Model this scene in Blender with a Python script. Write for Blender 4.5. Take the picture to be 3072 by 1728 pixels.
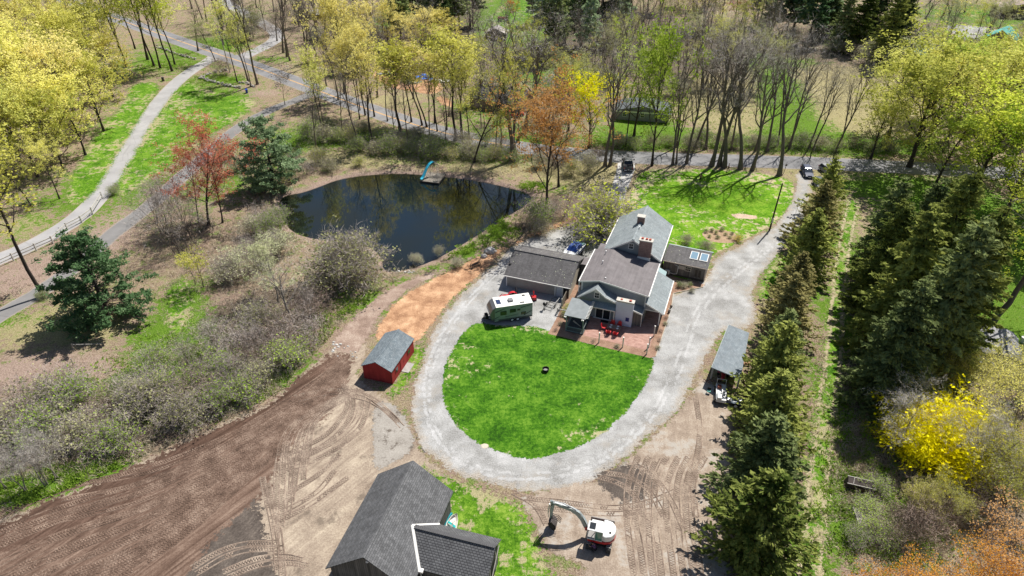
import bpy, math, random
import numpy as np
from mathutils import Vector, Matrix, noise
from mathutils.geometry import delaunay_2d_cdt

for _o in list(bpy.data.objects):
    bpy.data.objects.remove(_o)
SC = bpy.context.scene
COL = SC.collection
R = math.radians

# ---------------------------------------------------------------- camera
CH, CF, CP = 59.0, 2000.0, R(34.3)     # height (m), focal length in px of a 3072 px frame, pitch below horizon
cd = bpy.data.cameras.new('camera')
cam = bpy.data.objects.new('camera', cd)
COL.objects.link(cam)
cam.location = (0, 0, CH)
cam.rotation_euler = (R(90) - CP, 0, 0)
cd.sensor_width = 36
cd.lens = CF / 3072 * 36
cd.clip_start = 1
cd.clip_end = 9000
SC.camera = cam

# ---------------------------------------------------------------- light
SUN_EL, SUN_AZ = R(56), math.atan2(0.62, 0.78)      # azimuth clockwise from +Y
w = bpy.data.worlds.new("World")
SC.world = w
w.use_nodes = True
nt = w.node_tree
bg = nt.nodes['Background']
sky = nt.nodes.new('ShaderNodeTexSky')
sky.sky_type = 'NISHITA'
sky.sun_disc = False
sky.sun_elevation = SUN_EL
sky.sun_rotation = SUN_AZ
nt.links.new(sky.outputs[0], bg.inputs[0])
bg.inputs[1].default_value = 0.06
sl = bpy.data.lights.new('sun', 'SUN')
sl.energy = 5.0
sl.angle = R(0.5)
sl.color = (1.0, 0.95, 0.87)
so = bpy.data.objects.new('sun', sl)
COL.objects.link(so)
sd = Vector((math.sin(SUN_AZ) * math.cos(SUN_EL), math.cos(SUN_AZ) * math.cos(SUN_EL), math.sin(SUN_EL)))
so.rotation_euler = sd.to_track_quat('Z', 'Y').to_euler()
so.location = (60, 120, 150)
SC.view_settings.view_transform = 'Standard'
SC.view_settings.look = 'None'
SC.view_settings.exposure = 0.38
SC.view_settings.gamma = 1.0
SC.render.engine = 'CYCLES'
SC.cycles.max_bounces = 5
SC.cycles.diffuse_bounces = 2
SC.cycles.glossy_bounces = 3
SC.cycles.transparent_max_bounces = 8
SC.cycles.caustics_reflective = False
SC.cycles.caustics_refractive = False


# ---------------------------------------------------------------- helpers
def P(px, py, z=0.0):
    """point of the place at height z seen at pixel (px, py) of the 3072x1728 photograph"""
    u = (px - 1536) / CF
    v = (py - 864) / CF
    dy = math.cos(CP) - v * math.sin(CP)
    dz = -math.sin(CP) - v * math.cos(CP)
    t = (z - CH) / dz
    return (u * t, dy * t)


def G(dx, dy, z=0.0):
    return P(dx * 1.19255, dy * 1.19255, z)


def proj(x, y, z):
    d = z - CH
    Z = y * math.cos(CP) - d * math.sin(CP)
    Y = -y * math.sin(CP) - d * math.cos(CP)
    return (1536 + CF * x / Z, 864 + CF * Y / Z)


def top_h(bx, by, ty):
    """height of an upright thing whose foot is at picture spot (bx, by) and whose top reaches row ty"""
    x, y = G(bx, by)
    lo, hi = 0.0, 45.0
    for _ in range(30):
        m = (lo + hi) / 2
        if proj(x, y, m)[1] / 1.19255 > ty:
            lo = m
        else:
            hi = m
    return lo


def tag(o, label=None, cat=None, group=None, kind=None):
    if label: o['label'] = label
    if cat: o['category'] = cat
    if group: o['group'] = group
    if kind: o['kind'] = kind
    return o


def thing(name, label, cat, loc=(0, 0, 0), rz=0.0, group=None, sc=None):
    o = bpy.data.objects.new(name, None)
    o.empty_display_size = 0.3
    COL.objects.link(o)
    o.location = (loc[0], loc[1], loc[2] if len(loc) > 2 else 0)
    o.rotation_euler = (0, 0, rz)
    if sc is not None:
        o.scale = sc if isinstance(sc, (tuple, list)) else (sc, sc, sc)
    return tag(o, label, cat, group)


def raw_mesh(name, V, F, mats=(), mi=None, smooth=False):
    """V (n,3) array, F (m,k) array of equal-length faces"""
    V = np.asarray(V, dtype=np.float32)
    F = np.asarray(F, dtype=np.int32)
    me = bpy.data.meshes.new(name)
    n, k = F.shape
    me.vertices.add(len(V))
    me.vertices.foreach_set('co', V.ravel())
    me.loops.add(n * k)
    me.loops.foreach_set('vertex_index', F.ravel())
    me.polygons.add(n)
    me.polygons.foreach_set('loop_start', np.arange(0, n * k, k, dtype=np.int32))
    me.polygons.foreach_set('loop_total', np.full(n, k, dtype=np.int32))
    if mi is not None:
        me.polygons.foreach_set('material_index', np.asarray(mi, dtype=np.int32))
    me.polygons.foreach_set('use_smooth', np.full(n, smooth))
    for m in mats: me.materials.append(m)
    me.update()
    me.validate()
    return me


def link(name, me, parent=None, loc=None, rz=None):
    o = bpy.data.objects.new(name, me)
    COL.objects.link(o)
    if parent: o.parent = parent
    if loc: o.location = loc
    if rz is not None: o.rotation_euler = (0, 0, rz)
    return o


class MB:
    """collects shapes and links them as one mesh object"""
    def __init__(s):
        s.v, s.f, s.m = [], [], []

    def add(s, vs, fs, mi=0):
        b = len(s.v)
        s.v += [tuple(q) for q in vs]
        s.f += [tuple(i + b for i in f) for f in fs]
        s.m += [mi] * len(fs)
        return s

    def box(s, x0, x1, y0, y1, z0, z1, mi=0):
        v = [(x0, y0, z0), (x1, y0, z0), (x1, y1, z0), (x0, y1, z0), (x0, y0, z1), (x1, y0, z1), (x1, y1, z1), (x0, y1, z1)]
        return s.add(v, [(0, 3, 2, 1), (4, 5, 6, 7), (0, 1, 5, 4), (1, 2, 6, 5), (2, 3, 7, 6), (3, 0, 4, 7)], mi)

    def hexa(s, b, t, mi=0):
        return s.add(list(b) + list(t), [(0, 3, 2, 1), (4, 5, 6, 7), (0, 1, 5, 4), (1, 2, 6, 5), (2, 3, 7, 6), (3, 0, 4, 7)], mi)

    def slab(s, quad, th, mi=0):
        """thick plate: quad is the top face, thickness straight down"""
        return s.hexa([(x, y, z - th) for x, y, z in quad], quad, mi)

    def prism(s, poly, axis, a0, a1, mi=0):
        """poly: 2-D outline; extruded along axis ('x': outline is (y,z); 'y': (x,z); 'z': (x,y))"""
        def mk(p, a):
            return {'x': (a, p[0], p[1]), 'y': (p[0], a, p[1]), 'z': (p[0], p[1], a)}[axis]
        n = len(poly)
        v = [mk(p, a0) for p in poly] + [mk(p, a1) for p in poly]
        f = [tuple(range(n))[::-1], tuple(range(n, 2 * n))] + [(i, (i + 1) % n, n + (i + 1) % n, n + i) for i in range(n)]
        return s.add(v, f, mi)

    def tube(s, pts, rad, n=8, mi=0, cap=True):
        pts = [Vector(p) for p in pts]
        if not hasattr(rad, '__len__'): rad = [rad] * len(pts)
        vs, fs = [], []
        ref = None
        for i, p in enumerate(pts):
            t = (pts[min(i + 1, len(pts) - 1)] - pts[max(i - 1, 0)])
            if t.length < 1e-9: t = Vector((0, 0, 1))
            t.normalize()
            if ref is None:
                ref = Vector((1, 0, 0)) if abs(t.x) < 0.8 else Vector((0, 1, 0))
            u = (ref - t * ref.dot(t)).normalized()
            ref = u
            w_ = t.cross(u)
            for k in range(n):
                a = 2 * math.pi * k / n
                vs.append(p + (u * math.cos(a) + w_ * math.sin(a)) * rad[i])
        for i in range(len(pts) - 1):
            for k in range(n):
                a, b = i * n + k, i * n + (k + 1) % n
                fs.append((a, b, b + n, a + n))
        if cap:
            fs.append(tuple(range(n))[::-1])
            fs.append(tuple(range((len(pts) - 1) * n, len(pts) * n)))
        return s.add(vs, fs, mi)

    def lathe(s, prof, c=(0, 0, 0), n=16, mi=0, axis='z'):
        vs, fs = [], []
        for r_, h in prof:
            for k in range(n):
                a = 2 * math.pi * k / n
                x, y = r_ * math.cos(a), r_ * math.sin(a)
                q = {'z': (x, y, h), 'x': (h, x, y), 'y': (x, h, y)}[axis]
                vs.append((q[0] + c[0], q[1] + c[1], q[2] + c[2]))
        for i in range(len(prof) - 1):
            for k in range(n):
                a, b = i * n + k, i * n + (k + 1) % n
                fs.append((a, b, b + n, a + n))
        fs.append(tuple(range(n))[::-1])
        fs.append(tuple(range((len(prof) - 1) * n, len(prof) * n)))
        return s.add(vs, fs, mi)

    def loft(s, rings, mi=0, cap=True):
        n = len(rings[0])
        vs = [q for r_ in rings for q in r_]
        fs = []
        for i in range(len(rings) - 1):
            for k in range(n):
                a, b = i * n + k, i * n + (k + 1) % n
                fs.append((a, b, b + n, a + n))
        if cap:
            fs.append(tuple(range(n))[::-1])
            fs.append(tuple(range((len(rings) - 1) * n, len(rings) * n)))
        return s.add(vs, fs, mi)

    def ball(s, c, r, n=10, mi=0, rough=0.0, seed=0):
        rx, ry, rz = r if hasattr(r, '__len__') else (r, r, r)
        m = max(4, n // 2)
        rings = []
        for i in range(1, m):
            th = math.pi * i / m
            ring = []
            for k in range(n):
                a = 2 * math.pi * k / n
                d = Vector((math.sin(th) * math.cos(a), math.sin(th) * math.sin(a), math.cos(th)))
                q = 1 + rough * noise.noise(d * 1.7 + Vector((seed, seed * 2.1, 0)))
                ring.append((c[0] + d.x * rx * q, c[1] + d.y * ry * q, c[2] + d.z * rz * q))
            rings.append(ring)
        b = len(s.v)
        s.loft(rings, mi, cap=False)
        s.v += [(c[0], c[1], c[2] + rz), (c[0], c[1], c[2] - rz)]
        t, u = len(s.v) - 2, len(s.v) - 1
        L = b + (m - 2) * n
        for k in range(n):
            s.f.append((b + (k + 1) % n, b + k, t)); s.m.append(mi)
            s.f.append((L + k, L + (k + 1) % n, u)); s.m.append(mi)
        return s

    def xf(s, i0, fn):
        for i in range(i0, len(s.v)):
            s.v[i] = tuple(fn(Vector(s.v[i])))
        return s

    def build(s, name, mat, parent=None, smooth=False, bevel=0.0):
        me = bpy.data.meshes.new(name)
        me.from_pydata(s.v, [], s.f)
        for m in (mat if isinstance(mat, (list, tuple)) else [mat]): me.materials.append(m)
        me.polygons.foreach_set('material_index', s.m)
        me.polygons.foreach_set('use_smooth', [smooth] * len(s.f))
        me.update()
        o = link(name, me, parent)
        if bevel:
            b = o.modifiers.new('bevel', 'BEVEL')
            b.width = bevel
            b.segments = 2
            b.limit_method = 'ANGLE'
        return o


# ---------------------------------------------------------------- materials
class NT:
    def __init__(s, name):
        s.m = bpy.data.materials.new(name)
        s.m.use_nodes = True
        s.t = s.m.node_tree
        s.n, s.l = s.t.nodes, s.t.links
        s.bsdf = s.n['Principled BSDF']
        s.out = s.n['Material Output']

    def new(s, t, **kw):
        q = s.n.new(t)
        for k, v in kw.items():
            if k in q.inputs.keys():
                q.inputs[k].default_value = v
            else:
                setattr(q, k, v)
        return q

    def pos(s, kind='world'):
        if kind == 'world':
            return s.new('ShaderNodeNewGeometry').outputs['Position']
        return s.new('ShaderNodeTexCoord').outputs['Object']

    def noise(s, vec, scale, detail=4, rough=0.6, out='Fac', dist=0.0):
        q = s.new('ShaderNodeTexNoise', Scale=scale, Detail=detail, Roughness=rough, Distortion=dist)
        s.l.new(vec, q.inputs['Vector'])
        return q.outputs[out]

    def ramp(s, fac, stops, interp='LINEAR'):
        q = s.new('ShaderNodeValToRGB')
        q.color_ramp.interpolation = interp
        e = q.color_ramp.elements
        while len(e) < len(stops): e.new(0.5)
        for i, (p, c) in enumerate(stops):
            e[i].position = p
            e[i].color = (c if hasattr(c, '__len__') else (c, c, c))[:3] + (1,) if not hasattr(c, '__len__') or len(c) == 3 else c
        s.l.new(fac, q.inputs[0])
        return q.outputs[0]

    def mix(s, fac, a, b, mode='MIX'):
        q = s.new('ShaderNodeMix', data_type='RGBA', blend_type=mode)
        for sock, v in ((q.inputs[0], fac), (q.inputs[6], a), (q.inputs[7], b)):
            if isinstance(v, (int, float)): sock.default_value = v if sock.type == 'VALUE' else (v, v, v, 1)
            elif isinstance(v, tuple): sock.default_value = v + (1,)
            else: s.l.new(v, sock)
        return q.outputs[2]

    def math(s, op, a, b=0.0, clamp=False):
        q = s.new('ShaderNodeMath', operation=op, use_clamp=clamp)
        for i, v in enumerate((a, b)):
            if isinstance(v, (int, float)): q.inputs[i].default_value = v
            else: s.l.new(v, q.inputs[i])
        return q.outputs[0]

    def attr(s, name, out='Fac'):
        return s.new('ShaderNodeAttribute', attribute_name=name).outputs[out]

    def mapping(s, vec, scale=(1, 1, 1), rot=(0, 0, 0), loc=(0, 0, 0)):
        q = s.new('ShaderNodeMapping')
        q.inputs['Scale'].default_value = scale
        q.inputs['Rotation'].default_value = rot
        q.inputs['Location'].default_value = loc
        s.l.new(vec, q.inputs['Vector'])
        return q.outputs[0]

    def bump(s, h, strength=0.5, dist=0.1):
        q = s.new('ShaderNodeBump', Strength=strength, Distance=dist)
        s.l.new(h, q.inputs['Height'])
        s.l.new(q.outputs[0], s.bsdf.inputs['Normal'])

    def col(s, c):
        if isinstance(c, tuple): s.bsdf.inputs['Base Color'].default_value = c + (1,)
        else: s.l.new(c, s.bsdf.inputs['Base Color'])

    def alpha(s, a):
        s.l.new(a, s.bsdf.inputs['Alpha'])


def scl(c, k): return tuple(min(1, x * k) for x in c)


def M(name, c, rough=0.8, var=0.15, scale=2.0, metal=0.0, bump=0.0, spec=0.3):
    """plain weathered surface: two scales of colour noise"""
    t = NT(name)
    p = t.pos('obj')
    n1 = t.noise(p, scale, 4, 0.6)
    n2 = t.noise(p, scale * 11, 3, 0.6)
    f = t.math('ADD', t.math('MULTIPLY', n1, 0.6), t.math('MULTIPLY', n2, 0.4))
    t.col(t.ramp(f, [(0.3, scl(c, 1 - var)), (0.7, scl(c, 1 + var))]))
    t.bsdf.inputs['Roughness'].default_value = rough
    t.bsdf.inputs['Metallic'].default_value = metal
    t.bsdf.inputs['Specular IOR Level'].default_value = spec
    if bump: t.bump(n2, bump, 0.03)
    return t.m


def pattern(name, c, c2, mortar, sx, sy, plane, rough=0.85, msize=0.02, offset=0.5, bump=0.3, spots=None, bias=0.0, streak=0.0):
    """brick / shingle / plank pattern laid in a plane of the object: plane 'xy','yx','xz','yz','zx','zy'"""
    t = NT(name)
    p = t.pos('obj')
    sep = t.new('ShaderNodeSeparateXYZ')
    t.l.new(p, sep.inputs[0])
    cmb = t.new('ShaderNodeCombineXYZ')
    ix = {'x': 0, 'y': 1, 'z': 2}
    t.l.new(sep.outputs[ix[plane[0]]], cmb.inputs[0])
    t.l.new(sep.outputs[ix[plane[1]]], cmb.inputs[1])
    b = t.new('ShaderNodeTexBrick', offset=offset)
    b.inputs['Scale'].default_value = 1
    b.inputs['Brick Width'].default_value = sx
    b.inputs['Row Height'].default_value = sy
    b.inputs['Mortar Size'].default_value = msize
    b.inputs['Mortar Smooth'].default_value = 0.3
    b.inputs['Bias'].default_value = bias
    b.inputs['Color1'].default_value = c + (1,)
    b.inputs['Color2'].default_value = c2 + (1,)
    b.inputs['Mortar'].default_value = mortar + (1,)
    t.l.new(cmb.outputs[0], b.inputs['Vector'])
    n = t.noise(p, 0.8, 5, 0.65)
    n2 = t.noise(p, 14, 3, 0.7)
    k = t.math('ADD', t.math('MULTIPLY', n, 0.7), t.math('MULTIPLY', n2, 0.5))
    colr = t.mix(1.0, b.outputs[0], t.ramp(k, [(0.35, 0.72), (0.85, 1.28)]), 'MULTIPLY')
    if streak:
        st = t.noise(t.mapping(cmb.outputs[0], (1.3, 0.12, 1)), 2.0, 4, 0.6)
        colr = t.mix(1.0, colr, t.ramp(st, [(0.35, 1 - streak), (0.65, 1 + streak)]), 'MULTIPLY')
    if spots:
        vo = t.new('ShaderNodeTexVoronoi', Scale=2.2)
        t.l.new(p, vo.inputs['Vector'])
        m = t.math('LESS_THAN', vo.outputs['Distance'], 0.16)
        m = t.math('MULTIPLY', m, t.math('GREATER_THAN', t.noise(p, 0.5, 2), 0.5))
        colr = t.mix(m, colr, spots)
    t.col(colr)
    t.bsdf.inputs['Roughness'].default_value = rough
    t.bsdf.inputs['Specular IOR Level'].default_value = 0.25
    if bump:
        h = t.math('ADD', t.math('MULTIPLY', b.outputs['Fac'], -1.0), t.math('MULTIPLY', n2, 0.5))
        t.bump(h, bump, 0.03)
    return t.m


def glass_mat(name, c=(0.02, 0.025, 0.03)):
    t = NT(name)
    t.col(c)
    t.bsdf.inputs['Roughness'].default_value = 0.06
    t.bsdf.inputs['Specular IOR Level'].default_value = 0.8
    return t.m


def paint(name, c, rough=0.35, coat=0.3):
    t = NT(name)
    p = t.pos('obj')
    n = t.noise(p, 3, 4)
    t.col(t.ramp(n, [(0.3, scl(c, 0.9)), (0.7, scl(c, 1.06))]))
    t.bsdf.inputs['Roughness'].default_value = rough
    t.bsdf.inputs['Coat Weight'].default_value = coat
    return t.m


def leaf_mat(name, c, c2, trans=0.45, hue=0.0):
    """leaf clumps: two colours mixed by position, a little per-tree variation, light shining through"""
    t = NT(name)
    p = t.pos('world')
    n1 = t.noise(p, 0.35, 3, 0.6)
    n2 = t.noise(p, 3.1, 2, 0.6)
    oi = t.new('ShaderNodeObjectInfo')
    f = t.math('ADD', t.math('MULTIPLY', n1, 0.5), t.math('MULTIPLY', n2, 0.5))
    f = t.math('ADD', f, t.math('MULTIPLY', t.math('SUBTRACT', oi.outputs['Random'], 0.5), 0.4))
    colr = t.ramp(f, [(0.33, c), (0.66, c2)])
    d = t.new('ShaderNodeBsdfDiffuse')
    tr = t.new('ShaderNodeBsdfTranslucent')
    mx = t.new('ShaderNodeMixShader')
    mx.inputs[0].default_value = trans
    t.l.new(colr, d.inputs[0])
    t.l.new(colr, tr.inputs[0])
    t.l.new(d.outputs[0], mx.inputs[1])
    t.l.new(tr.outputs[0], mx.inputs[2])
    t.l.new(mx.outputs[0], t.out.inputs[0])
    return t.m
# ================================================================ GROUND
def sdf(X, Y, poly):
    """signed distance to a polygon, negative inside (numpy arrays)"""
    d = np.full(X.shape, 1e9)
    inside = np.zeros(X.shape, bool)
    n = len(poly)
    for i in range(n):
        ax, ay = poly[i]
        bx, by = poly[(i + 1) % n]
        ex, ey = bx - ax, by - ay
        wx, wy = X - ax, Y - ay
        t = np.clip((wx * ex + wy * ey) / (ex * ex + ey * ey + 1e-12), 0, 1)
        d = np.minimum(d, np.hypot(wx - t * ex, wy - t * ey))
        c = ((ay > Y) != (by > Y)) & (X < (bx - ax) * (Y - ay) / (by - ay + 1e-12) + ax)
        inside ^= c
    return np.where(inside, -d, d)


def smooth_poly(p, it=2):
    for _ in range(it):
        q = []
        for i in range(len(p)):
            a, b = p[i], p[(i + 1) % len(p)]
            q += [(a[0] * .75 + b[0] * .25, a[1] * .75 + b[1] * .25), (a[0] * .25 + b[0] * .75, a[1] * .25 + b[1] * .75)]
        p = q
    return p


def smooth_line(p, it=2):
    for _ in range(it):
        q = [p[0]]
        for a, b in zip(p[:-1], p[1:]):
            q += [tuple(a[k] * .75 + b[k] * .25 for k in range(len(a))), tuple(a[k] * .25 + b[k] * .75 for k in range(len(a)))]
        q.append(p[-1])
        p = q
    return p


def densify(p, step):
    q = []
    for i in range(len(p)):
        a, b = p[i], p[(i + 1) % len(p)]
        L = math.hypot(b[0] - a[0], b[1] - a[1])
        k = max(1, int(L / step))
        q += [(a[0] + (b[0] - a[0]) * j / k, a[1] + (b[1] - a[1]) * j / k) for j in range(k)]
    return q


WATER_Z = -0.45
pond_D = [(700, 505), (722, 491), (760, 486), (800, 472), (850, 452), (920, 441), (1000, 437), (1060, 440), (1140, 447), (1200, 456), (1260, 468),
          (1318, 483), (1342, 497), (1318, 520), (1262, 553), (1205, 590), (1145, 626), (1085, 659), (1025, 679), (985, 686), (962, 678), (962, 650),
          (935, 622), (880, 608), (830, 606), (780, 600), (735, 585), (708, 550)]
POND = smooth_poly([G(a, b, WATER_Z) for a, b in pond_D], 2)

GREEN = 0; DRY = 1; DARK = 2; BARE = 3
# areas of the ground cover: picture spot, half-width and half-depth in metres, kind, strength
BLOBS = [
    (520, 250, 14, 12, GREEN, 1), (250, 480, 16, 22, GREEN, .9), (350, 300, 12, 16, GREEN, .9), (420, 150, 26, 26, GREEN, .8), (60, 560, 14, 10, DRY, .9),
    (460, 760, 4.5, 9, GREEN, 1.1), (440, 850, 6, 5, GREEN, .7), (120, 830, 12, 5, DRY, 1), (200, 790, 8, 4, DRY, .8), (30, 800, 8, 6, GREEN, .6),
    (950, 400, 20, 3.5, DRY, 1), (1050, 410, 10, 2.5, GREEN, .6), (850, 400, 10, 5, DRY, .9), (1230, 420, 14, 5, DRY, .8), (1450, 440, 10, 10, DRY, .9), (1400, 470, 8, 5, GREEN, .5),
    (1500, 460, 6, 8, DRY, 1), (1600, 520, 5, 6, DRY, .5),
    (1000, 350, 30, 6, GREEN, .8), (1150, 360, 20, 5, GREEN, .8), (800, 330, 14, 10, GREEN, .5), (1300, 400, 12, 5, GREEN, .6), (1250, 300, 14, 10, GREEN, .6), (1120, 260, 12, 9, GREEN, .5), (1000, 250, 14, 8, DRY, .9),
    (1180, 640, 3, 6, GREEN, .8), (1100, 675, 4, 2, GREEN, .6), (1250, 575, 4, 5, GREEN, .8), (920, 760, 5, 5, GREEN, .8), (760, 900, 6, 3, GREEN, .6), (1000, 705, 3, 2, GREEN, .5),
    (600, 820, 9, 9, DARK, .8), (700, 780, 10, 8, DARK, .7), (560, 920, 9, 7, DARK, .7), (500, 870, 7, 5, GREEN, .7), (400, 960, 8, 5, GREEN, .5), (620, 960, 8, 4, GREEN, .7),
    (300, 1060, 12, 6, DARK, .8), (120, 1100, 12, 7, DARK, .7), (250, 1190, 5, 2, GREEN, 1), (40, 1240, 6, 2, GREEN, 1), (150, 1220, 6, 2, GREEN, .8), (200, 1010, 8, 6, DRY, .7),
    (450, 560, 8, 8, DARK, .6), (620, 600, 9, 8, DARK, .6), (560, 480, 8, 12, GREEN, .5), (700, 400, 9, 14, GREEN, .5), (650, 470, 8, 8, DARK, .6),
    (1600, 340, 8, 10, GREEN, .9), (1640, 320, 10, 8, GREEN, .8), (1800, 350, 40, 6, GREEN, .5), (2050, 370, 30, 5, GREEN, .5), (1850, 360, 30, 5, DARK, .5), (2200, 370, 16, 6, GREEN, .7),
    (1820, 250, 26, 40, DRY, .9), (2080, 250, 30, 40, DRY, 1.2), (1955, 190, 5, 22, GREEN, 1.1), (1965, 240, 5, 16, GREEN, 1.1), (1975, 290, 5, 14, GREEN, 1.2), (2000, 330, 10, 10, GREEN, .8), (1960, 155, 14, 8, GREEN, .9),
    (2150, 170, 26, 14, BARE, .8), (2250, 190, 24, 10, DRY, .8),
    (1430, 200, 12, 9, GREEN, 1.1), (1290, 40, 18, 50, GREEN, 1.1), (1340, 20, 12, 40, GREEN, .9), (1000, 20, 8, 50, GREEN, .9), (1150, 60, 30, 40, DARK, .8), (1500, 100, 60, 50, DARK, .9), (1800, 120, 60, 30, DARK, .8), (1600, 200, 40, 20, BARE, .6), (1440, 190, 12, 8, GREEN, 1),
    (2480, 40, 40, 30, GREEN, .9), (2400, 120, 30, 20, GREEN, .6), (2200, 120, 16, 12, GREEN, .6), (2300, 60, 40, 40, DARK, .5), (2450, 150, 20, 10, DRY, .6),
    (2500, 700, 8, 24, GREEN, .7), (2540, 860, 8, 12, GREEN, .9), (2480, 800, 6, 10, DRY, .6), (2520, 600, 12, 16, GREEN, .7), (2450, 520, 16, 16, GREEN, .7), (2300, 440, 30, 4, DRY, .8), (2200, 470, 14, 6, GREEN, .8),
    (2120, 620, 4, 14, GREEN, 1), (2100, 800, 3.2, 14, GREEN, 1), (2080, 1000, 3, 12, GREEN, .9), (2060, 1200, 3, 8, GREEN, .7), (2040, 1350, 3, 6, GREEN, .7), (2030, 1449, 3, 4, GREEN, .7),
    (2140, 560, 6, 8, DRY, .7), (2160, 1150, 4, 5, DRY, .9), (2200, 1330, 4, 3, GREEN, .8), (2170, 1250, 4, 3, GREEN, .6), (2300, 1200, 8, 8, DARK, .6), (2400, 1100, 10, 12, DARK, .5), (2250, 950, 8, 8, DARK, .9), (2200, 800, 7, 10, DARK, .7),
    (1930, 780, 4, 4, DRY, .8), (1940, 670, 4.5, 6, GREEN, .9), (1830, 860, 2.5, 5, GREEN, .7), (1800, 960, 2.5, 4, DRY, .7), (1900, 560, 2, 3, DRY, .6),
    (1720, 740, 3, 3, DRY, .6), (1380, 820, 4, 2, DRY, .8), (1700, 640, 4, 3, GREEN, .8),
    (650, 60, 26, 40, DARK, .5), (600, 40, 18, 30, GREEN, .5), (850, 120, 24, 20, BARE, .6), (760, 180, 16, 10, DRY, .8), (900, 60, 20, 40, DARK, .5), (700, 150, 10, 5, GREEN, .6), (540, 110, 10, 6, GREEN, 1.2),
    (560, 200, 8, 5, GREEN, .6), (650, 235, 8, 4, BARE, .9), (60, 700, 14, 8, BARE, .9), (250, 600, 10, 6, BARE, .8), (300, 540, 6, 5, BARE, .8),
    (100, 950, 16, 8, BARE, .9), (560, 770, 5, 7, BARE, .8), (520, 680, 5, 5, BARE, .6), (1720, 425, 10, 1, BARE, .9), (1950, 437, 6, 2, BARE, 1)]


def ticks(segs):
    t = []
    for a, b, s in segs:
        n = max(1, int(round((b - a) / s)))
        t += [a + (b - a) * i / n for i in range(n)]
    t.append(segs[-1][1])
    return np.array(t)


def build_ground():
    px = [p[0] for p in POND]; py = [p[1] for p in POND]
    x0, x1, y0, y1 = min(px) - 3, max(px) + 3, min(py) - 3, max(py) + 3
    xs = ticks([(-4000, -600, 400), (-600, -260, 30), (-260, -90, 4), (-90, x0, 1.6), (x0, x1, .5), (x1, 90, 1.6), (90, 260, 4), (260, 600, 30), (600, 4000, 400)])
    ys = ticks([(-600, 0, 100), (0, 28, 7), (28, y0, 1.6), (y0, y1, .5), (y1, 200, 2), (200, 360, 4), (360, 700, 40), (700, 6000, 500)])
    X, Y = np.meshgrid(xs, ys)
    d = sdf(X, Y, POND)
    Z = np.where(d < 0, WATER_Z - np.minimum(-d * .4, 1.0), WATER_Z * (1 - np.clip(d / 1.3, 0, 1)) ** 1.3 + .0)
    nz = np.zeros_like(Z)
    for i in range(X.shape[0]):
        for j in range(X.shape[1]):
            if d[i, j] < 3 and d[i, j] > -3:
                nz[i, j] = noise.noise(Vector((X[i, j] * .9, Y[i, j] * .9, 0)))
    Z += np.where((d > 0) & (d < 2.5), nz * .12 * np.clip(d, 0, 1) * np.clip(2.5 - d, 0, 1), 0)
    V = np.stack([X.ravel(), Y.ravel(), Z.ravel()], 1)
    ny, nx = X.shape
    i = np.arange(ny - 1)[:, None] * nx + np.arange(nx - 1)[None, :]
    F = np.stack([i, i + 1, i + nx + 1, i + nx], -1).reshape(-1, 4)
    chan = np.zeros((4,) + X.shape)
    for bx, by, rx, ry, ch, amp in BLOBS:
        cx, cy = G(bx, by)
        chan[ch] += amp * np.exp(-(((X - cx) / rx) ** 2 + ((Y - cy) / ry) ** 2) ** 0.9)
    chan = np.clip(chan, 0, 1.2)
    me = raw_mesh('ground', V, F, [ground_mat()])
    for k, nm in enumerate(('green', 'dry', 'dark', 'bare')):
        a = me.attributes.new(nm, 'FLOAT', 'POINT')
        a.data.foreach_set('value', chan[k].ravel().astype(np.float32))
    a = me.attributes.new('shore', 'FLOAT', 'POINT')
    a.data.foreach_set('value', np.clip(d, -5, 5).ravel().astype(np.float32))
    tag(link('ground', me), kind='structure')


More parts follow.
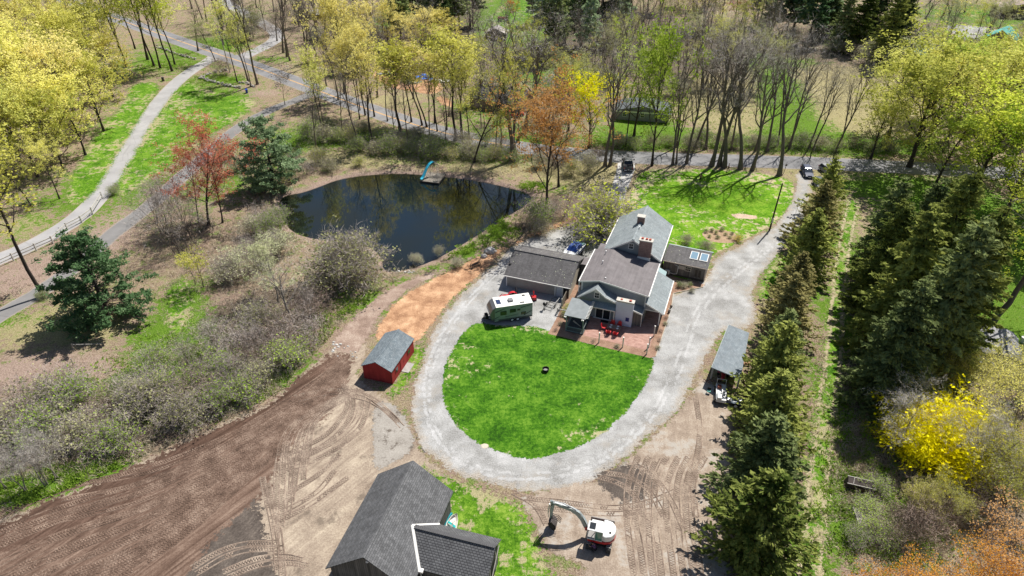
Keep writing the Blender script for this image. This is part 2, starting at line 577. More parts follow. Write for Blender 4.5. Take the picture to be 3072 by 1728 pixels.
def ground_mat():
    t = NT('ground_cover')
    p = t.pos('world')
    big = t.noise(p, 0.22, 5, 0.65)
    mid = t.noise(p, 1.1, 5, 0.7)
    fine = t.noise(p, 5.5, 4, 0.75)
    vf = t.noise(p, 17, 2, 0.7)
    speck = t.math('ADD', t.math('MULTIPLY', fine, 0.55), t.math('MULTIPLY', vf, 0.45))
    litter = t.ramp(speck, [(0.38, (0.06, 0.04, 0.03)), (0.46, (0.21, 0.145, 0.11)), (0.54, (0.36, 0.26, 0.205)), (0.64, (0.60, 0.50, 0.42))])
    green = t.ramp(speck, [(0.38, (0.025, 0.06, 0.006)), (0.49, (0.095, 0.21, 0.014)), (0.62, (0.27, 0.36, 0.07))])
    dry = t.ramp(speck, [(0.38, (0.12, 0.10, 0.04)), (0.5, (0.34, 0.30, 0.15)), (0.62, (0.60, 0.54, 0.34))])
    dark = t.ramp(speck, [(0.40, (0.025, 0.018, 0.013)), (0.5, (0.11, 0.085, 0.06)), (0.62, (0.34, 0.29, 0.23))])
    bare = t.ramp(speck, [(0.38, (0.15, 0.10, 0.08)), (0.5, (0.38, 0.28, 0.23)), (0.66, (0.56, 0.45, 0.38))])
    nn = t.math('ADD', t.math('ADD', t.math('MULTIPLY', mid, 0.4), t.math('MULTIPLY', big, 0.3)), t.math('MULTIPLY', t.noise(p, 2.6, 4, 0.7), 0.3))

    def mask(name, lo=0.2):
        a = t.attr(name)
        s_ = t.math('ADD', t.math('MULTIPLY', a, 0.55), t.math('MULTIPLY', t.math('SUBTRACT', nn, 0.5), 2.6))
        return t.ramp(s_, [(lo + .05, 0.0), (lo + .2, 1.0)])
    c = t.mix(t.ramp(nn, [(0.44, 0.0), (0.56, 0.55)]), litter, dry)
    c = t.mix(t.ramp(t.noise(p, 0.5, 4, 0.7), [(0.53, 0.0), (0.62, 0.7)]), c, green)
    c = t.mix(mask('bare'), c, bare)
    c = t.mix(mask('dry'), c, dry)
    c = t.mix(mask('dark'), c, dark)
    c = t.mix(mask('green'), c, green)
    sh = t.attr('shore')
    shn = t.math('ADD', sh, t.math('MULTIPLY', t.math('SUBTRACT', mid, 0.5), 1.6))
    c = t.mix(t.ramp(t.math('MULTIPLY', shn, 0.25), [(0.10, 1.0), (0.5, 0.0)]), c, bare)
    c = t.mix(t.ramp(t.math('ADD', sh, 0.5), [(0.3, 1.0), (0.75, 0.0)]), c, (0.07, 0.06, 0.035))
    t.col(c)
    t.bsdf.inputs['Roughness'].default_value = 0.95
    t.bsdf.inputs['Specular IOR Level'].default_value = 0.1
    t.bump(speck, 0.9, 0.25)
    return t.m


def sheet(name, poly, mat, z, jit=0.3, step=1.0, seed=0.0, smooth=1, kind='structure', zfun=None):
    poly = smooth_poly(list(poly), smooth) if smooth else list(poly)
    poly = densify(poly, min(0.5, step))
    if jit:
        q = []
        for x, y in poly:
            v = noise.noise_vector(Vector((x * .35 + seed, y * .35, seed))) + noise.noise_vector(Vector((x * 1.6, y * 1.6 + seed, 3))) * .5
            q.append((x + v.x * jit, y + v.y * jit))
        poly = q
    xs = np.arange(min(p[0] for p in poly), max(p[0] for p in poly), step)
    ys = np.arange(min(p[1] for p in poly), max(p[1] for p in poly), step)
    X, Y = np.meshgrid(xs, ys)
    X = X + (np.arange(X.shape[0]) % 2)[:, None] * step * .5
    X, Y = X.ravel(), Y.ravel()
    d = sdf(X, Y, poly)
    k = d < -step * .35
    pts = [Vector(p) for p in poly] + [Vector((a, b)) for a, b in zip(X[k], Y[k])]
    n = len(poly)
    vs, es, fs, _, _, _ = delaunay_2d_cdt(pts, [(i, (i + 1) % n) for i in range(n)], [], 1, 1e-5)
    F = np.array([tuple(f) for f in fs if len(f) == 3])
    V = np.array([(v.x, v.y, z) for v in vs])
    e = np.clip(-sdf(V[:, 0], V[:, 1], poly), 0, 6)
    me = raw_mesh(name, V, F, [mat])
    a = me.attributes.new('edge', 'FLOAT', 'POINT')
    a.data.foreach_set('value', e.astype(np.float32))
    o = link(name, me)
    tag(o, kind=kind)
    return o


def ribbon_poly(line, width):
    """polygon round a centre line; width may be a number or one per point"""
    L, Rr = [], []
    n = len(line)
    for i, p in enumerate(line):
        a = line[max(0, i - 1)]
        b = line[min(n - 1, i + 1)]
        tx, ty = b[0] - a[0], b[1] - a[1]
        q = math.hypot(tx, ty) or 1
        wd = (width[i] if hasattr(width, '__len__') else width) / 2
        L.append((p[0] - ty / q * wd, p[1] + tx / q * wd))
        Rr.append((p[0] + ty / q * wd, p[1] - tx / q * wd))
    return L + Rr[::-1]


def GD(pts): return [G(a, b) for a, b in pts]


def edge_alpha(t, width=0.6, freq=2.2, amt=1.0):
    """ragged borders: the sheet thins out in patches near its edge"""
    p = t.pos('world')
    e = t.attr('edge')
    n = t.noise(p, freq, 5, 0.75)
    s_ = t.math('ADD', t.math('DIVIDE', e, width), t.math('MULTIPLY', t.math('SUBTRACT', n, 0.5), 3.0 * amt))
    t.alpha(t.math('GREATER_THAN', s_, 0.32))


def lawn_mat(name, a, b, c, thin=0.0, thin_col=(0.50, 0.42, 0.28), edge=0.8):
    t = NT(name)
    p = t.pos('world')
    n1 = t.noise(p, 0.35, 5, 0.65)
    n2 = t.noise(p, 2.2, 4, 0.7)
    n3 = t.noise(p, 9, 3, 0.75)
    f = t.math('ADD', t.math('ADD', t.math('MULTIPLY', n1, 0.35), t.math('MULTIPLY', n2, 0.35)), t.math('MULTIPLY', n3, 0.3))
    col = t.ramp(f, [(0.42, a), (0.5, b), (0.585, c)])
    if thin:
        q = t.noise(p, 0.8, 6, 0.75)
        e = t.attr('edge')
        q = t.math('ADD', q, t.math('MULTIPLY', t.math('SUBTRACT', 1.0, t.math('DIVIDE', e, 4.0), True), 0.10))
        q = t.math('ADD', q, t.math('MULTIPLY', t.math('SUBTRACT', t.noise(p, 0.1, 2), 0.5), 0.5))
        m = t.ramp(q, [(0.66 - thin * .12, 0.0), (0.71 - thin * .12, 0.85)])
        tc = t.ramp(n3, [(0.4, scl(thin_col, .75)), (0.62, scl(thin_col, 1.25))])
        col = t.mix(m, col, tc)
    t.col(col)
    t.bsdf.inputs['Roughness'].default_value = 0.9
    t.bsdf.inputs['Specular IOR Level'].default_value = 0.1
    t.bump(t.math('ADD', n3, t.math('MULTIPLY', n2, .6)), 0.8, 0.12)
    edge_alpha(t, edge, 2.5)
    return t.m


def loose_mat(name, a, b, c, edge=0.6, s1=0.4, s2=7, bump=0.5, streak=None, streak_amt=0.0, patch=None, amt=1.0, rim=None):
    """gravel, soil, wood chips"""
    t = NT(name)
    p = t.pos('world')
    n1 = t.noise(p, s1, 6, 0.65)
    n2 = t.noise(p, s2, 4, 0.75)
    f = t.math('ADD', t.math('MULTIPLY', n1, 0.5), t.math('MULTIPLY', n2, 0.5))
    if streak:
        q = t.mapping(t.mapping(p, (1, 1, 1), (0, 0, -streak[0])), (streak[1], streak[2], 1))
        st = t.noise(q, 1.0, 6, 0.7, dist=0.5)
        f = t.math('ADD', t.math('MULTIPLY', f, 1 - streak_amt), t.math('MULTIPLY', st, streak_amt))
    col = t.ramp(f, [(0.36, a), (0.5, b), (0.63, c)])
    if patch:
        m = t.ramp(t.noise(p, patch[1], 5, 0.7), [(patch[2], 0.0), (patch[2] + .09, patch[3])])
        col = t.mix(m, col, patch[0])
    if rim:
        q = t.math('ADD', t.math('DIVIDE', t.attr('edge'), 1.9), t.math('MULTIPLY', t.math('SUBTRACT', t.noise(p, .9, 5, .7), .5), 2.2))
        col = t.mix(t.ramp(q, [(0.2, .7), (0.75, 0.0)]), col, t.ramp(n2, [(.36, scl(rim, .55)), (.64, scl(rim, 1.4))]))
    t.col(col)
    t.bsdf.inputs['Roughness'].default_value = 0.95
    t.bsdf.inputs['Specular IOR Level'].default_value = 0.1
    t.bump(f, bump, 0.15)
    if edge: edge_alpha(t, edge, 1.8, amt)
    return t.m


def asphalt_mat(name, c, crack=0.3):
    t = NT(name)
    p = t.pos('world')
    n1 = t.noise(p, 0.25, 5, 0.6)
    n2 = t.noise(p, 14, 3, 0.8)
    f = t.math('ADD', t.math('MULTIPLY', n1, 0.65), t.math('MULTIPLY', n2, 0.35))
    col = t.ramp(f, [(0.35, scl(c, .82)), (0.65, scl(c, 1.15))])
    v = t.new('ShaderNodeTexVoronoi', Scale=0.16, feature='DISTANCE_TO_EDGE')
    t.l.new(t.mix(0.06, p, t.noise(p, 1.2, 3, out='Color')), v.inputs['Vector'])
    col = t.mix(t.ramp(v.outputs['Distance'], [(0.0, crack), (0.012, 0.0)]), col, scl(c, .45))
    e = t.attr('edge')
    col = t.mix(t.ramp(t.math('ADD', e, t.math('MULTIPLY', t.noise(p, 2, 4), .6)), [(0.25, 0.7), (0.7, 0.0)]), col, (0.40, 0.33, 0.27))
    t.col(col)
    t.bsdf.inputs['Roughness'].default_value = 0.9
    t.bsdf.inputs['Specular IOR Level'].default_value = 0.2
    t.bump(n2, 0.15, 0.03)
    return t.m


build_ground()

# --- pond water
tw = NT('pond_water')
pw = tw.pos('world')
tw.col(tw.ramp(tw.noise(pw, 0.06, 2, 0.5), [(0.42, (0.005, 0.012, 0.017)), (0.6, (0.010, 0.012, 0.006))]))  # bluish stop: reflected sky partly put into the base colour
tw.bsdf.inputs['Roughness'].default_value = 0.02
tw.bsdf.inputs['IOR'].default_value = 1.7
tw.bsdf.inputs['Specular IOR Level'].default_value = 0.5
tw.bump(tw.noise(tw.mapping(pw, (1, 2.2, 1)), 1.6, 2, 0.5), 0.018, 0.1)
big = []
cxp = sum(p[0] for p in POND) / len(POND); cyp = sum(p[1] for p in POND) / len(POND)
for (x, y) in POND:
    q = math.hypot(x - cxp, y - cyp)
    big.append((x + (x - cxp) / q * .6, y + (y - cyp) / q * .6))
sheet('pond_water', big, tw.m, WATER_Z, jit=0, step=4, smooth=0)

# --- paved and loose surfaces, lowest first
Z1, Z2, Z3, Z4, Z5 = .006, .012, .018, .024, .03
gravel = loose_mat('crushed_gravel', (0.17, 0.165, 0.155), (0.345, 0.345, 0.34), (0.52, 0.52, 0.52), 0.9, 0.3, 7, 0.6, patch=((0.34, 0.31, 0.27), .16, .56, .55), rim=(0.36, 0.31, 0.25))
rutg = loose_mat('wheel_worn_gravel', (0.30, 0.30, 0.295), (0.43, 0.43, 0.43), (0.56, 0.56, 0.56), 0.35, 0.3, 6, 0.4)
rutb = loose_mat('dusty_gravel', (0.20, 0.19, 0.175), (0.32, 0.305, 0.285), (0.44, 0.43, 0.41), 0.5, 0.3, 6, 0.4, amt=1.4)
_a, _b = G(150, 1400), G(820, 950)
FD = math.atan2(_b[1] - _a[1], _b[0] - _a[0])
soil_yard = loose_mat('yard_soil', (0.17, 0.13, 0.10), (0.33, 0.265, 0.21), (0.52, 0.45, 0.37), 1.2, 0.4, 6, 0.8, (R(80), 0.2, 1.0), 0.25, patch=((0.40, 0.375, 0.34), .2, .52, .8))
soil_tan = loose_mat('graded_soil', (0.17, 0.13, 0.10), (0.34, 0.275, 0.215), (0.54, 0.46, 0.355), 1.2, 0.3, 5, 0.9, (FD, 0.10, 1.9), 0.28, patch=((0.15, 0.12, 0.095), .33, .57, .75))
soil_red = loose_mat('turned_soil', (0.055, 0.034, 0.025), (0.15, 0.098, 0.074), (0.31, 0.225, 0.175), 2.6, 0.3, 5, 1.0, (FD, 0.09, 1.8), 0.5, amt=.8)
soil_dark = loose_mat('damp_soil', (0.045, 0.037, 0.032), (0.10, 0.083, 0.072), (0.19, 0.16, 0.135), 1.6, 0.6, 5, 0.8, (R(70), 0.12, 1.2), 0.3, amt=.9)
soil_grey = loose_mat('packed_grey_soil', (0.22, 0.20, 0.175), (0.33, 0.305, 0.275), (0.40, 0.375, 0.34), 0.8, 0.4, 5, 0.4, patch=((0.09, 0.07, 0.055), 0.9, .56, .8))
chips = loose_mat('wood_chips', (0.17, 0.085, 0.05), (0.45, 0.26, 0.15), (0.72, 0.48, 0.30), 0.9, 0.5, 7, 0.8)
chips_b = loose_mat('brown_chips', (0.13, 0.085, 0.06), (0.27, 0.18, 0.13), (0.44, 0.32, 0.24), 0.7, 0.5, 8, 0.8)
lawn_a = lawn_mat('lush_lawn', (0.018, 0.068, 0.005), (0.055, 0.175, 0.008), (0.16, 0.31, 0.03), -.05, (0.5, 0.45, 0.27), .5)
lawn_b = lawn_mat('thin_lawn', (0.05, 0.15, 0.006), (0.125, 0.29, 0.010), (0.28, 0.42, 0.05), .72, (0.55, 0.45, 0.31), .8)
lawn_c = lawn_mat('rough_lawn', (0.03, 0.095, 0.006), (0.09, 0.22, 0.010), (0.24, 0.37, 0.05), .8, (0.42, 0.36, 0.22), 2.2)
asph = asphalt_mat('road_asphalt', (0.235, 0.235, 0.245))
asph_l = asphalt_mat('driveway_asphalt', (0.36, 0.355, 0.36))
asph_d = asphalt_mat('path_asphalt', (0.22, 0.215, 0.215))
# --- the road: one centre line from the top left to the right edge
road_c = GD([(40, -60), (180, 8), (330, 60), (465, 108), (535, 132), (610, 156), (700, 190), (790, 224), (880, 258), (960, 287), (1050, 316), (1150, 343), (1280, 367),
             (1400, 384), (1540, 394), (1700, 400), (1900, 406), (2060, 411), (2200, 417), (2350, 425), (2500, 434), (2700, 445)])
rc = smooth_line(road_c, 2)
sheet('road', ribbon_poly(rc, 6.9), asph, Z2, 0.12, 1.4, smooth=0)
yl = M('yellow_road_paint', (0.75, 0.42, 0.12), 0.8, 0.2, 6)
k0 = [i for i, p in enumerate(rc) if p[0] < G(1300, 370)[0]]
rcy = rc[:len(k0)]
for off, nm in ((-.14, 'centre_line'), (.14, 'centre_line')):
    cl = []
    for i, p in enumerate(rcy):
        a, b = rcy[max(0, i - 1)], rcy[min(len(rcy) - 1, i + 1)]
        tx, ty = b[0] - a[0], b[1] - a[1]
        q = math.hypot(tx, ty)
        cl.append((p[0] - ty / q * off, p[1] + tx / q * off))
    sheet(nm, ribbon_poly(cl, .14), yl, Z2 + .004, 0, 3, smooth=0)
sheet('driveway', ribbon_poly(smooth_line(GD([(560, 138), (515, 158), (470, 185), (430, 220), (385, 275), (343, 345), (308, 405), (275, 458), (235, 512), (196, 548), (140, 585), (60, 627), (0, 650), (-90, 690)]), 2),
      [9, 8.5, 8, 6.5, 5.4, 4.6] + [4.4] * 70), asph_l, Z1, 0.1, 1.5, smooth=0)
sheet('upper_driveway', ribbon_poly(smooth_line(GD([(590, 152), (640, 130), (685, 108), (700, 92), (690, 76), (650, 52), (610, 30), (570, 8), (540, -20)]), 2), [11, 9, 7, 6] + [5.2] * 70), asph_l, Z1, 0.1, 2, smooth=0)
sheet('path', ribbon_poly(smooth_line(GD([(795, 232), (745, 252), (690, 272), (640, 297), (600, 320), (545, 365), (490, 415), (430, 470), (370, 524), (300, 575), (245, 622), (185, 675), (120, 722), (50, 765), (-60, 830)]), 2),
      [8, 6, 5] + [3.7] * 90), asph_d, Z1, 0.25, 1.5, smooth=0)
sheet('gravel_drive', GD([(2000, 428), (2052, 428), (2042, 500), (2022, 560), (1985, 615), (1925, 680), (1896, 725), (1900, 765), (1908, 800), (1885, 835), (1822, 826), (1795, 880), (1757, 935), (1738, 990), (1695, 1052),
      (1615, 1110), (1565, 1170), (1485, 1222), (1390, 1247), (1290, 1240), (1190, 1214), (1110, 1174), (1052, 1130), (1034, 1070), (1030, 1000), (1047, 940), (1074, 870), (1103, 800), (1160, 733), (1215, 688), (1283, 620),
      (1360, 586), (1455, 560), (1510, 560), (1590, 640), (1690, 745), (1745, 716), (1786, 692), (1797, 647), (1838, 626), (1890, 600), (1937, 575), (1970, 537), (1992, 492), (2004, 455)]), gravel, Z1, 0.45, 1.1, 1)
sheet('gravel_drive', GD([(1556, 396), (1602, 398), (1595, 440), (1575, 490), (1562, 530), (1530, 600), (1452, 600), (1462, 555), (1522, 500), (1546, 450)]), loose_mat('grey_gravel', (0.36, 0.35, 0.345), (0.47, 0.465, 0.46), (0.60, 0.59, 0.58), 0.4, .4, 7, .3), Z1 + .003, 0.2, 1.2, 2)
sheet('gravel_lot', GD([(2365, 62), (2430, 62), (2512, 72), (2505, 92), (2480, 120), (2440, 110), (2400, 88)]), gravel, Z1, 0.4, 3, 3)
sheet('gravel_lot', GD([(2500, 140), (2620, 150), (2620, 170), (2510, 165)]), gravel, Z1, 0.4, 3, 3)
sheet('upper_lawn', GD([(1600, 445), (1622, 427), (1690, 422), (1780, 424), (1880, 428), (1950, 442), (1992, 452), (2003, 482), (1990, 520), (1966, 553), (1925, 580), (1880, 602), (1838, 622), (1795, 642), (1785, 690), (1690, 720), (1600, 560), (1572, 520), (1590, 470)]), lawn_b, Z2 + .003, 0.35, 1.1, 4)
sheet('left_lawn', GD([(475, 198), (520, 225), (600, 240), (655, 250), (640, 275), (600, 305), (545, 335), (480, 385), (420, 430), (350, 475), (310, 500), (285, 490), (278, 470), (318, 405), (352, 345), (395, 280), (440, 222)]), lawn_c, Z2, 0.5, 1.4, 5)
sheet('driveway_verge', GD([(325, 205), (420, 205), (372, 275), (333, 345), (300, 400), (260, 462), (222, 515), (150, 520), (180, 430), (230, 340), (300, 270)]), lawn_c, Z2, 0.5, 1.6, 6)
sheet('dirt_strip', GD([(1228, 622), (1150, 655), (1060, 690), (1000, 712), (950, 742), (900, 785), (850, 835), (820, 880), (900, 900), (935, 850), (950, 800), (1010, 742), (1080, 702), (1160, 665), (1230, 635)]), loose_mat('pond_bank_soil', (0.16, 0.11, 0.085), (0.32, 0.235, 0.19), (0.50, 0.41, 0.34), 1.0, .4, 6, .8), Z1 + .015, 0.5, 1.2, 7)
sheet('wood_chip_bank', GD([(1452, 540), (1455, 556), (1372, 587), (1287, 617), (1217, 686), (1155, 738), (1103, 795), (1070, 850), (1040, 868), (1000, 855), (960, 866), (932, 852), (950, 803), (1010, 744), (1080, 703), (1150, 668), (1230, 633), (1300, 602), (1380, 570), (1420, 548)]), chips, Z2, 0.5, 1.0, 8)
sheet('dirt_field', GD([(935, 855), (925, 900), (895, 955), (990, 1005), (1035, 1060), (1058, 1130), (1180, 1230), (1180, 1500), (-80, 1560), (-80, 1330), (0, 1300), (100, 1262), (200, 1225), (300, 1180), (450, 1110), (600, 1045), (700, 990), (765, 925), (830, 868), (900, 850)]), soil_tan, Z1, 0.5, 1.2, 9)
sheet('dirt_field', GD([(905, 880), (885, 960), (850, 1030), (800, 1080), (740, 1150), (690, 1230), (640, 1320), (600, 1449), (580, 1560), (-80, 1560), (-80, 1330), (0, 1302), (100, 1264), (200, 1227), (300, 1182), (450, 1112), (600, 1047), (700, 992), (765, 927), (830, 878)]), soil_red, Z1 + .004, 0.7, 1.2, 10)
sheet('dirt_field', GD([(860, 880), (790, 975), (700, 1060), (560, 1150), (400, 1240), (200, 1330), (0, 1400), (-80, 1420), (-80, 1330), (0, 1302), (100, 1264), (200, 1227), (300, 1182), (450, 1112), (600, 1047), (700, 992), (765, 927), (830, 878)]), loose_mat('dark_turned_soil', (0.04, 0.024, 0.018), (0.10, 0.062, 0.046), (0.20, 0.13, 0.10), 1.6, 0.3, 5, 1.0, (FD, 0.09, 1.8), 0.5, amt=1.0), Z1 + .006, 0.7, 1.2, 30)
sheet('dirt_field', GD([(655, 1220), (675, 1320), (705, 1449), (710, 1560), (420, 1560), (480, 1400), (560, 1320)]), soil_dark, Z1 + .008, 0.5, 1.2, 11)
sheet('packed_dirt', GD([(935, 1010), (990, 1010), (1030, 1060), (1052, 1130), (1000, 1165), (935, 1195), (932, 1100)]), soil_grey, Z1 + .012, 0.3, .8, 12)
sheet('dirt_yard', GD([(1757, 930), (1830, 985), (1860, 1050), (1850, 1200), (1840, 1300), (1830, 1560), (1450, 1560), (1480, 1430), (1372, 1400), (1355, 1330), (1310, 1262), (1285, 1238), (1390, 1230), (1480, 1212), (1565, 1165), (1630, 1090), (1700, 1040), (1735, 985)]), soil_yard, Z1 + .009, 0.6, 1.1, 13)
sheet('dirt_yard', GD([(1480, 1180), (1560, 1160), (1640, 1165), (1660, 1210), (1640, 1260), (1560, 1275), (1500, 1240)]), soil_dark, Z1 + .013, 0.5, .8, 14)
sheet('oval_lawn', GD([(1205, 806), (1250, 819), (1330, 816), (1385, 832), (1450, 855), (1560, 874), (1648, 892), (1640, 945), (1600, 1012), (1540, 1076), (1470, 1120), (1400, 1148), (1330, 1159), (1260, 1145), (1190, 1112), (1140, 1070), (1115, 1020), (1106, 965), (1118, 910), (1145, 860), (1172, 825)]), lawn_a, Z2, 0.22, .9, 15)
sheet('barn_lawn', GD([(1055, 1142), (1100, 1176), (1190, 1213), (1300, 1247), (1345, 1300), (1372, 1335), (1380, 1400), (1420, 1449), (1520, 1449), (1520, 1560), (1100, 1560), (1120, 1300), (1040, 1200)]), lawn_c, Z2 + .006, 0.5, .9, 16)
sheet('shed_lawn', GD([(1040, 858), (1085, 855), (1074, 905), (1040, 960), (1005, 1010), (955, 1005), (985, 960), (1020, 900)]), lawn_c, Z2 + .003, 0.4, .8, 17)
sheet('side_lawn', GD([(1905, 690), (1960, 640), (2010, 600), (2000, 700), (1960, 760), (1905, 760), (1898, 725)]), lawn_c, Z1, 0.5, 1, 18)
sheet('pine_lawn', GD([(415, 705), (480, 697), (500, 750), (492, 830), (430, 858), (400, 800)]), lawn_c, Z1, 0.5, 1, 19)
# far ground
sheet('far_lawn', GD([(1215, 70), (1262, 0), (1370, 0), (1352, 60), (1320, 95), (1270, 80)]), lawn_c, Z1, 1, 3, 20)
sheet('far_lawn', GD([(1385, 195), (1450, 186), (1480, 205), (1420, 228)]), lawn_a, Z1, 1, 2, 21)
sheet('far_lawn', GD([(2430, 22), (2540, 20), (2530, 68), (2440, 52)]), lawn_c, Z1, 1, 3, 22)
sheet('wood_chip_lot', GD([(925, 185), (975, 172), (1040, 180), (1120, 205), (1110, 240), (1040, 235), (960, 212)]), chips, Z1, 1, 2, 23)
sheet('wood_chip_lot', GD([(1090, 235), (1140, 250), (1145, 275), (1100, 262)]), chips, Z1, .6, 2, 24)

# --- the grass track with two wheel ruts on the right
tl = smooth_line(GD([(2150, 500), (2135, 560), (2118, 650), (2108, 760), (2100, 880), (2080, 1020), (2062, 1160), (2050, 1300), (2035, 1449), (2020, 1600)]), 2)
rut = loose_mat('worn_track', (0.22, 0.19, 0.11), (0.38, 0.33, 0.21), (0.54, 0.47, 0.33), 0.5, 1, 8, .4, amt=1.6)
for off in (-.85, .85):
    q = []
    for i, p in enumerate(tl):
        a, b = tl[max(0, i - 1)], tl[min(len(tl) - 1, i + 1)]
        tx, ty = b[0] - a[0], b[1] - a[1]
        L = math.hypot(tx, ty)
        q.append((p[0] - ty / L * off, p[1] + tx / L * off))
    sheet('track_rut', ribbon_poly(q, .75), rut, Z2, 0.15, .5, smooth=0)
sheet('grass_track', ribbon_poly(tl, 3.6), lawn_c, Z1, 0.5, 1, smooth=0)

# --- tyre and crawler marks pressed into the soil: raised cleat ridges along curved runs
def track_marks(name, runs, mat):
    V, F = [], []
    for pts, wd, pitch in runs:
        ln = smooth_line(pts, 3)
        acc = 0.0
        for a, b in zip(ln[:-1], ln[1:]):
            L = math.hypot(b[0] - a[0], b[1] - a[1])
            tx, ty = (b[0] - a[0]) / L, (b[1] - a[1]) / L
            s_ = -acc
            while s_ + pitch < L:
                s_ += pitch
                if noise.noise(Vector((a[0] * .5 + s_ * .3, a[1] * .5, wd * 9))) > .22: continue
                cx, cy = a[0] + tx * s_, a[1] + ty * s_
                for sd_ in (-1, 1):
                    u0, u1 = (0.02, 0.5) if sd_ > 0 else (-0.5, -0.02)
                    sk = .25 * sd_
                    pp = []
                    for u in (u0, u1):
                        for w_, h in ((-pitch * .30, 0), (0, .032), (pitch * .30, 0)):
                            q = w_ + sk * (u * wd) + (pitch * .5 if sd_ > 0 else 0)
                            pp.append((cx - ty * u * wd + tx * q, cy + tx * u * wd + ty * q, Z5 + h))
                    n = len(V)
                    V.extend(pp)
                    F += [(n, n + 1, n + 4, n + 3), (n + 1, n + 2, n + 5, n + 4)]
            acc = L - s_
        for sg in (-1, 1):
            pv = None
            for i, p in enumerate(ln):
                a, b = ln[max(0, i - 1)], ln[min(len(ln) - 1, i + 1)]
                L = math.hypot(b[0] - a[0], b[1] - a[1]) or 1
                nx_, ny_ = -(b[1] - a[1]) / L, (b[0] - a[0]) / L
                o_ = sg * (wd * .62 + .05 * noise.noise(Vector((p[0] * .7, p[1] * .7, sg))))
                hh = .02 + .09 * max(0, noise.noise(Vector((p[0] * .25, p[1] * .25, 4 + sg))) + .35)
                q = [(p[0] + nx_ * (o_ - .09), p[1] + ny_ * (o_ - .09), Z1), (p[0] + nx_ * o_, p[1] + ny_ * o_, Z1 + hh), (p[0] + nx_ * (o_ + .11), p[1] + ny_ * (o_ + .11), Z1)]
                n = len(V)
                V.extend(q)
                if pv is not None: F += [(pv, pv + 1, n + 1, n), (pv + 1, pv + 2, n + 2, n + 1)]
                pv = n
    tag(link(name, raw_mesh(name, np.array(V), np.array(F), [mat])), kind='stuff')


rng = random.Random(5)
runs = []
for k in range(26):
    o = k * 1.0 / 26
    y0 = 1310 + 330 * o + rng.uniform(-10, 10)
    pts = [(-60, y0), (150, y0 - 95 + rng.uniform(-15, 15)), (400, 1180 + 230 * o + rng.uniform(-15, 15)), (620, 1075 + 150 * o), (780, 970 + 90 * o), (870, 900 + 60 * o)]
    if rng.random() < .5: pts = pts[rng.randint(0, 2):]
    runs.append((GD([(a + rng.uniform(-9, 9), b_ + rng.uniform(-9, 9)) for a, b_ in pts]), rng.choice([.35, .45, .5]), .26))
RED = runs; runs = []
for pts in ([(700, 1150), (760, 1130), (830, 1090), (870, 1040), (880, 1000), (860, 960)], [(720, 1165), (790, 1140), (860, 1100), (905, 1050), (915, 990)], [(560, 1440), (640, 1405), (720, 1400), (760, 1410)],
            [(480, 1430), (580, 1370), (700, 1365)], [(740, 1000), (820, 980), (900, 985), (950, 1010), (1000, 1060)], [(700, 1440), (692, 1330), (668, 1240), (660, 1200)]):
    runs.append((GD(pts), .45, .26))
    runs.append((GD([(a + 12, b + 14) for a, b in pts]), .45, .26))
for k in range(7):
    a = 700 + k * 13 + rng.uniform(-20, 20)
    runs.append((GD([(a, 1200 + rng.uniform(-60, 200)), (a + rng.uniform(-10, 30), 1120), (a + 40 + rng.uniform(-20, 20), 1050), (890 + rng.uniform(-30, 30), 980)]), rng.choice([.35, .45]), .26))
for k in range(3):
    y = 1230 + k * 30 + rng.uniform(-8, 8)
    runs.append((GD([(690 + rng.uniform(-10, 30), y + 30), (740, y + 10), (800, y - 25), (860 + rng.uniform(-20, 20), y - 80)]), .4, .26))
for k in range(8):
    x = 1600 + k * 24 + rng.uniform(-6, 6)
    runs.append((GD([(x, 1460), (x - 10, 1380), (x - 25 + rng.uniform(-10, 10), 1300), (x - 20, 1220 - k * 3), (x + 10, 1150)]), .45, .28))
for pts in ([(1320, 1252), (1400, 1262), (1480, 1272), (1560, 1280), (1640, 1262), (1700, 1235)], [(1340, 1275), (1430, 1285), (1540, 1295), (1640, 1285)], [(1600, 1170), (1650, 1200), (1690, 1260), (1720, 1330)],
            [(1500, 1200), (1560, 1215), (1600, 1250), (1620, 1300)], [(1520, 1190), (1590, 1200), (1640, 1240), (1670, 1300)], [(1290, 1238), (1350, 1270), (1375, 1320)], [(1750, 1000), (1765, 1100), (1740, 1200), (1750, 1300)]):
    runs.append((GD(pts), .45, .28))
track_marks('tyre_marks', RED, loose_mat('track_soil_dark', (0.06, 0.04, 0.03), (0.17, 0.115, 0.088), (0.34, 0.255, 0.20), 0, 0.5, 6, 0.3))
track_marks('tyre_marks', runs, loose_mat('track_soil', (0.12, 0.09, 0.07), (0.26, 0.20, 0.16), (0.46, 0.38, 0.30), 0, 0.5, 6, 0.3))
runs = []
for k in range(5):
    o = k * 7
    runs.append((GD([(1110 - o, 800 + k), (1072 - o * .6, 900), (1060 - o * .5, 1000), (1072 - o * .5, 1080 + o * .5), (1130 - o * .3, 1150 + o * .6), (1230, 1200 + o * .4), (1340, 1215 + o * .4)]), .35, .3))
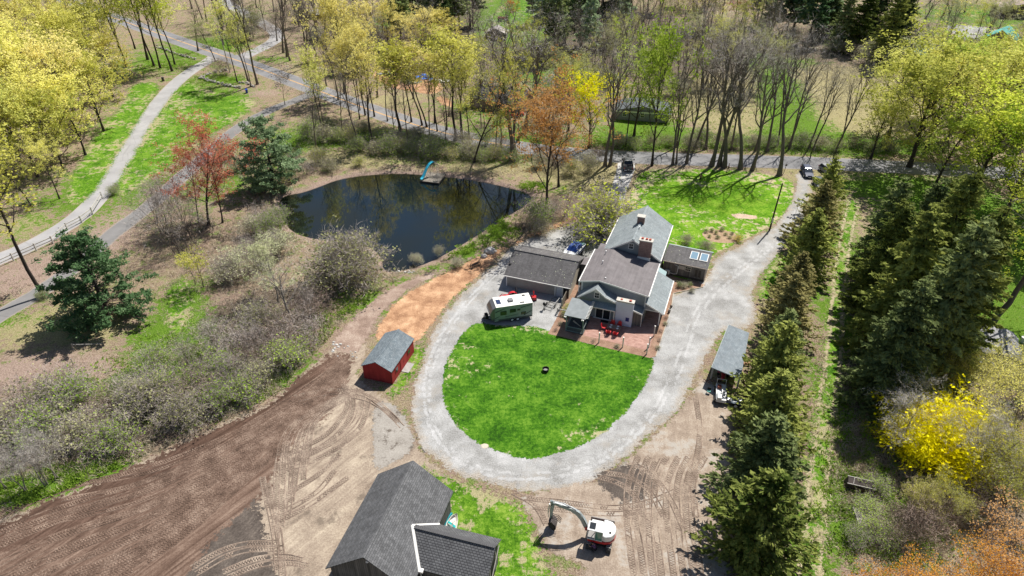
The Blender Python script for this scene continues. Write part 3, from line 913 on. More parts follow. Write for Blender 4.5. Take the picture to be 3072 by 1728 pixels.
for kk, (wd_, m_) in enumerate(((.6, rutg), (.7, rutg))):
    o = (0, 16, 8, 26)[kk]
    pts = [(1290 - o, 655 + o * .3), (1190 - o * .8, 745 + o * .3), (1110 - o, 860), (1078 - o * .8, 960), (1082 - o * .8, 1050 + o * .3), (1128 - o * .4, 1130 + o * .8), (1215, 1182 + o * .9), (1330, 1196 + o * .9), (1450 + o * .3, 1178 + o * .8), (1570 + o * .5, 1110 + o * .8), (1660 + o * .8, 1010 + o * .5), (1712 + o, 890), (1740 + o, 790), (1800 + o, 715 + o * .3), (1900 + o * .6, 645 + o * .4), (1985 + o * .4, 575 + o * .3), (2012 + o * .3, 500)]
    sheet('wheel_ruts', ribbon_poly(smooth_line(GD(pts), 2), wd_), m_, Z1 + .005, .12, .5, 40 + kk, 0)

# ================================================================ TREES
def grow(rng, spec, H):
    """recursive skeleton -> (chains [(pts, radii, level)], tips [(point, dir)])"""
    chains, tips = [], []
    maxl = spec['levels']

    def go(p, d, L, r, lev):
        ns = spec['segs'][min(lev, len(spec['segs']) - 1)]
        pts, rad = [p.copy()], [r]
        wob = spec['wob'][min(lev, len(spec['wob']) - 1)]
        up = spec['up'][min(lev, len(spec['up']) - 1)]
        q = p.copy()
        end = spec.get('end', [.35, .3, .25, .2, .15])[min(lev, 4)]
        for i in range(ns):
            d = (d + Vector((rng.gauss(0, wob), rng.gauss(0, wob), rng.gauss(0, wob) + up))).normalized()
            q = q + d * (L / ns)
            pts.append(q.copy())
            rad.append(r * (1 - (1 - end) * (i + 1) / ns))
        chains.append((pts, rad, lev))
        if lev >= maxl:
            tips.append((pts[-1], d))
            tips.append((pts[len(pts) // 2], d))
            return
        nc = spec['kids'][lev]
        nc = rng.randint(*nc) if isinstance(nc, tuple) else nc
        s0, s1 = spec['span'][lev]
        az = rng.uniform(0, 6.28)
        for k in range(nc):
            f = s0 + (s1 - s0) * ((k + rng.uniform(.1, .9)) / nc)
            j = min(int(f * ns), ns - 1)
            g = f * ns - j
            pos = pts[j].lerp(pts[j + 1], g)
            dd = (pts[j + 1] - pts[j]).normalized()
            az += 2.4 + rng.uniform(-.5, .5)
            a = R(rng.gauss(spec['ang'][lev], 8))
            side = dd.orthogonal().normalized()
            side = Matrix.Rotation(az, 3, dd) @ side
            nd = (dd * math.cos(a) + side * math.sin(a)).normalized()
            sh = spec.get('shape')
            ll = L * spec['ratio'][lev] * rng.uniform(.75, 1.2)
            if lev == 0 and sh:
                ll *= sh((f - s0) / max(1e-6, s1 - s0))
            rr = (rad[j] + (rad[j + 1] - rad[j]) * g) * spec['rr'][lev]
            go(pos, nd, ll, rr, lev + 1)
        if lev > 0: tips.append((pts[-1], d))

    lean = spec.get('lean', 0.02)
    for k in range(spec.get('stems', 1)):
        d0 = Vector((rng.gauss(0, lean), rng.gauss(0, lean), 1)).normalized()
        off = Vector((rng.gauss(0, .1), rng.gauss(0, .1), 0)) * (spec.get('stemspread', 1) if spec.get('stems', 1) > 1 else 0)
        go(off, d0, H * spec.get('trunk', .95) * (rng.uniform(.75, 1.05) if spec.get('stems', 1) > 1 else 1), spec['r0'] * H, 0)
    return chains, tips


def tubes_mesh(name, chains, sides, mat):
    V, F = [], []
    for pts, rad, lev in chains:
        n = sides[min(lev, len(sides) - 1)]
        ref = Vector((1, 0, 0))
        b = len(V)
        m = len(pts)
        for i, p in enumerate(pts):
            t = (pts[min(i + 1, m - 1)] - pts[max(i - 1, 0)]).normalized()
            if abs(ref.dot(t)) > .95: ref = t.orthogonal()
            u = (ref - t * ref.dot(t)).normalized()
            ref = u
            w_ = t.cross(u)
            rr = rad[i]
            if lev == 0 and i == 0: rr *= 1.5
            for k in range(n):
                a = 6.2832 * k / n
                q = p + (u * math.cos(a) + w_ * math.sin(a)) * rr
                V.append((q.x, q.y, q.z))
        for i in range(m - 1):
            for k in range(n):
                a, c = b + i * n + k, b + i * n + (k + 1) % n
                F.append((a, c, c + n, a + n))
    return raw_mesh(name, np.array(V), np.array(F), [mat], smooth=True)


def quads(C, size, nrg, up=0.4, aspect=1.0, dirs=None):
    """small leaf-sized quads at centres C; returns V, F"""
    n = len(C)
    N = nrg.normal(0, 1, (n, 3))
    N[:, 2] = np.abs(N[:, 2]) + up
    N /= np.linalg.norm(N, axis=1)[:, None]
    A = nrg.normal(0, 1, (n, 3)) if dirs is None else dirs + nrg.normal(0, .25, (n, 3))
    U = A - N * (A * N).sum(1)[:, None]
    U /= np.linalg.norm(U, axis=1)[:, None] + 1e-9
    W_ = np.cross(N, U)
    s_ = size * nrg.uniform(.6, 1.35, (n, 1)) * .5
    a, b = U * s_ * aspect, W_ * s_
    V = np.stack([C - a, C - b, C + a, C + b], 1).reshape(-1, 3)
    F = np.arange(n * 4).reshape(-1, 4)
    return V, F


def slivers(rng, tips, n, L, w, up=0.25, spread=0.8):
    """fine twigs: thin flat slivers fanning out of the tips"""
    V, F = [], []
    for p, d in tips:
        for k in range(n):
            dd = (d + Vector((rng.gauss(0, spread), rng.gauss(0, spread), rng.gauss(0, spread) + up))).normalized()
            l = L * rng.uniform(.5, 1.3)
            s_ = dd.orthogonal().normalized()
            s_ = (Matrix.Rotation(rng.uniform(0, 3.1), 3, dd) @ s_) * w
            q = p + Vector((rng.gauss(0, .1), rng.gauss(0, .1), rng.gauss(0, .1)))
            mid = q + dd * l * .5 + Vector((rng.gauss(0, .06), rng.gauss(0, .06), .03)) * l
            e = q + dd * l
            b = len(V)
            V += [tuple(q - s_), tuple(q + s_), tuple(mid + s_ * .7), tuple(mid - s_ * .7), tuple(e + s_ * .3), tuple(e - s_ * .3)]
            F += [(b, b + 1, b + 2, b + 3), (b + 3, b + 2, b + 4, b + 5)]
    return np.array(V), np.array(F)


bark = M('bark_grey_brown', (0.15, 0.125, 0.105), .95, .35, 2.5)
bark_d = M('bark_dark', (0.055, 0.045, 0.038), .95, .3, 2.5)
bark_p = M('bark_pale', (0.27, 0.24, 0.205), .95, .3, 2.5)
twig_g = M('twigs_grey', (0.45, 0.395, 0.36), .95, .3, 1.0)
twig_p = M('twigs_pale', (0.60, 0.56, 0.51), .95, .3, 1.0)
twig_b = M('twigs_brown', (0.33, 0.255, 0.21), .95, .3, 1.0)
LEAF = {
    'yellow': leaf_mat('leaves_yellow', (0.44, 0.45, 0.06), (1.0, 0.95, 0.30)),
    'gold': leaf_mat('leaves_gold', (0.58, 0.52, 0.11), (1.0, 0.90, 0.36)),
    'lime': leaf_mat('leaves_lime', (0.44, 0.52, 0.04), (0.80, 0.86, 0.14)),
    'bright': leaf_mat('leaves_bright_yellow', (0.85, 0.82, 0.01), (1.0, 0.96, 0.03)),
    'green': leaf_mat('leaves_spring_green', (0.30, 0.42, 0.04), (0.62, 0.72, 0.16)),
    'ygreen': leaf_mat('leaves_yellow_green', (0.46, 0.48, 0.09), (0.86, 0.86, 0.27)),
    'red': leaf_mat('leaves_red', (0.36, 0.08, 0.05), (0.66, 0.24, 0.15), .35),
    'orange': leaf_mat('leaves_orange', (0.50, 0.26, 0.08), (0.85, 0.52, 0.22), .4),
    'rust': leaf_mat('leaves_rust', (0.50, 0.20, 0.02), (0.90, 0.45, 0.06), .4),
    'olive': leaf_mat('leaves_olive', (0.24, 0.25, 0.10), (0.52, 0.53, 0.26), .3),
    'pale': leaf_mat('leaves_pale', (0.40, 0.43, 0.22), (0.72, 0.74, 0.46), .3),
    'forsythia': leaf_mat('flowers_yellow', (0.88, 0.74, 0.0), (1.0, 0.95, 0.02), .2),
    'pink': leaf_mat('flowers_pink', (0.55, 0.42, 0.50), (0.80, 0.66, 0.74), .2),
    'shrubgreen': leaf_mat('leaves_shrub_green', (0.20, 0.34, 0.03), (0.48, 0.66, 0.10), .4),
    'needle_g': leaf_mat('needles_green', (0.10, 0.19, 0.08), (0.46, 0.58, 0.34), .35),
    'needle_b': leaf_mat('needles_dark', (0.045, 0.080, 0.028), (0.32, 0.38, 0.15), .3),
    'needle_o': leaf_mat('needles_olive', (0.09, 0.10, 0.030), (0.42, 0.38, 0.16), .3),
    'needle_s': leaf_mat('needles_spruce', (0.06, 0.10, 0.020), (0.44, 0.48, 0.13), .3),
    'twigl': M('twigs_light', (0.66, 0.60, 0.56), .9, .25, 1.0), 'twig': twig_g, 'twigp': twig_p, 'twigb': twig_b,
}
LIB = {}       # name -> list of (height, trunk mesh, crown mesh)


def broad(name, seed, H, spec, leaf_n, leaf_s, clump, twigs=0, twl=.8, lev_from=2, up=.35, sides=(7, 5, 4, 3, 3), shell=0.0, tw_w=.012, thin=False):
    rng = random.Random(seed)
    nrg = np.random.default_rng(seed)
    ch, tips = grow(rng, spec, H)
    # drop thinnest chains' geometry into few-sided tubes
    tm = tubes_mesh(name + '_trunk', ch, sides, bark_d if name in ('maple', 'slender', 'budding') else bark)
    tp = np.array([tuple(p) for p, d in tips])
    if twigs:
        tv, tf = slivers(rng, tips, twigs, twl, tw_w)
    if leaf_n:
        if not name.startswith(('bush', 'near')): tp = tp[(nrg.random(len(tp)) < .8) & (np.array([noise.noise(Vector(q) * .55 + Vector((seed, 0, 0))) for q in tp]) > -.13)]
        per = max(1, leaf_n // len(tp))
        C = np.repeat(tp, per, 0) + nrg.normal(0, clump, (len(tp) * per, 3)) * np.array([1, 1, .7])
        V, F = quads(C, leaf_s, nrg, up)
        if twigs:
            F = np.vstack([F, tf + len(V)]); V = np.vstack([V, tv])
            mi = np.r_[np.zeros(len(F) - len(tf), int), np.ones(len(tf), int)]
        else:
            mi = None
    else:
        V, F, mi = tv, tf, np.ones(len(tf), int)
    cm = raw_mesh(name + '_crown', V, F, [LEAF['yellow'], twig_g], mi)
    LIB.setdefault(name, []).append((H, tm, cm))


def conifer(name, seed, H, rad, nwh, per, leaf_s, kind, droop=-.15, bare=.06, dens=1.0, prof=None, aspect=1.8, trunk_r=.02):
    rng = random.Random(seed)
    nrg = np.random.default_rng(seed)
    chains = [([Vector((0, 0, 0)), Vector((rng.gauss(0, .1), rng.gauss(0, .1), H * .5)), Vector((rng.gauss(0, .15), rng.gauss(0, .15), H))], [H * trunk_r, H * trunk_r * .6, .02], 0)]
    C, D = [], []
    for i in range(nwh):
        f = bare + (1 - bare) * (i + rng.uniform(-.3, .3)) / nwh
        if f < .02 or f > .99: continue
        z = f * H
        pr = prof(f) if prof else (1 - f) ** .8
        for k in range(per):
            if rng.random() < .12: continue
            a = rng.uniform(0, 6.283)
            L = rad * pr * (rng.uniform(.45, 1.25) if kind == 'cedar' else rng.uniform(.6, 1.15)) + .25
            sl_ = droop + rng.gauss(0, .1) + (.5 * f)
            d = Vector((math.cos(a), math.sin(a), sl_))
            pts = [Vector((0, 0, z)), Vector((d.x * L * .5, d.y * L * .5, z + d.z * L * .5)), Vector((d.x * L, d.y * L, z + d.z * L * (.8 if kind != 'pine' else 1.25)))]
            chains.append((pts, [max(.02, .03 * L * .45), .02, .008], 1))
            m = max(3, int(L * 9 * dens / (leaf_s * 2)))
            if kind == 'pine':
                # tufts held on the outer part of each limb, layered with gaps
                for _ in range(max(2, int(L * 1.6))):
                    g = rng.uniform(.38, 1.05)
                    c = pts[0].lerp(pts[2], g)
                    c = Vector((c.x + rng.gauss(0, .28), c.y + rng.gauss(0, .28), c.z + rng.gauss(0, .12)))
                    for _ in range(int(11 * dens)):
                        C.append((c.x + rng.gauss(0, .24), c.y + rng.gauss(0, .24), c.z + rng.gauss(0, .13)))
                        D.append((rng.gauss(0, 1), rng.gauss(0, 1), .8))
            else:
                sd_ = Vector((-d.y, d.x, 0))
                for _ in range(m):
                    g = rng.uniform(.12, 1.0)
                    c = pts[0].lerp(pts[1], g * 2) if g < .5 else pts[1].lerp(pts[2], g * 2 - 1)
                    wd = (.24 if kind == 'cedar' else .32) * L * (1.08 - g) + .12
                    u = rng.gauss(0, wd * .6)
                    c = c + sd_ * u
                    C.append((c.x, c.y, c.z - abs(u) * .2 + rng.gauss(0, .07)))
                    D.append((d.x + sd_.x * (u * 1.5), d.y + sd_.y * (u * 1.5), -.15 if kind == 'spruce' else .35))
    C, D = np.array(C), np.array(D)
    V, F = quads(C, leaf_s, nrg, .5, aspect, D)
    tm = tubes_mesh(name + '_trunk', chains, (7, 3), bark_d)
    cm = raw_mesh(name + '_crown', V, F, [LEAF['needle_g']])
    LIB.setdefault(name, []).append((H, tm, cm))


dome = lambda f: .55 + .75 * math.sin(math.pi * min(1, f * .9 + .1))
for s_ in range(3):      # wide maples with forked limbs from low down
    broad('maple', 11 + s_, 16, dict(levels=3, segs=[7, 5, 4, 3], wob=[.05, .13, .16, .2], up=[.02, .09, .07, .04], kids=[17, 6, 5], span=[(.22, .98), (.25, 1), (.2, 1)],
          ang=[46, 40, 42], ratio=[.46, .5, .5], rr=[.5, .6, .6], r0=.017, shape=dome), 5800, .33, .34, up=.6, twigs=1, twl=.5)
for s_ in range(3):      # tall slender wood-edge trees
    broad('slender', 31 + s_, 20, dict(levels=3, segs=[9, 5, 4, 3], wob=[.045, .14, .18, .2], up=[.03, .14, .08, .05], kids=[14, 5, 4], span=[(.45, .99), (.3, 1), (.2, 1)],
          ang=[38, 38, 42], ratio=[.27, .5, .5], rr=[.5, .6, .6], r0=.0105, lean=.05, shape=dome), 2700, .30, .34, twigs=1, twl=.6, up=.6)
for s_ in range(4):      # tall, still bare trees along the road
    broad('bare', 51 + s_, 22, dict(levels=4, segs=[9, 7, 5, 4, 3], wob=[.075, .2, .25, .28, .28], up=[.04, .13, .07, .05, .04], kids=[8, 5, 4, 3], span=[(.4, .98), (.3, 1), (.25, 1), (.2, 1)],
          ang=[34, 38, 42, 40], ratio=[.40, .46, .5, .5], rr=[.62, .6, .6, .6], r0=.0195, lean=.05, shape=dome), 0, 0, 0, twigs=1, twl=.9, sides=(8, 6, 4, 3, 3), tw_w=.017)
for s_ in range(2):      # budding, half bare
    broad('budding', 71 + s_, 15, dict(levels=4, segs=[7, 6, 4, 3, 3], wob=[.05, .13, .18, .2, .2], up=[.02, .1, .06, .05, .04], kids=[12, 5, 4, 2], span=[(.25, .98), (.3, 1), (.25, 1), (.2, 1)],
          ang=[42, 38, 42, 40], ratio=[.45, .5, .5, .5], rr=[.5, .6, .6, .6], r0=.014, shape=dome), 6500, .20, .3, twigs=1, twl=.6)
for s_ in range(2):      # many thin stems
    broad('clump', 81 + s_, 7, dict(levels=3, stems=9, stemspread=3.0, segs=[6, 4, 3, 2], wob=[.07, .14, .2, .2], up=[.02, .08, .05, .05], kids=[6, 4, 2], span=[(.3, 1), (.3, 1), (.2, 1)],
          ang=[34, 36, 40], ratio=[.38, .5, .5], rr=[.55, .6, .6], r0=.0062, lean=.24), 0, 0, 0, twigs=2, twl=.5, sides=(4, 3, 3, 3), tw_w=.012)
for s_ in range(3):      # round bushes: twiggy, leaves as buds
    broad('bush', 91 + s_, 3.2, dict(levels=2, stems=22, stemspread=3.2, segs=[5, 4, 3], wob=[.12, .18, .2], up=[.0, .05, .05], kids=[7, 4], span=[(.2, 1), (.2, 1)],
          ang=[38, 40], ratio=[.5, .5], rr=[.55, .6], r0=.0055, lean=.5), 2200, .17, .22, twigs=3, twl=.5, sides=(3, 3, 3), tw_w=.010)
for s_ in range(2):      # leafless round bushes
    broad('barebush', 95 + s_, 3.2, dict(levels=3, stems=16, stemspread=3.2, segs=[5, 4, 3, 2], wob=[.12, .18, .2, .2], up=[.0, .05, .05, .04], kids=[6, 4, 2], span=[(.2, 1), (.2, 1), (.2, 1)],
          ang=[38, 40, 40], ratio=[.5, .5, .5], rr=[.55, .6, .6], r0=.0055, lean=.5), 0, 0, 0, twigs=1, twl=.45, sides=(3, 3, 3, 3), tw_w=.013)
broad('sapling', 101, 6, dict(levels=2, segs=[7, 4, 3], wob=[.05, .14, .2], up=[.02, .1, .05], kids=[12, 5], span=[(.3, 1), (.3, 1)], ang=[42, 38], ratio=[.36, .5], rr=[.5, .6], r0=.011), 900, .17, .3, twigs=1, twl=.4)
for s_ in range(2):      # finer trees for the near right corner
    broad('near_budding', 111 + s_, 9, dict(levels=3, stems=3, stemspread=4, segs=[7, 6, 5, 4], wob=[.08, .16, .2, .25], up=[.01, .05, .04, .03], kids=[9, 6, 5], span=[(.25, 1), (.25, 1), (.2, 1)],
          ang=[44, 42, 42], ratio=[.5, .5, .5], rr=[.5, .6, .6], r0=.012, lean=.2), 9000, .14, .26, twigs=2, twl=.5, tw_w=.010)
broad('near_bare', 121, 8, dict(levels=4, stems=2, stemspread=3, segs=[6, 6, 5, 4, 3], wob=[.08, .16, .2, .25, .25], up=[.01, .05, .04, .03, .03], kids=[8, 5, 4, 3], span=[(.25, 1), (.25, 1), (.2, 1), (.2, 1)],
      ang=[44, 42, 42, 42], ratio=[.5, .5, .5, .5], rr=[.62, .66, .66, .7], r0=.017, lean=.25), 0, 0, 0, twigs=2, twl=.4, tw_w=.010)
ppine = lambda f: min(1.0, .6 + 1.6 * f) * (1 - f) ** .75 * 1.15
for s_ in range(2):
    conifer('pine', 131 + s_, 12, 6.4, 13, 12, .18, 'pine', droop=.0, bare=.04, dens=2.3, prof=ppine, aspect=2.3)
for s_ in range(2):
    conifer('tall_pine', 141 + s_, 22, 5.4, 17, 9, .42, 'pine', droop=0, bare=.3, dens=1.3, prof=lambda f: (1 - f) ** .5, aspect=1.8, trunk_r=.012)
for s_ in range(3):
    conifer('cedar', 151 + s_, 11, 4.3, 24, 9, .25, 'cedar', droop=.1, bare=.02, dens=.85, prof=lambda f: (1 - f) ** .85, aspect=2.0)
for s_ in range(3):
    conifer('spruce', 161 + s_, 23, 6.3, 30, 10, .36, 'spruce', droop=-.2, bare=.03, dens=1.0, prof=lambda f: (1 - f) ** .6, aspect=2.2, trunk_r=.013)

REG = []     # every plant placed, for labels that say which one


def plant(lib, v, bx, by, h, leaf, label=None, cat='tree', group=None, name=None, trunk=None, wide=1.0, rz=None, at=None, twig=None, parts=('trunk', 'crown'), lean=None, desc=None):
    if leaf in ('twig', 'twigp', 'twigb', 'twigl'):
        lib = {'bush': 'barebush', 'budding': 'bare', 'slender': 'bare', 'near_budding': 'near_bare'}.get(lib, lib)
    H, tm, cm = LIB[lib][v % len(LIB[lib])]
    x, y = at if at else G(bx, by)
    k = h / H
    o = thing(name or 'tree', label, cat, (x, y, -.02), 0, group, (k * wide, k * wide, k))
    o.rotation_euler[2] = rz if rz is not None else random.Random(int(x * 31 + y * 17)).uniform(0, 6.28)
    if lean:
        o.rotation_mode = 'ZYX'
        o.rotation_euler[0], o.rotation_euler[1] = lean
    a = link(parts[0], tm, o)
    b = link(parts[1], cm, o)
    for ob, mt in ((a, trunk), (b, LEAF[leaf])):
        if mt and ob.material_slots:
            ob.material_slots[0].link = 'OBJECT'
            ob.material_slots[0].material = mt
    if len(b.material_slots) > 1 and (twig or leaf in ('twig', 'twigp', 'twigb', 'twigl')):
        b.material_slots[1].link = 'OBJECT'
        b.material_slots[1].material = twig or LEAF[leaf]
    REG.append((o, desc, group, x, y))
    return o
# ---------------------------------------------------------------- placing the plants
rng = random.Random(77)
ORD = ['first', 'second', 'third', 'fourth', 'fifth', 'sixth', 'seventh', 'eighth', 'ninth', 'tenth', 'eleventh', 'twelfth', 'thirteenth', 'fourteenth', 'fifteenth', 'sixteenth', 'seventeenth', 'eighteenth', 'nineteenth', 'twentieth', 'twenty-first', 'twenty-second']


def row(lib, pts, leaf, name, desc, group, cat='tree', trunk=None, wide=1.0, jit=.12, twig=None, parts=('trunk', 'crown')):
    """pts: (foot x, foot y, height) in picture spots; labels count from the left of the photo"""
    pts = sorted(pts, key=lambda q: proj(*G(q[0], q[1]), q[2] * .6)[0])
    n = len(pts)
    for i, q in enumerate(pts):
        if n == 1: lab = desc
        elif i == 0: lab = desc + ', leftmost of its group'
        elif i == n - 1: lab = desc + ', rightmost of its group'
        else: lab = desc + ', %s from left' % ORD[i]
        lf = leaf[i % len(leaf)] if isinstance(leaf, list) else leaf
        lb = lib[i % len(lib)] if isinstance(lib, list) else lib
        plant(lb, rng.randint(0, 9), q[0], q[1], q[2] * rng.uniform(1 - jit, 1 + jit), lf, lab, cat, group, name, trunk, wide * (q[3] if len(q) > 3 else 1) * rng.uniform(.92, 1.1), twig=twig, parts=parts)


# the yellow maples massed at the upper left
row('maple', [(-60, 130, 17), (40, 130, 17), (135, 120, 18), (215, 110, 17), (265, 140, 14)], 'yellow', 'maple_tree', 'yellow maple at the back of the left wood by the road', 'yellow maples in the left wood')
row('maple', [(-30, 240, 17), (60, 230, 18), (150, 225, 18), (235, 215, 17), (285, 245, 12)], ['yellow', 'gold', 'yellow'], 'maple_tree', 'yellow maple in the middle of the left wood', 'yellow maples in the left wood')
row('maple', [(-50, 350, 16), (30, 345, 17), (110, 340, 17), (190, 335, 16), (262, 330, 13)], ['gold', 'yellow', 'yellow'], 'maple_tree', 'yellow maple towards the front of the left wood', 'yellow maples in the left wood')
row('maple', [(-60, 455, 14), (20, 450, 15), (95, 445, 15), (160, 430, 13)], ['yellow', 'ygreen'], 'maple_tree', 'yellow maple at the front edge of left wood above pale driveway', 'yellow maples in the left wood')
row('budding', [(-40, 545, 12), (150, 500, 9), (80, 520, 10)], ['yellow', 'ygreen'], 'maple_tree', 'thin yellow budding tree beside the pale driveway', 'budding trees beside the pale driveway')
plant('slender', 1, 112, 744, 23, 'yellow', 'tall leaning tree with a bare lower trunk beside the dark path at far left', 'tree', None, 'roadside_tree', wide=1.25, lean=(0, R(-7)), rz=.4)
# grove at the top left beside the junction
row('slender', [(318, 168, 24), (340, 123, 22), (372, 150, 25), (388, 167, 25), (403, 171, 24), (433, 179, 24), (440, 163, 22), (300, 120, 22)], ['lime', 'ygreen'], 'roadside_tree', 'tall slim tree with lime leaves by the junction stone wall', 'slim trees left of the road junction', wide=1.1)
row('slender', [(597, 207, 21), (632, 219, 19), (648, 212, 21), (625, 205, 18)], ['ygreen', 'twig'], 'roadside_tree', 'tall thin trunk behind the blue bin and stone wall', 'thin trees behind the blue bin', wide=.75)
row('bare', [(722, 143, 19), (713, 133, 20), (800, 160, 22), (770, 170, 19), (560, 60, 18), (600, 70, 17)], 'twig', 'bare_tree', 'bare tree beyond the road near the upper drive', 'bare trees beyond the road', wide=.8)
row('sapling', [(717, 263, 9)], 'twig', 'sapling', 'bare sapling beside the turning of the dark path', None)
row('slender', [(813, 350, 18), (822, 345, 15)], 'ygreen', 'young_tree', 'slim budding tree between pine and road', 'slim trees between pine and road', wide=.7)
# trees round the pond
row('budding', [(525, 566, 14.5, .95), (560, 560, 11, .8), (500, 560, 11, .7)], 'red', 'red_maple', 'red budding maple left of the pond', 'red maples left of the pond', jit=.03, wide=1.15, twig=None)
row('clump', [(420, 585, 8), (455, 640, 8.5), (395, 560, 7), (480, 600, 7)], 'twig', 'bare_shrub', 'bare many-stemmed tree beside the dark path and red maples', 'bare clumps left of the pond')
plant('pine', 0, 690, 470, 14.5, 'needle_g', 'dark green pine behind the left end of the pond', 'pine', 'lone pines on the left', 'pine_tree', bark_d, .95)
plant('pine', 1, 272, 795, 14, 'needle_g', 'broad green pine with low limbs in the left meadow', 'pine', 'lone pines on the left', 'pine_tree', bark_d, 1.02)
row('sapling', [(512, 722, 6), (492, 716, 5)], 'yellow', 'sapling', 'thin yellow sapling in the leaf litter right of the pine', 'yellow saplings')
# road-edge trees behind the pond
row('maple', [(867, 235, 20, .7)], 'gold', 'maple_tree', 'big leaning golden maple on the road bend', None)
row('slender', [(905, 300, 19), (919, 290, 20), (939, 372, 21), (942, 293, 19)], 'gold', 'roadside_tree', 'tall thin golden tree between pond and road', 'thin golden trees above the pond', wide=.85)
row('slender', [(1007, 330, 17, 1.5), (1035, 307, 18), (1062, 315, 19), (1074, 320, 19), (1094, 310, 18)], ['yellow', 'gold'], 'roadside_tree', 'slim yellow tree at the roadside above the slide', 'slim yellow trees above the pond', wide=1.15)
row('slender', [(1124, 327, 18), (1147, 353, 20, 1.6), (1160, 335, 18), (1182, 367, 16, .8)], 'yellow', 'roadside_tree', 'yellow crowned tree right of the slide by the road', 'yellow crowned trees right of the slide', wide=1.0)
plant('budding', 0, 1192, 408, 19, 'yellow', 'dark crooked tree leaning right on the pond bank', 'tree', None, 'leaning_tree', bark_d, .8, lean=(0, R(13)), rz=0)
row('bare', [(1289, 405, 24, 1.25), (1296, 398, 20, 1.0), (1322, 330, 21, 1.0)], 'twigl', 'bare_tree', 'big bare spreading tree behind the right end of pond', 'bare trees behind the right end of pond')
row('bare', [(1260, 367, 10)], 'twig', 'bare_tree', 'small bare tree on the verge left of the big bare one', None, wide=.8)
plant('budding', 1, 1375, 540, 20, 'orange', 'orange budding maple at the right end of the pond', 'tree', 'orange budding maples', 'maple_tree', None, 1.0)
plant('budding', 0, 1405, 470, 15, 'orange', 'smaller orange budding tree behind the first one near the pond', 'tree', 'orange budding maples', 'maple_tree', None, 1.0)
plant('maple', 0, 1480, 372, 13.5, 'bright', 'vivid yellow leafed tree at the road right of the orange maple', 'tree', None, 'ornamental_tree', None, .95)
plant('bush', 0, 1415, 235, 5.5, 'pink', 'pale pink blossoming tree beside the far brick house', 'tree', None, 'blossom_tree', None, 1.3)
row('bare', [(1522, 417, 23, .8), (1534, 417, 22, .8)], 'twigl', 'bare_tree', 'bare twin trunk left of the black pickup', 'bare twin trees by the pickup')
row('maple', [(1595, 342, 18, .9)], 'green', 'roadside_tree', 'green crowned forked tree beyond the road above the pickup', None)
row('maple', [(1640, 417, 24, .62)], 'green', 'roadside_tree', 'tall green crowned tree right of the black pickup', None)
row('bare', [(1692, 414, 17, .7), (1701, 412, 15, .6), (1727, 412, 21, .8)], 'twig', 'bare_tree', 'slim bare tree between the green tree and the lawn row', 'slim bare trees by the lawn')
row('bare', [(1790, 417, 24), (1809, 417, 23), (1822, 421, 25), (1862, 425, 23), (1892, 428, 22), (1960, 441, 24)], 'twigl', 'bare_tree', 'tall bare tree in the row along the upper lawn', 'tall bare trees along the upper lawn', wide=.92, jit=.05)
row('bare', [(1955, 367, 20), (1985, 375, 20), (2035, 373, 17), (2045, 378, 16), (2102, 382, 18), (2114, 370, 14)], 'twigl', 'bare_tree', 'bare tree leaning at the far side of the side road', 'bare trees beyond the side road', wide=.6)
plant('maple', 1, 2287, 420, 21, 'ygreen', 'huge yellow-green tree behind the parked cars', 'tree', None, 'maple_tree', None, 1.25)
row('maple', [(2400, 330, 18, 1.3), (2235, 345, 16, 1.2), (2480, 400, 18, 1.3), (2570, 330, 18, 1.3), (2500, 300, 15, 1.2), (2330, 380, 16, 1.2)], ['ygreen', 'yellow', 'green'], 'maple_tree', 'yellow-green tree in the upper right behind the huge one', 'yellow-green trees at the upper right')
row('maple', [(2440, 500, 17, 1.2), (2520, 560, 17, 1.2), (2590, 480, 18, 1.2), (2350, 470, 12, 1.2), (2575, 640, 15, 1.1)], ['green', 'lime'], 'maple_tree', 'fresh green tree at the right edge behind the tall spruces', 'fresh green trees at the right edge')
plant('bare', 2, 2488, 822, 21, 'green', 'thick leaning trunk behind the tin roofed cabin', 'tree', None, 'leaning_tree', bark, 1.1, lean=(0, R(8)), rz=2)
plant('budding', 1, 2600, 800, 17, 'lime', 'lime leafed tree at the right edge beyond the cabin', 'tree', None, 'tree', None, 1.1)
plant('bush', 2, 1512, 590, 6.6, 'lime', 'round bright green tree beside the main house', 'tree', None, 'ornamental_tree', None, 1.25)
plant('bush', 1, 1508, 586, 6.0, 'lime', 'second bright green bushy stem close behind the round tree by the house', 'tree', None, 'ornamental_tree', None, 1.0)
# conifers on the right
row('cedar', [(2064, 545, 13), (2038, 615, 12), (2018, 690, 11), (1985, 775, 10.5), (1962, 850, 12), (1945, 935, 10.5), (1930, 1010, 12)], ['needle_s', 'needle_b', 'needle_o', 'needle_o', 'needle_s', 'needle_o'], 'cedar_tree', 'pointed olive conifer in the row along the drive', 'olive conifers along the drive', 'conifer', bark_d, 1.05, .1)
row('cedar', [(1918, 1110, 11), (1900, 1230, 12), (1885, 1410, 13)], ['needle_s', 'needle_b', 'needle_s'], 'cedar_tree', 'dark green conifer at the near end of the row', 'dark conifers at the near end', 'conifer', bark_d, 1.22, .06)
row('spruce', [(2205, 1010, 19), (2300, 955, 24), (2345, 930, 24), (2215, 880, 22), (2180, 780, 19), (2290, 820, 24), (2190, 690, 17), (2380, 850, 20), (2270, 720, 19)], ['needle_b', 'needle_s'], 'spruce_tree', 'tall dark spruce between grass track and cabin', 'tall dark spruces', 'spruce', bark_d, .92, .05)
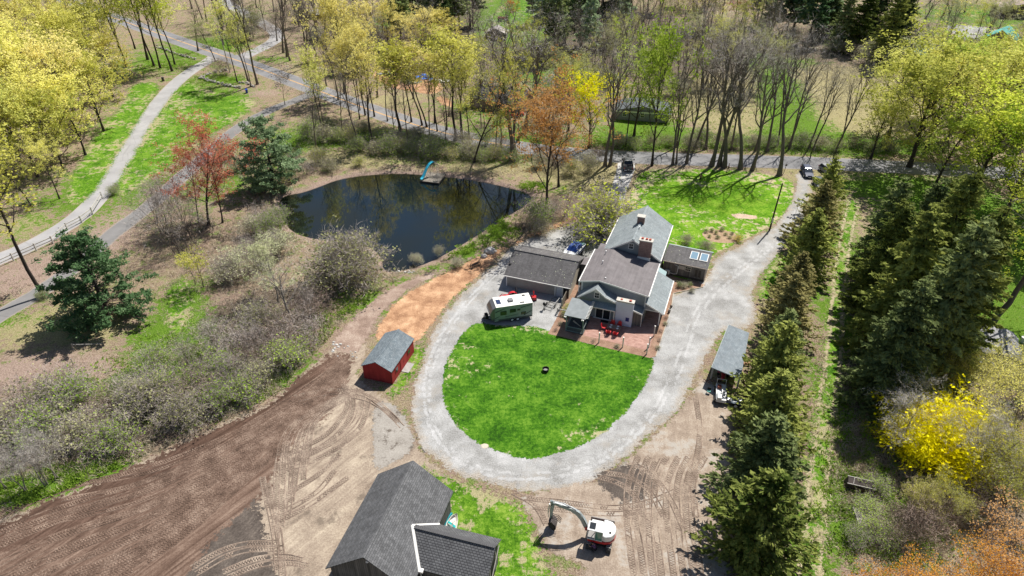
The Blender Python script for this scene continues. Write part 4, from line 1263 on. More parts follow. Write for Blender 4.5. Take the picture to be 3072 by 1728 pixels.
# lower right thicket
row('near_budding', [(2290, 1290, 3.6), (2385, 1300, 4), (2470, 1180, 7), (2560, 1130, 8), (2470, 1010, 6.5), (2520, 1270, 7.5), (2560, 1000, 6)], ['yellow', 'ygreen', 'yellow'], 'thicket_tree', 'twiggy yellow budding tree in the right thicket', 'yellow budding trees in the right thicket')
row('near_budding', [(2330, 985, 5.5), (2255, 1000, 4.5), (2400, 985, 5)], 'yellow', 'thicket_tree', 'low yellow budding tree in front of the dark spruces', 'low trees before the spruces')
row('near_bare', [(2240, 1120, 7.5), (2440, 1200, 8), (2400, 1200, 6)], 'twigp', 'bare_tree', 'pale bare branching tree in the right thicket', 'pale bare trees in the right thicket', trunk=bark_p)
row('bush', [(2325, 1165, 4.6, 1.1), (2385, 1140, 5, 1.1), (2350, 1120, 5), (2300, 1120, 4), (2345, 1150, 4.6, 1.1), (2365, 1165, 4.4, 1.1), (2310, 1145, 4.4)], 'forsythia', 'forsythia', 'bright yellow flowering forsythia in right thicket', 'forsythia bushes', 'shrub', wide=1.1, twig=LEAF['forsythia'], parts=('branches', 'foliage'))
row('bush', [(2290, 1330, 3.6), (2340, 1290, 3), (2250, 1350, 3), (2440, 1300, 3.2)], 'twigb', 'brown_bush', 'leafless brown bush near the grey board stack', 'brown bushes in the right thicket', 'shrub', parts=('branches', 'foliage'))
row('near_budding', [(2330, 1540, 5.5), (2450, 1510, 6), (2570, 1450, 6.5), (2230, 1580, 5.5), (2390, 1640, 6), (2520, 1600, 7)], ['rust', 'rust', 'orange'], 'orange_tree', 'rust orange leafed treetop at the bottom right corner', 'rust orange trees at bottom right', wide=1.1)

# shrubs of the pond banks and the brushy slope
B2 = ('branches', 'foliage')
row('bush', [(560, 705, 3.4), (620, 640, 3.2), (600, 700, 3.6), (640, 590, 3.0), (655, 560, 3)], ['twig', 'pale'], 'bush', 'grey leafless bush left of the pond', 'grey bushes left of the pond', 'shrub', parts=B2)
row('bush', [(680, 590, 3.6), (700, 640, 3.4), (655, 670, 3.4), (700, 560, 2.8)], ['pale', 'shrubgreen'], 'bush', 'pale green bush on the left bank of pond', 'pale bushes on the left bank', 'shrub', parts=B2)
row('budding', [(745, 830, 9.5), (700, 760, 8)], ['pale', 'twigp'], 'willow_shrub', 'big pale budding tree on the brushy slope', 'pale budding trees on the slope', trunk=bark_p, wide=1.35)
row('bush', [(870, 700, 6, 1.15), (900, 690, 5.4), (840, 730, 5)], 'olive', 'willow_shrub', 'rounded pale olive willow at the pond foot', 'olive willows at the pond foot', 'shrub', wide=1.1, parts=B2)
row('bush', [(620, 930, 4.2), (700, 880, 4.4), (760, 850, 4.2), (560, 960, 4), (500, 1000, 3.8), (660, 830, 4), (790, 800, 3.2), (590, 880, 4), (720, 920, 3.4)], ['twigb', 'shrubgreen', 'twig', 'twigb', 'olive'], 'bush', 'twiggy grey brush on the slope above the dirt', 'twiggy brush on the slope', 'shrub', wide=1.15, parts=B2)
row('bush', [(430, 1000, 3.6), (380, 1040, 3.8), (470, 1060, 3.4), (550, 1030, 3.2), (400, 930, 3), (610, 1000, 3.0), (650, 970, 3), (330, 1000, 3.2)], ['shrubgreen', 'olive', 'shrubgreen'], 'bush', 'green budding bush on the brushy slope', 'green bushes on the slope', 'shrub', wide=1.1, parts=B2)
row('bush', [(60, 1050, 3.8), (130, 1040, 4), (200, 1030, 4), (270, 1060, 3.6), (110, 1110, 3.6), (220, 1110, 3.4), (300, 1120, 3), (20, 1110, 3.6), (170, 990, 3)], ['olive', 'twigb', 'shrubgreen'], 'bush', 'olive twiggy bush at the lower left', 'olive bushes at the lower left', 'shrub', wide=1.15, parts=B2)
row('near_bare', [(120, 1215, 6.5), (60, 1235, 5.5), (20, 1225, 5), (150, 1200, 6)], 'twigp', 'bare_tree', 'pale bare sapling at the lower left edge', 'pale bare saplings at lower left', trunk=bark_p, wide=.7)
row('clump', [(590, 975, 5), (660, 905, 5.5), (540, 890, 5), (480, 950, 4.6), (780, 800, 4.5)], 'twig', 'bare_shrub', 'grey many-stemmed shrub on the slope', 'grey clumps on the slope', 'shrub')
row('bush', [(770, 440, 2.8), (740, 420, 2.6), (800, 410, 2.6), (830, 430, 2.4), (720, 460, 2.8), (600, 430, 3), (570, 400, 3.2), (640, 430, 3)], ['ygreen', 'olive', 'twig'], 'bush', 'budding bush by the pine and red maple', 'bushes round the pine', 'shrub', parts=B2)
row('bush', [(905, 418, 1.7)], 'lime', 'round_shrub', 'small round yellow-green shrub on the far bank of pond', None, 'shrub', wide=1.15, parts=B2)
for nm, y0, n_, lf, ds in (('near', 372, 17, ['shrubgreen', 'olive', 'shrubgreen', 'ygreen'], 'green bush in the hedgerow behind the pond'), ('far', 345, 12, ['olive', 'shrubgreen', 'twig'], 'olive bush at the road edge behind the pond')):
    row('bush', [(790 + k * (520 / n_) + rng.uniform(-10, 10), y0 + (k * 520 / n_) * .06 + rng.uniform(-6, 6) - (20 if k < 4 else 0), rng.uniform(2.2, 3.4)) for k in range(n_)], lf, 'bush', ds, ds.replace('bush', 'bushes'), 'shrub', wide=1.1, parts=B2)
row('bush', [(1350, 560, 3.6), (1320, 575, 3), (1385, 548, 3.2), (1420, 545, 3.4), (1360, 590, 2.6)], ['twigb', 'shrubgreen', 'olive', 'twig'], 'bush', 'bush at the right tip of the pond', 'bushes at the right tip of pond', 'shrub', parts=B2)
row('bush', [(1440, 440, 3), (1400, 430, 3), (1480, 430, 2.8), (1500, 410, 2.6), (1360, 420, 3)], ['olive', 'twigb', 'ygreen'], 'bush', 'bush under the orange maple by the road', 'bushes under the orange maple', 'shrub', parts=B2)
row('bush', [(1560 + k * 42 + rng.uniform(-8, 8), 372 + rng.uniform(-14, 4) + k * .4, rng.uniform(2, 3.2)) for k in range(17)], ['olive', 'shrubgreen', 'twigb', 'shrubgreen'], 'bush', 'bush along the far verge of the side road', 'bushes along the far verge', 'shrub', wide=1.1, parts=B2)
row('bush', [(2130 + k * 50 + rng.uniform(-10, 10), 150 + rng.uniform(-12, 12), rng.uniform(3, 5)) for k in range(9)], ['twigb', 'olive', 'pale'], 'bush', 'brown bush at the far end of the meadow', 'brown bushes beyond the meadow', 'shrub', wide=1.1, parts=B2)
row('bush', [(1150, 672, 1.4), (1105, 640, 1.3), (1050, 662, 1.2), (1040, 655, 1)], 'pale', 'waterside_plant', 'small pale plant at the near water edge', 'small plants at the water edge', 'plant', parts=B2)
row('bush', [(2180, 1290, 1.5), (2190, 1340, 1.6), (2230, 1360, 1.5), (2150, 1360, 1.4), (2200, 1230, 1.3)], 'shrubgreen', 'low_plant', 'low leafy green plant right of the grass track', 'low green plants by the grass track', 'plant', wide=1.4, parts=B2)
# garden plants
row('bush', [(1728, 612, 1.3), (1774, 630, 1.5)], 'olive', 'round_shrub', 'clipped dark shrub behind the wooden annex', 'clipped shrubs behind the annex', 'shrub', wide=1.15, parts=B2)
row('bush', [(1578, 540, 1.6)], 'needle_b', 'round_shrub', 'small dark evergreen shrub beyond the house', None, 'shrub', wide=.8, parts=B2)
row('bush', [(1857, 606, .95)], 'forsythia', 'flowering_plant', 'yellow flowering plant at the edge of the island bed', None, 'plant', wide=1.4, parts=B2)
row('bush', [(1775, 585, .6), (1790, 583, .6), (1800, 588, .5), (1815, 580, .7), (1825, 592, .5), (1805, 600, .5), (1835, 600, .5), (1785, 597, .5), (1841, 590, .5)], 'shrubgreen', 'bedding_plant', 'small dark plant in the oval island bed', 'small plants in the island bed', 'plant', parts=B2)
row('bush', [(1708, 722, .8), (1722, 724, .8), (1735, 720, .6), (1740, 735, .6)], ['shrubgreen', 'pale'], 'bedding_plant', 'leafy plant in the bed below the annex', 'plants below the annex', 'plant', parts=B2)
row('bush', [(102, 751, .9), (115, 748, .9)], 'shrubgreen', 'low_plant', 'small green plant at the foot of the leaning tree', 'small plants at the leaning tree', 'plant', parts=B2)
row('bush', [(157, 654, .6), (182, 633, .5), (210, 612, .5), (285, 490, 1.4, 1.2), (295, 478, 1.2)], 'shrubgreen', 'low_plant', 'small green plant along the white rail fence', 'small plants along the rail fence', 'plant', parts=B2)
# background forest above the road
def forest(rows_, tag_):
    for (lib, leaf, name, desc, cat, pts, wide) in rows_:
        row(lib, pts, leaf, name, desc, tag_ + ' ' + name.replace('_', ' ') + 's', cat, bark_d if lib in ('tall_pine', 'spruce') else None, wide)


def scat(x0, x1, y0, y1, n, h0, h1):
    out = []
    for k in range(n):
        out.append((x0 + (x1 - x0) * (k + rng.uniform(.15, .85)) / n, rng.uniform(y0, y1), rng.uniform(h0, h1)))
    return out


forest([
    ('tall_pine', 'needle_b', 'pine_tree', 'dark pine left of the far tractor lawn', 'pine', scat(1005, 1200, 60, 130, 8, 17, 23), 1.1),
    ('tall_pine', 'needle_b', 'pine_tree', 'dark pine further back left of the tractor lawn', 'pine', scat(1015, 1180, 5, 50, 6, 18, 22), 1.1),
    ('tall_pine', ['needle_b', 'needle_g'], 'pine_tree', 'tall pine right of the far tractor lawn', 'pine', [(1372, 130, 23), (1393, 150, 22), (1420, 110, 24), (1460, 125, 25), (1480, 150, 20), (1510, 115, 24), (1555, 100, 24), (1350, 60, 20)], 1.1),
    ('tall_pine', 'needle_b', 'pine_tree', 'pine at the top edge right of the tractor lawn', 'pine', scat(1380, 1640, 10, 60, 7, 18, 23), 1.1),
    ('tall_pine', ['needle_g', 'needle_b'], 'pine_tree', 'dark pine behind the tall bare row', 'pine', scat(1900, 2100, 60, 115, 7, 17, 22), 1.1),
    ('spruce', ['needle_b', 'needle_s'], 'spruce_tree', 'dark spruce at the far end of the meadow', 'spruce', [(2110, 125, 22), (2150, 130, 20), (2215, 165, 22), (2240, 150, 24), (2190, 90, 22), (2080, 80, 20), (2255, 100, 22), (2020, 40, 20)], .95),
    ('slender', 'twig', 'bare_tree', 'bare slim tree at the top left beyond the road', 'tree', scat(480, 800, 15, 90, 18, 13, 19), .8),
    ('bare', 'twig', 'bare_tree', 'bare tree in the far wood left of dark pines', 'tree', scat(760, 1010, 15, 120, 14, 14, 20), .85),
    ('maple', 'gold', 'maple_tree', 'golden budding tree in the far wood left of the pines', 'tree', scat(840, 1000, 120, 185, 4, 12, 15), .8),
    ('slender', 'gold', 'maple_tree', 'golden slim tree just beyond the wood chip lot', 'tree', scat(1000, 1160, 140, 175, 6, 11, 14), 1.2),
    ('bare', 'twig', 'bare_tree', 'bare tree round the far weathered shed', 'tree', [(1190, 110, 16), (1215, 130, 14), (1270, 120, 13), (1300, 160, 16), (1330, 180, 15), (1240, 150, 12), (1180, 170, 14)], .9),
    ('slender', 'rust', 'budding_tree', 'small rust budding tree behind the far tractor', 'tree', [(1300, 70, 9)], 1.2),
    ('bare', 'twigl', 'bare_tree', 'bare tree behind the green crowned trees beyond the road', 'tree', scat(1440, 1900, 170, 260, 20, 12, 18), .8),
    ('bare', 'twigb', 'bare_tree', 'brown bare tree in the far middle wood', 'tree', scat(1440, 2000, 50, 160, 20, 12, 18), .85),
    ('maple', ['yellow', 'red'], 'maple_tree', 'coloured tree at the top of the far middle wood', 'tree', [(1768, 75, 14, 1.1), (1845, 60, 14, .9)], 1.0),
    ('maple', 'ygreen', 'maple_tree', 'pale green tree at the top edge of the far middle wood', 'tree', scat(1640, 1760, 5, 60, 3, 12, 15), .9),
    ('bare', 'twigp', 'bare_tree', 'pale bare orchard tree by the teal roofed barns', 'tree', [(2330, 150, 12), (2370, 165, 13), (2440, 150, 12), (2560, 180, 15), (2540, 200, 14), (2290, 175, 11), (2410, 190, 10), (2300, 110, 15)], 1.0),
    ('maple', 'yellow', 'maple_tree', 'yellow tree beside the far gravel lot', 'tree', [(2375, 85, 15, 1.0), (2590, 130, 15)], .9),
    ('bare', 'twigl', 'bare_tree', 'bare slim tree just across the road above the pond', 'tree', scat(800, 1500, 180, 300, 16, 12, 18), .7),
    ('bare', 'twig', 'bare_tree', 'bare slim tree in the strip between pond and road', 'tree', scat(780, 1500, 335, 385, 16, 8, 15), .6),
    ('bare', 'twig', 'bare_tree', 'bare tree at the top right corner', 'tree', scat(2260, 2576, 5, 50, 9, 12, 16), .9),
    ('bare', 'twig', 'bare_tree', 'grey bare tree at the far left top behind the yellow maples', 'tree', scat(-40, 320, 20, 80, 8, 14, 18), .9),
], 'far')
forest([
    ('maple', ['yellow', 'gold', 'yellow'], 'maple_tree', 'yellow maple filling the left wood behind the front row', 'tree', [(0, 290, 15), (95, 285, 16), (185, 280, 16), (250, 300, 12), (10, 185, 16), (105, 175, 16), (180, 165, 16), (245, 180, 14), (50, 400, 14), (140, 392, 14), (215, 390, 12)], 1.05),
    ('slender', ['gold', 'yellow'], 'roadside_tree', 'golden slim tree standing on the near road verge', 'tree', [(975, 305, 15), (1100, 330, 16), (880, 290, 16)], .9),
    ('bare', 'twigl', 'bare_tree', 'bare tree in the second line behind the lawn row', 'tree', [(1750, 372, 19), (1775, 375, 20), (1840, 378, 19), (1900, 380, 20), (1930, 382, 18), (1700, 370, 18), (1990, 355, 16)], .75),
    ('budding', ['ygreen', 'olive'], 'budding_tree', 'budding tree by the far brick house', 'tree', [(1230, 260, 13), (1260, 300, 12), (1380, 300, 13), (1430, 330, 12), (1350, 240, 14), (1465, 290, 12)], 1.0),
    ('budding', ['twigb', 'olive', 'twig'], 'budding_tree', 'greyish budding tree in the far left wood beyond the road', 'tree', scat(480, 1000, 60, 170, 14, 9, 14), 1.1),
    ('budding', ['olive', 'twigb', 'ygreen'], 'budding_tree', 'greyish budding tree in the far middle wood', 'tree', scat(1440, 1950, 60, 240, 18, 9, 14), 1.15),
    ('bush', ['twigb', 'olive', 'pale', 'twig'], 'bush', 'far bush in the upper wood', 'shrub', scat(560, 1200, 20, 200, 18, 3, 5), 1.2),
    ('bush', ['twigb', 'olive', 'pale', 'shrubgreen'], 'bush', 'far bush in the middle wood', 'shrub', scat(1400, 2300, 40, 240, 20, 3, 5), 1.2),
    ('budding', ['pale', 'olive', 'ygreen'], 'budding_tree', 'pale budding tree among the teal roofed barns', 'tree', scat(2280, 2576, 90, 250, 10, 9, 13), 1.1),
    ('maple', ['ygreen', 'yellow'], 'maple_tree', 'yellow-green tree near the huge one at right', 'tree', [(2190, 400, 12), (2345, 290, 14), (2450, 280, 14), (2545, 260, 14)], 1.15),
], 'wood')
# ================================================================ LOW GROWTH
# tufts, fallen twigs and seedlings nobody could count
def tufts(name, areas, mat, L, w, per=4, up=.7, seed=0, leafy=False):
    nrg = np.random.default_rng(seed)
    C = []
    for bx_, by_, rx, ry, n in areas:
        cx, cy = G(bx_, by_)
        q = nrg.normal(0, .62, (n, 2)) * np.array([rx, ry]) + np.array([cx, cy])
        C.append(q)
    C = np.vstack(C)
    # gather into clumps by pulling towards noise-chosen spots, and stay out of the water and off the drives
    d = sdf(C[:, 0], C[:, 1], POND)
    keep = d > .25
    for pl_ in KEEP_OFF: keep &= sdf(C[:, 0], C[:, 1], pl_) > .1
    C = C[keep]
    nz = np.array([noise.noise(Vector((x * .55, y * .55, seed))) for x, y in C])
    C = C[nz > -.12]
    n = len(C)
    B = np.repeat(np.c_[C, np.zeros(n)], per, 0)
    N = len(B)
    D = nrg.normal(0, 1, (N, 3))
    D[:, 2] = np.abs(D[:, 2]) * .6 + up
    D /= np.linalg.norm(D, axis=1)[:, None]
    ln = L * nrg.uniform(.4, 1.5, (N, 1))
    S = np.cross(D, nrg.normal(0, 1, (N, 3)))
    S /= np.linalg.norm(S, axis=1)[:, None]
    B = B + nrg.normal(0, .16, (N, 3)) * np.array([1, 1, 0])
    ww = w * nrg.uniform(.6, 1.4, (N, 1))
    V = np.stack([B - S * ww, B + S * ww, B + D * ln + S * ww * (1.0 if leafy else .4), B + D * ln - S * ww * (1.0 if leafy else .4)], 1).reshape(-1, 3)
    tag(link(name, raw_mesh(name, V, np.arange(N * 4).reshape(-1, 4), [mat])), kind='stuff')


KEEP_OFF = [ribbon_poly(GD([(2000, 428), (2030, 500), (1990, 560), (1900, 640), (1800, 700)]), 5), ribbon_poly(rc, 7.5),
            smooth_poly(GD([(1115, 810), (1240, 640), (1400, 580), (1560, 560), (1800, 700), (1900, 800), (1640, 1100), (1400, 1240), (1200, 1220), (1030, 1080), (1050, 900)]), 1),
            ribbon_poly(smooth_line(GD([(515, 158), (430, 220), (343, 345), (275, 458), (196, 548), (60, 627), (-90, 690)]), 2), 5),
            ribbon_poly(smooth_line(GD([(690, 272), (600, 320), (490, 415), (370, 524), (245, 622), (120, 722), (-60, 830)]), 2), 4)]
KEEP_OFF += [GD([(1228, 622), (1150, 650), (1060, 685), (1000, 708), (950, 738), (900, 780), (845, 832), (760, 922), (700, 988), (600, 1043), (450, 1108), (300, 1178), (100, 1260), (-80, 1330), (-80, 1560), (1100, 1560), (1040, 1000), (960, 860), (1070, 850), (1150, 740), (1290, 620)])]
brush_areas = [(600, 880, 10, 8, 2600), (700, 820, 9, 7, 2200), (500, 960, 9, 8, 2400), (350, 1040, 10, 6, 2200), (160, 1090, 13, 7, 3000), (620, 960, 9, 5, 1800), (780, 850, 6, 5, 1200), (600, 640, 9, 9, 1800), (450, 620, 8, 8, 1200), (680, 520, 7, 9, 1200),
               (640, 430, 8, 12, 1000), (1380, 560, 6, 4, 600), (850, 340, 20, 10, 1800), (1100, 370, 30, 7, 2200), (1300, 395, 20, 5, 900), (2280, 1180, 7, 7, 1800), (2400, 1260, 8, 6, 1800), (2180, 1200, 4, 8, 900), (2250, 1370, 6, 4, 900), (1800, 365, 50, 6, 2400),
               (2080, 375, 30, 5, 1200), (2150, 180, 30, 12, 1400), (850, 140, 26, 18, 1600), (650, 80, 30, 24, 1500), (1100, 200, 30, 20, 900), (1700, 220, 40, 24, 1800), (2300, 180, 30, 20, 1500), (100, 740, 14, 5, 700), (520, 700, 8, 8, 700)]
tufts('brushwood', [(a, b_, c, d, int(n * .55)) for a, b_, c, d, n in brush_areas], twig_b, .7, .016, 4, .5, 3)
tufts('dead_grass', [(a, b_, c, d, int(n * .8)) for a, b_, c, d, n in brush_areas] + [(60, 1180, 16, 4, 2000), (300, 1140, 14, 4, 1800), (560, 1050, 9, 4, 1400), (720, 960, 6, 4, 900), (2080, 250, 30, 30, 2500), (1840, 260, 26, 36, 2000), (1000, 700, 5, 3, 500), (900, 420, 12, 4, 900),
      (1150, 430, 24, 3, 1400), (2150, 1000, 4, 16, 1500), (2160, 1300, 4, 6, 900), (950, 740, 8, 5, 900)], M('dead_grass_tan', (0.56, 0.49, 0.36), .9, .3, 1), .42, .022, 4, .5, 7)
tufts('undergrowth', [(430, 980, 8, 6, 2200), (620, 970, 8, 4, 1800), (250, 1195, 7, 2, 1400), (60, 1240, 8, 2, 1300), (150, 1222, 7, 2, 1000), (480, 900, 7, 5, 1300), (900, 780, 5, 5, 1000), (1180, 645, 3, 6, 900), (1255, 578, 3, 4, 800), (1000, 360, 26, 5, 2200), (1200, 385, 20, 4, 1500),
      (1800, 360, 44, 5, 2400), (2060, 372, 26, 5, 1200), (2210, 1340, 5, 4, 1600), (2180, 1250, 4, 5, 1300), (2190, 1120, 4, 6, 1000), (540, 200, 7, 4, 900), (560, 125, 9, 5, 900), (430, 165, 12, 6, 1000), (740, 560, 3, 6, 500), (780, 840, 6, 4, 700), (2430, 640, 20, 20, 1600), (1240, 560, 3, 3, 400),
      (1340, 470, 3, 2, 400), (1700, 300, 20, 16, 900), (350, 990, 7, 4, 900)], leaf_mat('undergrowth_green', (0.09, 0.20, 0.015), (0.36, 0.52, 0.08), .4), .30, .05, 4, .6, 9, True)
# ================================================================ BUILDINGS
sid_g = pattern('siding_grey', (0.30, 0.315, 0.32), (0.32, 0.335, 0.34), (0.20, 0.21, 0.215), 9, .14, 'xz', msize=.012, bump=.2)
sid_gy = pattern('siding_grey_side', (0.30, 0.315, 0.32), (0.32, 0.335, 0.34), (0.20, 0.21, 0.215), 9, .14, 'yz', msize=.012, bump=.2)
sid_w = pattern('siding_warm_grey', (0.34, 0.32, 0.295), (0.36, 0.34, 0.31), (0.25, 0.235, 0.215), 9, .14, 'xz', msize=.012, bump=.2)
sid_p = pattern('siding_pale', (0.62, 0.57, 0.47), (0.60, 0.55, 0.45), (0.45, 0.41, 0.34), 9, .14, 'yz', msize=.012, bump=.2)
white = paint('white_trim', (0.80, 0.79, 0.76), .5, .1)
roof_b = pattern('shingles_blue_grey', (0.24, 0.275, 0.29), (0.30, 0.335, 0.35), (0.17, 0.195, 0.21), .33, .16, 'yx', msize=.010, streak=.08)
roof_k = pattern('shingles_charcoal', (0.115, 0.110, 0.112), (0.15, 0.145, 0.148), (0.075, 0.072, 0.073), .33, .16, 'xy', msize=.010, spots=(0.42, 0.45, 0.33), streak=.12)
roof_m = pattern('membrane_roof', (0.18, 0.165, 0.17), (0.19, 0.175, 0.18), (0.115, 0.105, 0.11), 1.0, 30, 'xy', msize=.012, bump=.1, streak=.1)
roof_br = pattern('shingles_barn', (0.105, 0.107, 0.112), (0.165, 0.168, 0.175), (0.055, 0.056, 0.06), .34, .17, 'yx', msize=.014, streak=.14)
roof_bw = pattern('shingles_barn_wing', (0.11, 0.112, 0.118), (0.15, 0.153, 0.16), (0.035, 0.036, 0.04), .34, .2, 'xy', msize=.03, streak=.08)
roof_s = pattern('shingles_slate_blue', (0.14, 0.175, 0.20), (0.22, 0.255, 0.28), (0.09, 0.11, 0.13), .30, .16, 'yx', msize=.012)
roof_c = pattern('shingles_grey_blue', (0.19, 0.225, 0.25), (0.25, 0.285, 0.31), (0.14, 0.165, 0.185), .5, .2, 'yx', msize=.008)
roof_g = M('weathered_grey_roof', (0.30, 0.30, 0.30), .85, .25, 1.2)
brick = pattern('old_brick', (0.20, 0.10, 0.085), (0.33, 0.20, 0.17), (0.30, 0.26, 0.24), .22, .075, 'xz', msize=.010)
wood_w = pattern('weathered_boards', (0.15, 0.135, 0.12), (0.24, 0.215, 0.19), (0.05, 0.045, 0.04), .19, 9, 'xz', msize=.010, streak=.3)
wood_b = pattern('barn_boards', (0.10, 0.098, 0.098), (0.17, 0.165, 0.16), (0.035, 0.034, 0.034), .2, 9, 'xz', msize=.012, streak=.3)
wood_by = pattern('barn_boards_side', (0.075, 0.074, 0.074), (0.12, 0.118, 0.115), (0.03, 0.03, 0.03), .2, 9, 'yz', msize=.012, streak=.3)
red_x = pattern('red_boards', (0.30, 0.030, 0.030), (0.34, 0.038, 0.036), (0.16, 0.015, 0.015), .2, 9, 'xz', msize=.010, streak=.15)
red_y = pattern('red_boards_side', (0.30, 0.030, 0.030), (0.34, 0.038, 0.036), (0.16, 0.015, 0.015), .2, 9, 'yz', msize=.010, streak=.15)
wood_d = M('dark_timber', (0.09, 0.075, 0.06), .85, .3, 2)
wood_l = M('silvered_timber', (0.36, 0.35, 0.33), .85, .3, 2)
wood_gr = M('green_grey_timber', (0.22, 0.27, 0.26), .8, .2, 2)
stone_c = M('cap_stone', (0.55, 0.52, 0.47), .9, .3, 5)
flue_r = M('clay_flue', (0.42, 0.10, 0.07), .8, .2, 4)
glass = glass_mat('window_glass')
sky_glass = glass_mat('skylight_glass', (0.20, 0.32, 0.42))
black = M('black_rubber', (0.012, 0.012, 0.013), .7, .3, 6)
dark = M('dark_interior', (0.012, 0.012, 0.014), .9, .3, 3)
steel = M('bare_steel', (0.42, 0.43, 0.44), .4, .15, 3, metal=.7)
galv = M('galvanised_metal', (0.60, 0.61, 0.62), .45, .15, 3, metal=.3)

HY = R(-20)
H0 = (9.83, 80.9)
hc, hs = math.cos(HY), math.sin(HY)


def HL(x, y, z=0.0): return (H0[0] + x * hc - y * hs, H0[1] + x * hs + y * hc, z)


def bx(name, parent, mat, *a, bevel=0.0):
    return MB().box(*a).build(name, mat, parent, bevel=bevel)


def window(parent, cx, cz, w_, h_, y, mat=None, cols=2, rows_=3, side=-1, name='window'):
    """framed window on a wall facing -y (side=-1); frame, glass pane and glazing bars"""
    b = MB()
    t_ = .09
    y0, y1 = (y - .07, y + .04) if side < 0 else (y - .04, y + .07)
    b.box(cx - w_ / 2 - t_, cx + w_ / 2 + t_, y0, y1, cz + h_ / 2, cz + h_ / 2 + t_)
    b.box(cx - w_ / 2 - t_, cx + w_ / 2 + t_, y0 - .02, y1, cz - h_ / 2 - t_, cz - h_ / 2)
    b.box(cx - w_ / 2 - t_, cx - w_ / 2, y0, y1, cz - h_ / 2, cz + h_ / 2)
    b.box(cx + w_ / 2, cx + w_ / 2 + t_, y0, y1, cz - h_ / 2, cz + h_ / 2)
    b.box(cx - w_ / 2, cx + w_ / 2, y0 + .02, y1, cz - .03, cz + .03)
    for i in range(1, cols): b.box(cx - w_ / 2 + w_ * i / cols - .015, cx - w_ / 2 + w_ * i / cols + .015, y0 + .025, y1, cz - h_ / 2, cz + h_ / 2)
    f = b.build(name, mat or white, parent)
    MB().box(cx - w_ / 2, cx + w_ / 2, y0 + .045, y1 - .005, cz - h_ / 2, cz + h_ / 2).build('pane', glass, f)
    return f


def vent(parent, x, y, z, h_=.35, r_=.06, mat=None):
    MB().lathe([(r_, z - .3), (r_, z + h_), (r_ * 1.8, z + h_), (r_ * 1.8, z + h_ + .08), (.01, z + h_ + .12)], (x, y, 0), 10).build('roof_vent', mat or galv, parent)


# ---------------------------------------------------------------- the house
house = thing('farmhouse', 'grey farmhouse of joined wings with brick chimneys behind the oval lawn', 'house', H0, HY)
MB().prism([(1.6, 0), (9.9, 0), (9.9, 4.95), (5.73, 7.72), (1.6, 4.95)], 'y', 9.85, 21.1).build('rear_wall', [sid_g], house)
b = MB()
b.slab([(1.27, 9.5, 5.12), (5.73, 9.5, 7.97), (5.73, 21.4, 7.97), (1.27, 21.4, 5.12)], .14)
b.slab([(5.73, 9.5, 7.97), (10.2, 9.5, 5.12), (10.2, 21.4, 5.12), (5.73, 21.4, 7.97)], .14)
b.box(5.55, 5.91, 9.5, 21.4, 7.93, 8.0)
rroof = b.build('rear_roof', roof_b, house)
b = MB()
for (xa, za, xb, zb) in ((1.27, 5.12, 5.73, 7.97), (5.73, 7.97, 10.2, 5.12)):
    b.hexa([(xa, 9.44, za - .28), (xb, 9.44, zb - .28), (xb, 9.497, zb - .28), (xa, 9.497, za - .28)], [(xa, 9.44, za - .02), (xb, 9.44, zb - .02), (xb, 9.497, zb - .02), (xa, 9.497, za - .02)])
b.box(1.14, 1.265, 9.45, 21.4, 4.96, 5.1)
b.box(10.205, 10.33, 9.45, 21.4, 4.96, 5.1)
b.build('rake_trim', white, house)
window(house, 5.45, 6.55, .62, .85, 9.85, cols=2)
# chimneys
c1 = MB().box(6.75, 8.62, 9.02, 9.84, 5.0, 8.25).build('chimney', brick, house)
MB().box(6.62, 8.75, 8.9, 9.95, 8.25, 8.42).build('cap', stone_c, c1)
b = MB()
for x in (7.1, 7.75, 8.25): b.box(x - .17, x + .17, 9.3, 9.62, 8.42, 8.60)
b.build('flue', flue_r, c1)
MB().box(6.7, 8.67, 8.96, 9.015, 4.9, 5.5).build('flashing', white, c1)
c2 = MB().box(5.15, 6.25, 15.2, 16.0, 7.2, 8.85).build('chimney', brick, house)
MB().box(5.05, 6.35, 15.1, 16.1, 8.85, 9.0).build('cap', stone_c, c2)
vent(house, 5.9, 13.2, 7.95, .3)
# middle wing
MB().prism([(.3, 0), (9.85, 0), (9.85, 4.62), (2.95, 5.66), (.3, 4.96)], 'y', .3, 9.84).build('middle_wall', sid_g, house)
b = MB()
b.slab([(0, 0, 5.1), (2.95, 0, 5.82), (2.95, 9.6, 5.82), (0, 9.6, 5.1)], .13)
b.slab([(2.95, 0, 5.82), (10.12, 0, 4.78), (10.12, 9.6, 4.78), (2.95, 9.6, 5.82)], .13)
b.slab([(.35, 9.6, 5.12), (1.26, 9.6, 5.12), (1.26, 11.6, 5.12), (.35, 11.6, 5.12)], .13)
b.build('middle_roof', roof_m, house)
b = MB()
b.box(-.15, -.003, -.02, 9.6, 4.93, 5.09)
b.box(10.123, 10.27, -.02, 9.6, 4.6, 4.77)
b.hexa([(0, -.06, 4.86), (2.95, -.06, 5.58), (2.95, -.003, 5.58), (0, -.003, 4.86)], [(0, -.06, 5.08), (2.95, -.06, 5.80), (2.95, -.003, 5.80), (0, -.003, 5.08)])
b.hexa([(2.95, -.06, 5.58), (10.12, -.06, 4.54), (10.12, -.003, 4.54), (2.95, -.003, 5.58)], [(2.95, -.06, 5.80), (10.12, -.06, 4.76), (10.12, -.003, 4.76), (2.95, -.003, 5.80)])
b.box(.27, .5, .26, .297, 0, 4.9)
b.box(9.66, 9.88, .26, .297, 2.4, 4.6)
b.box(-.1, .02, .1, .22, 3.0, 4.95)
b.build('trim', white, house)
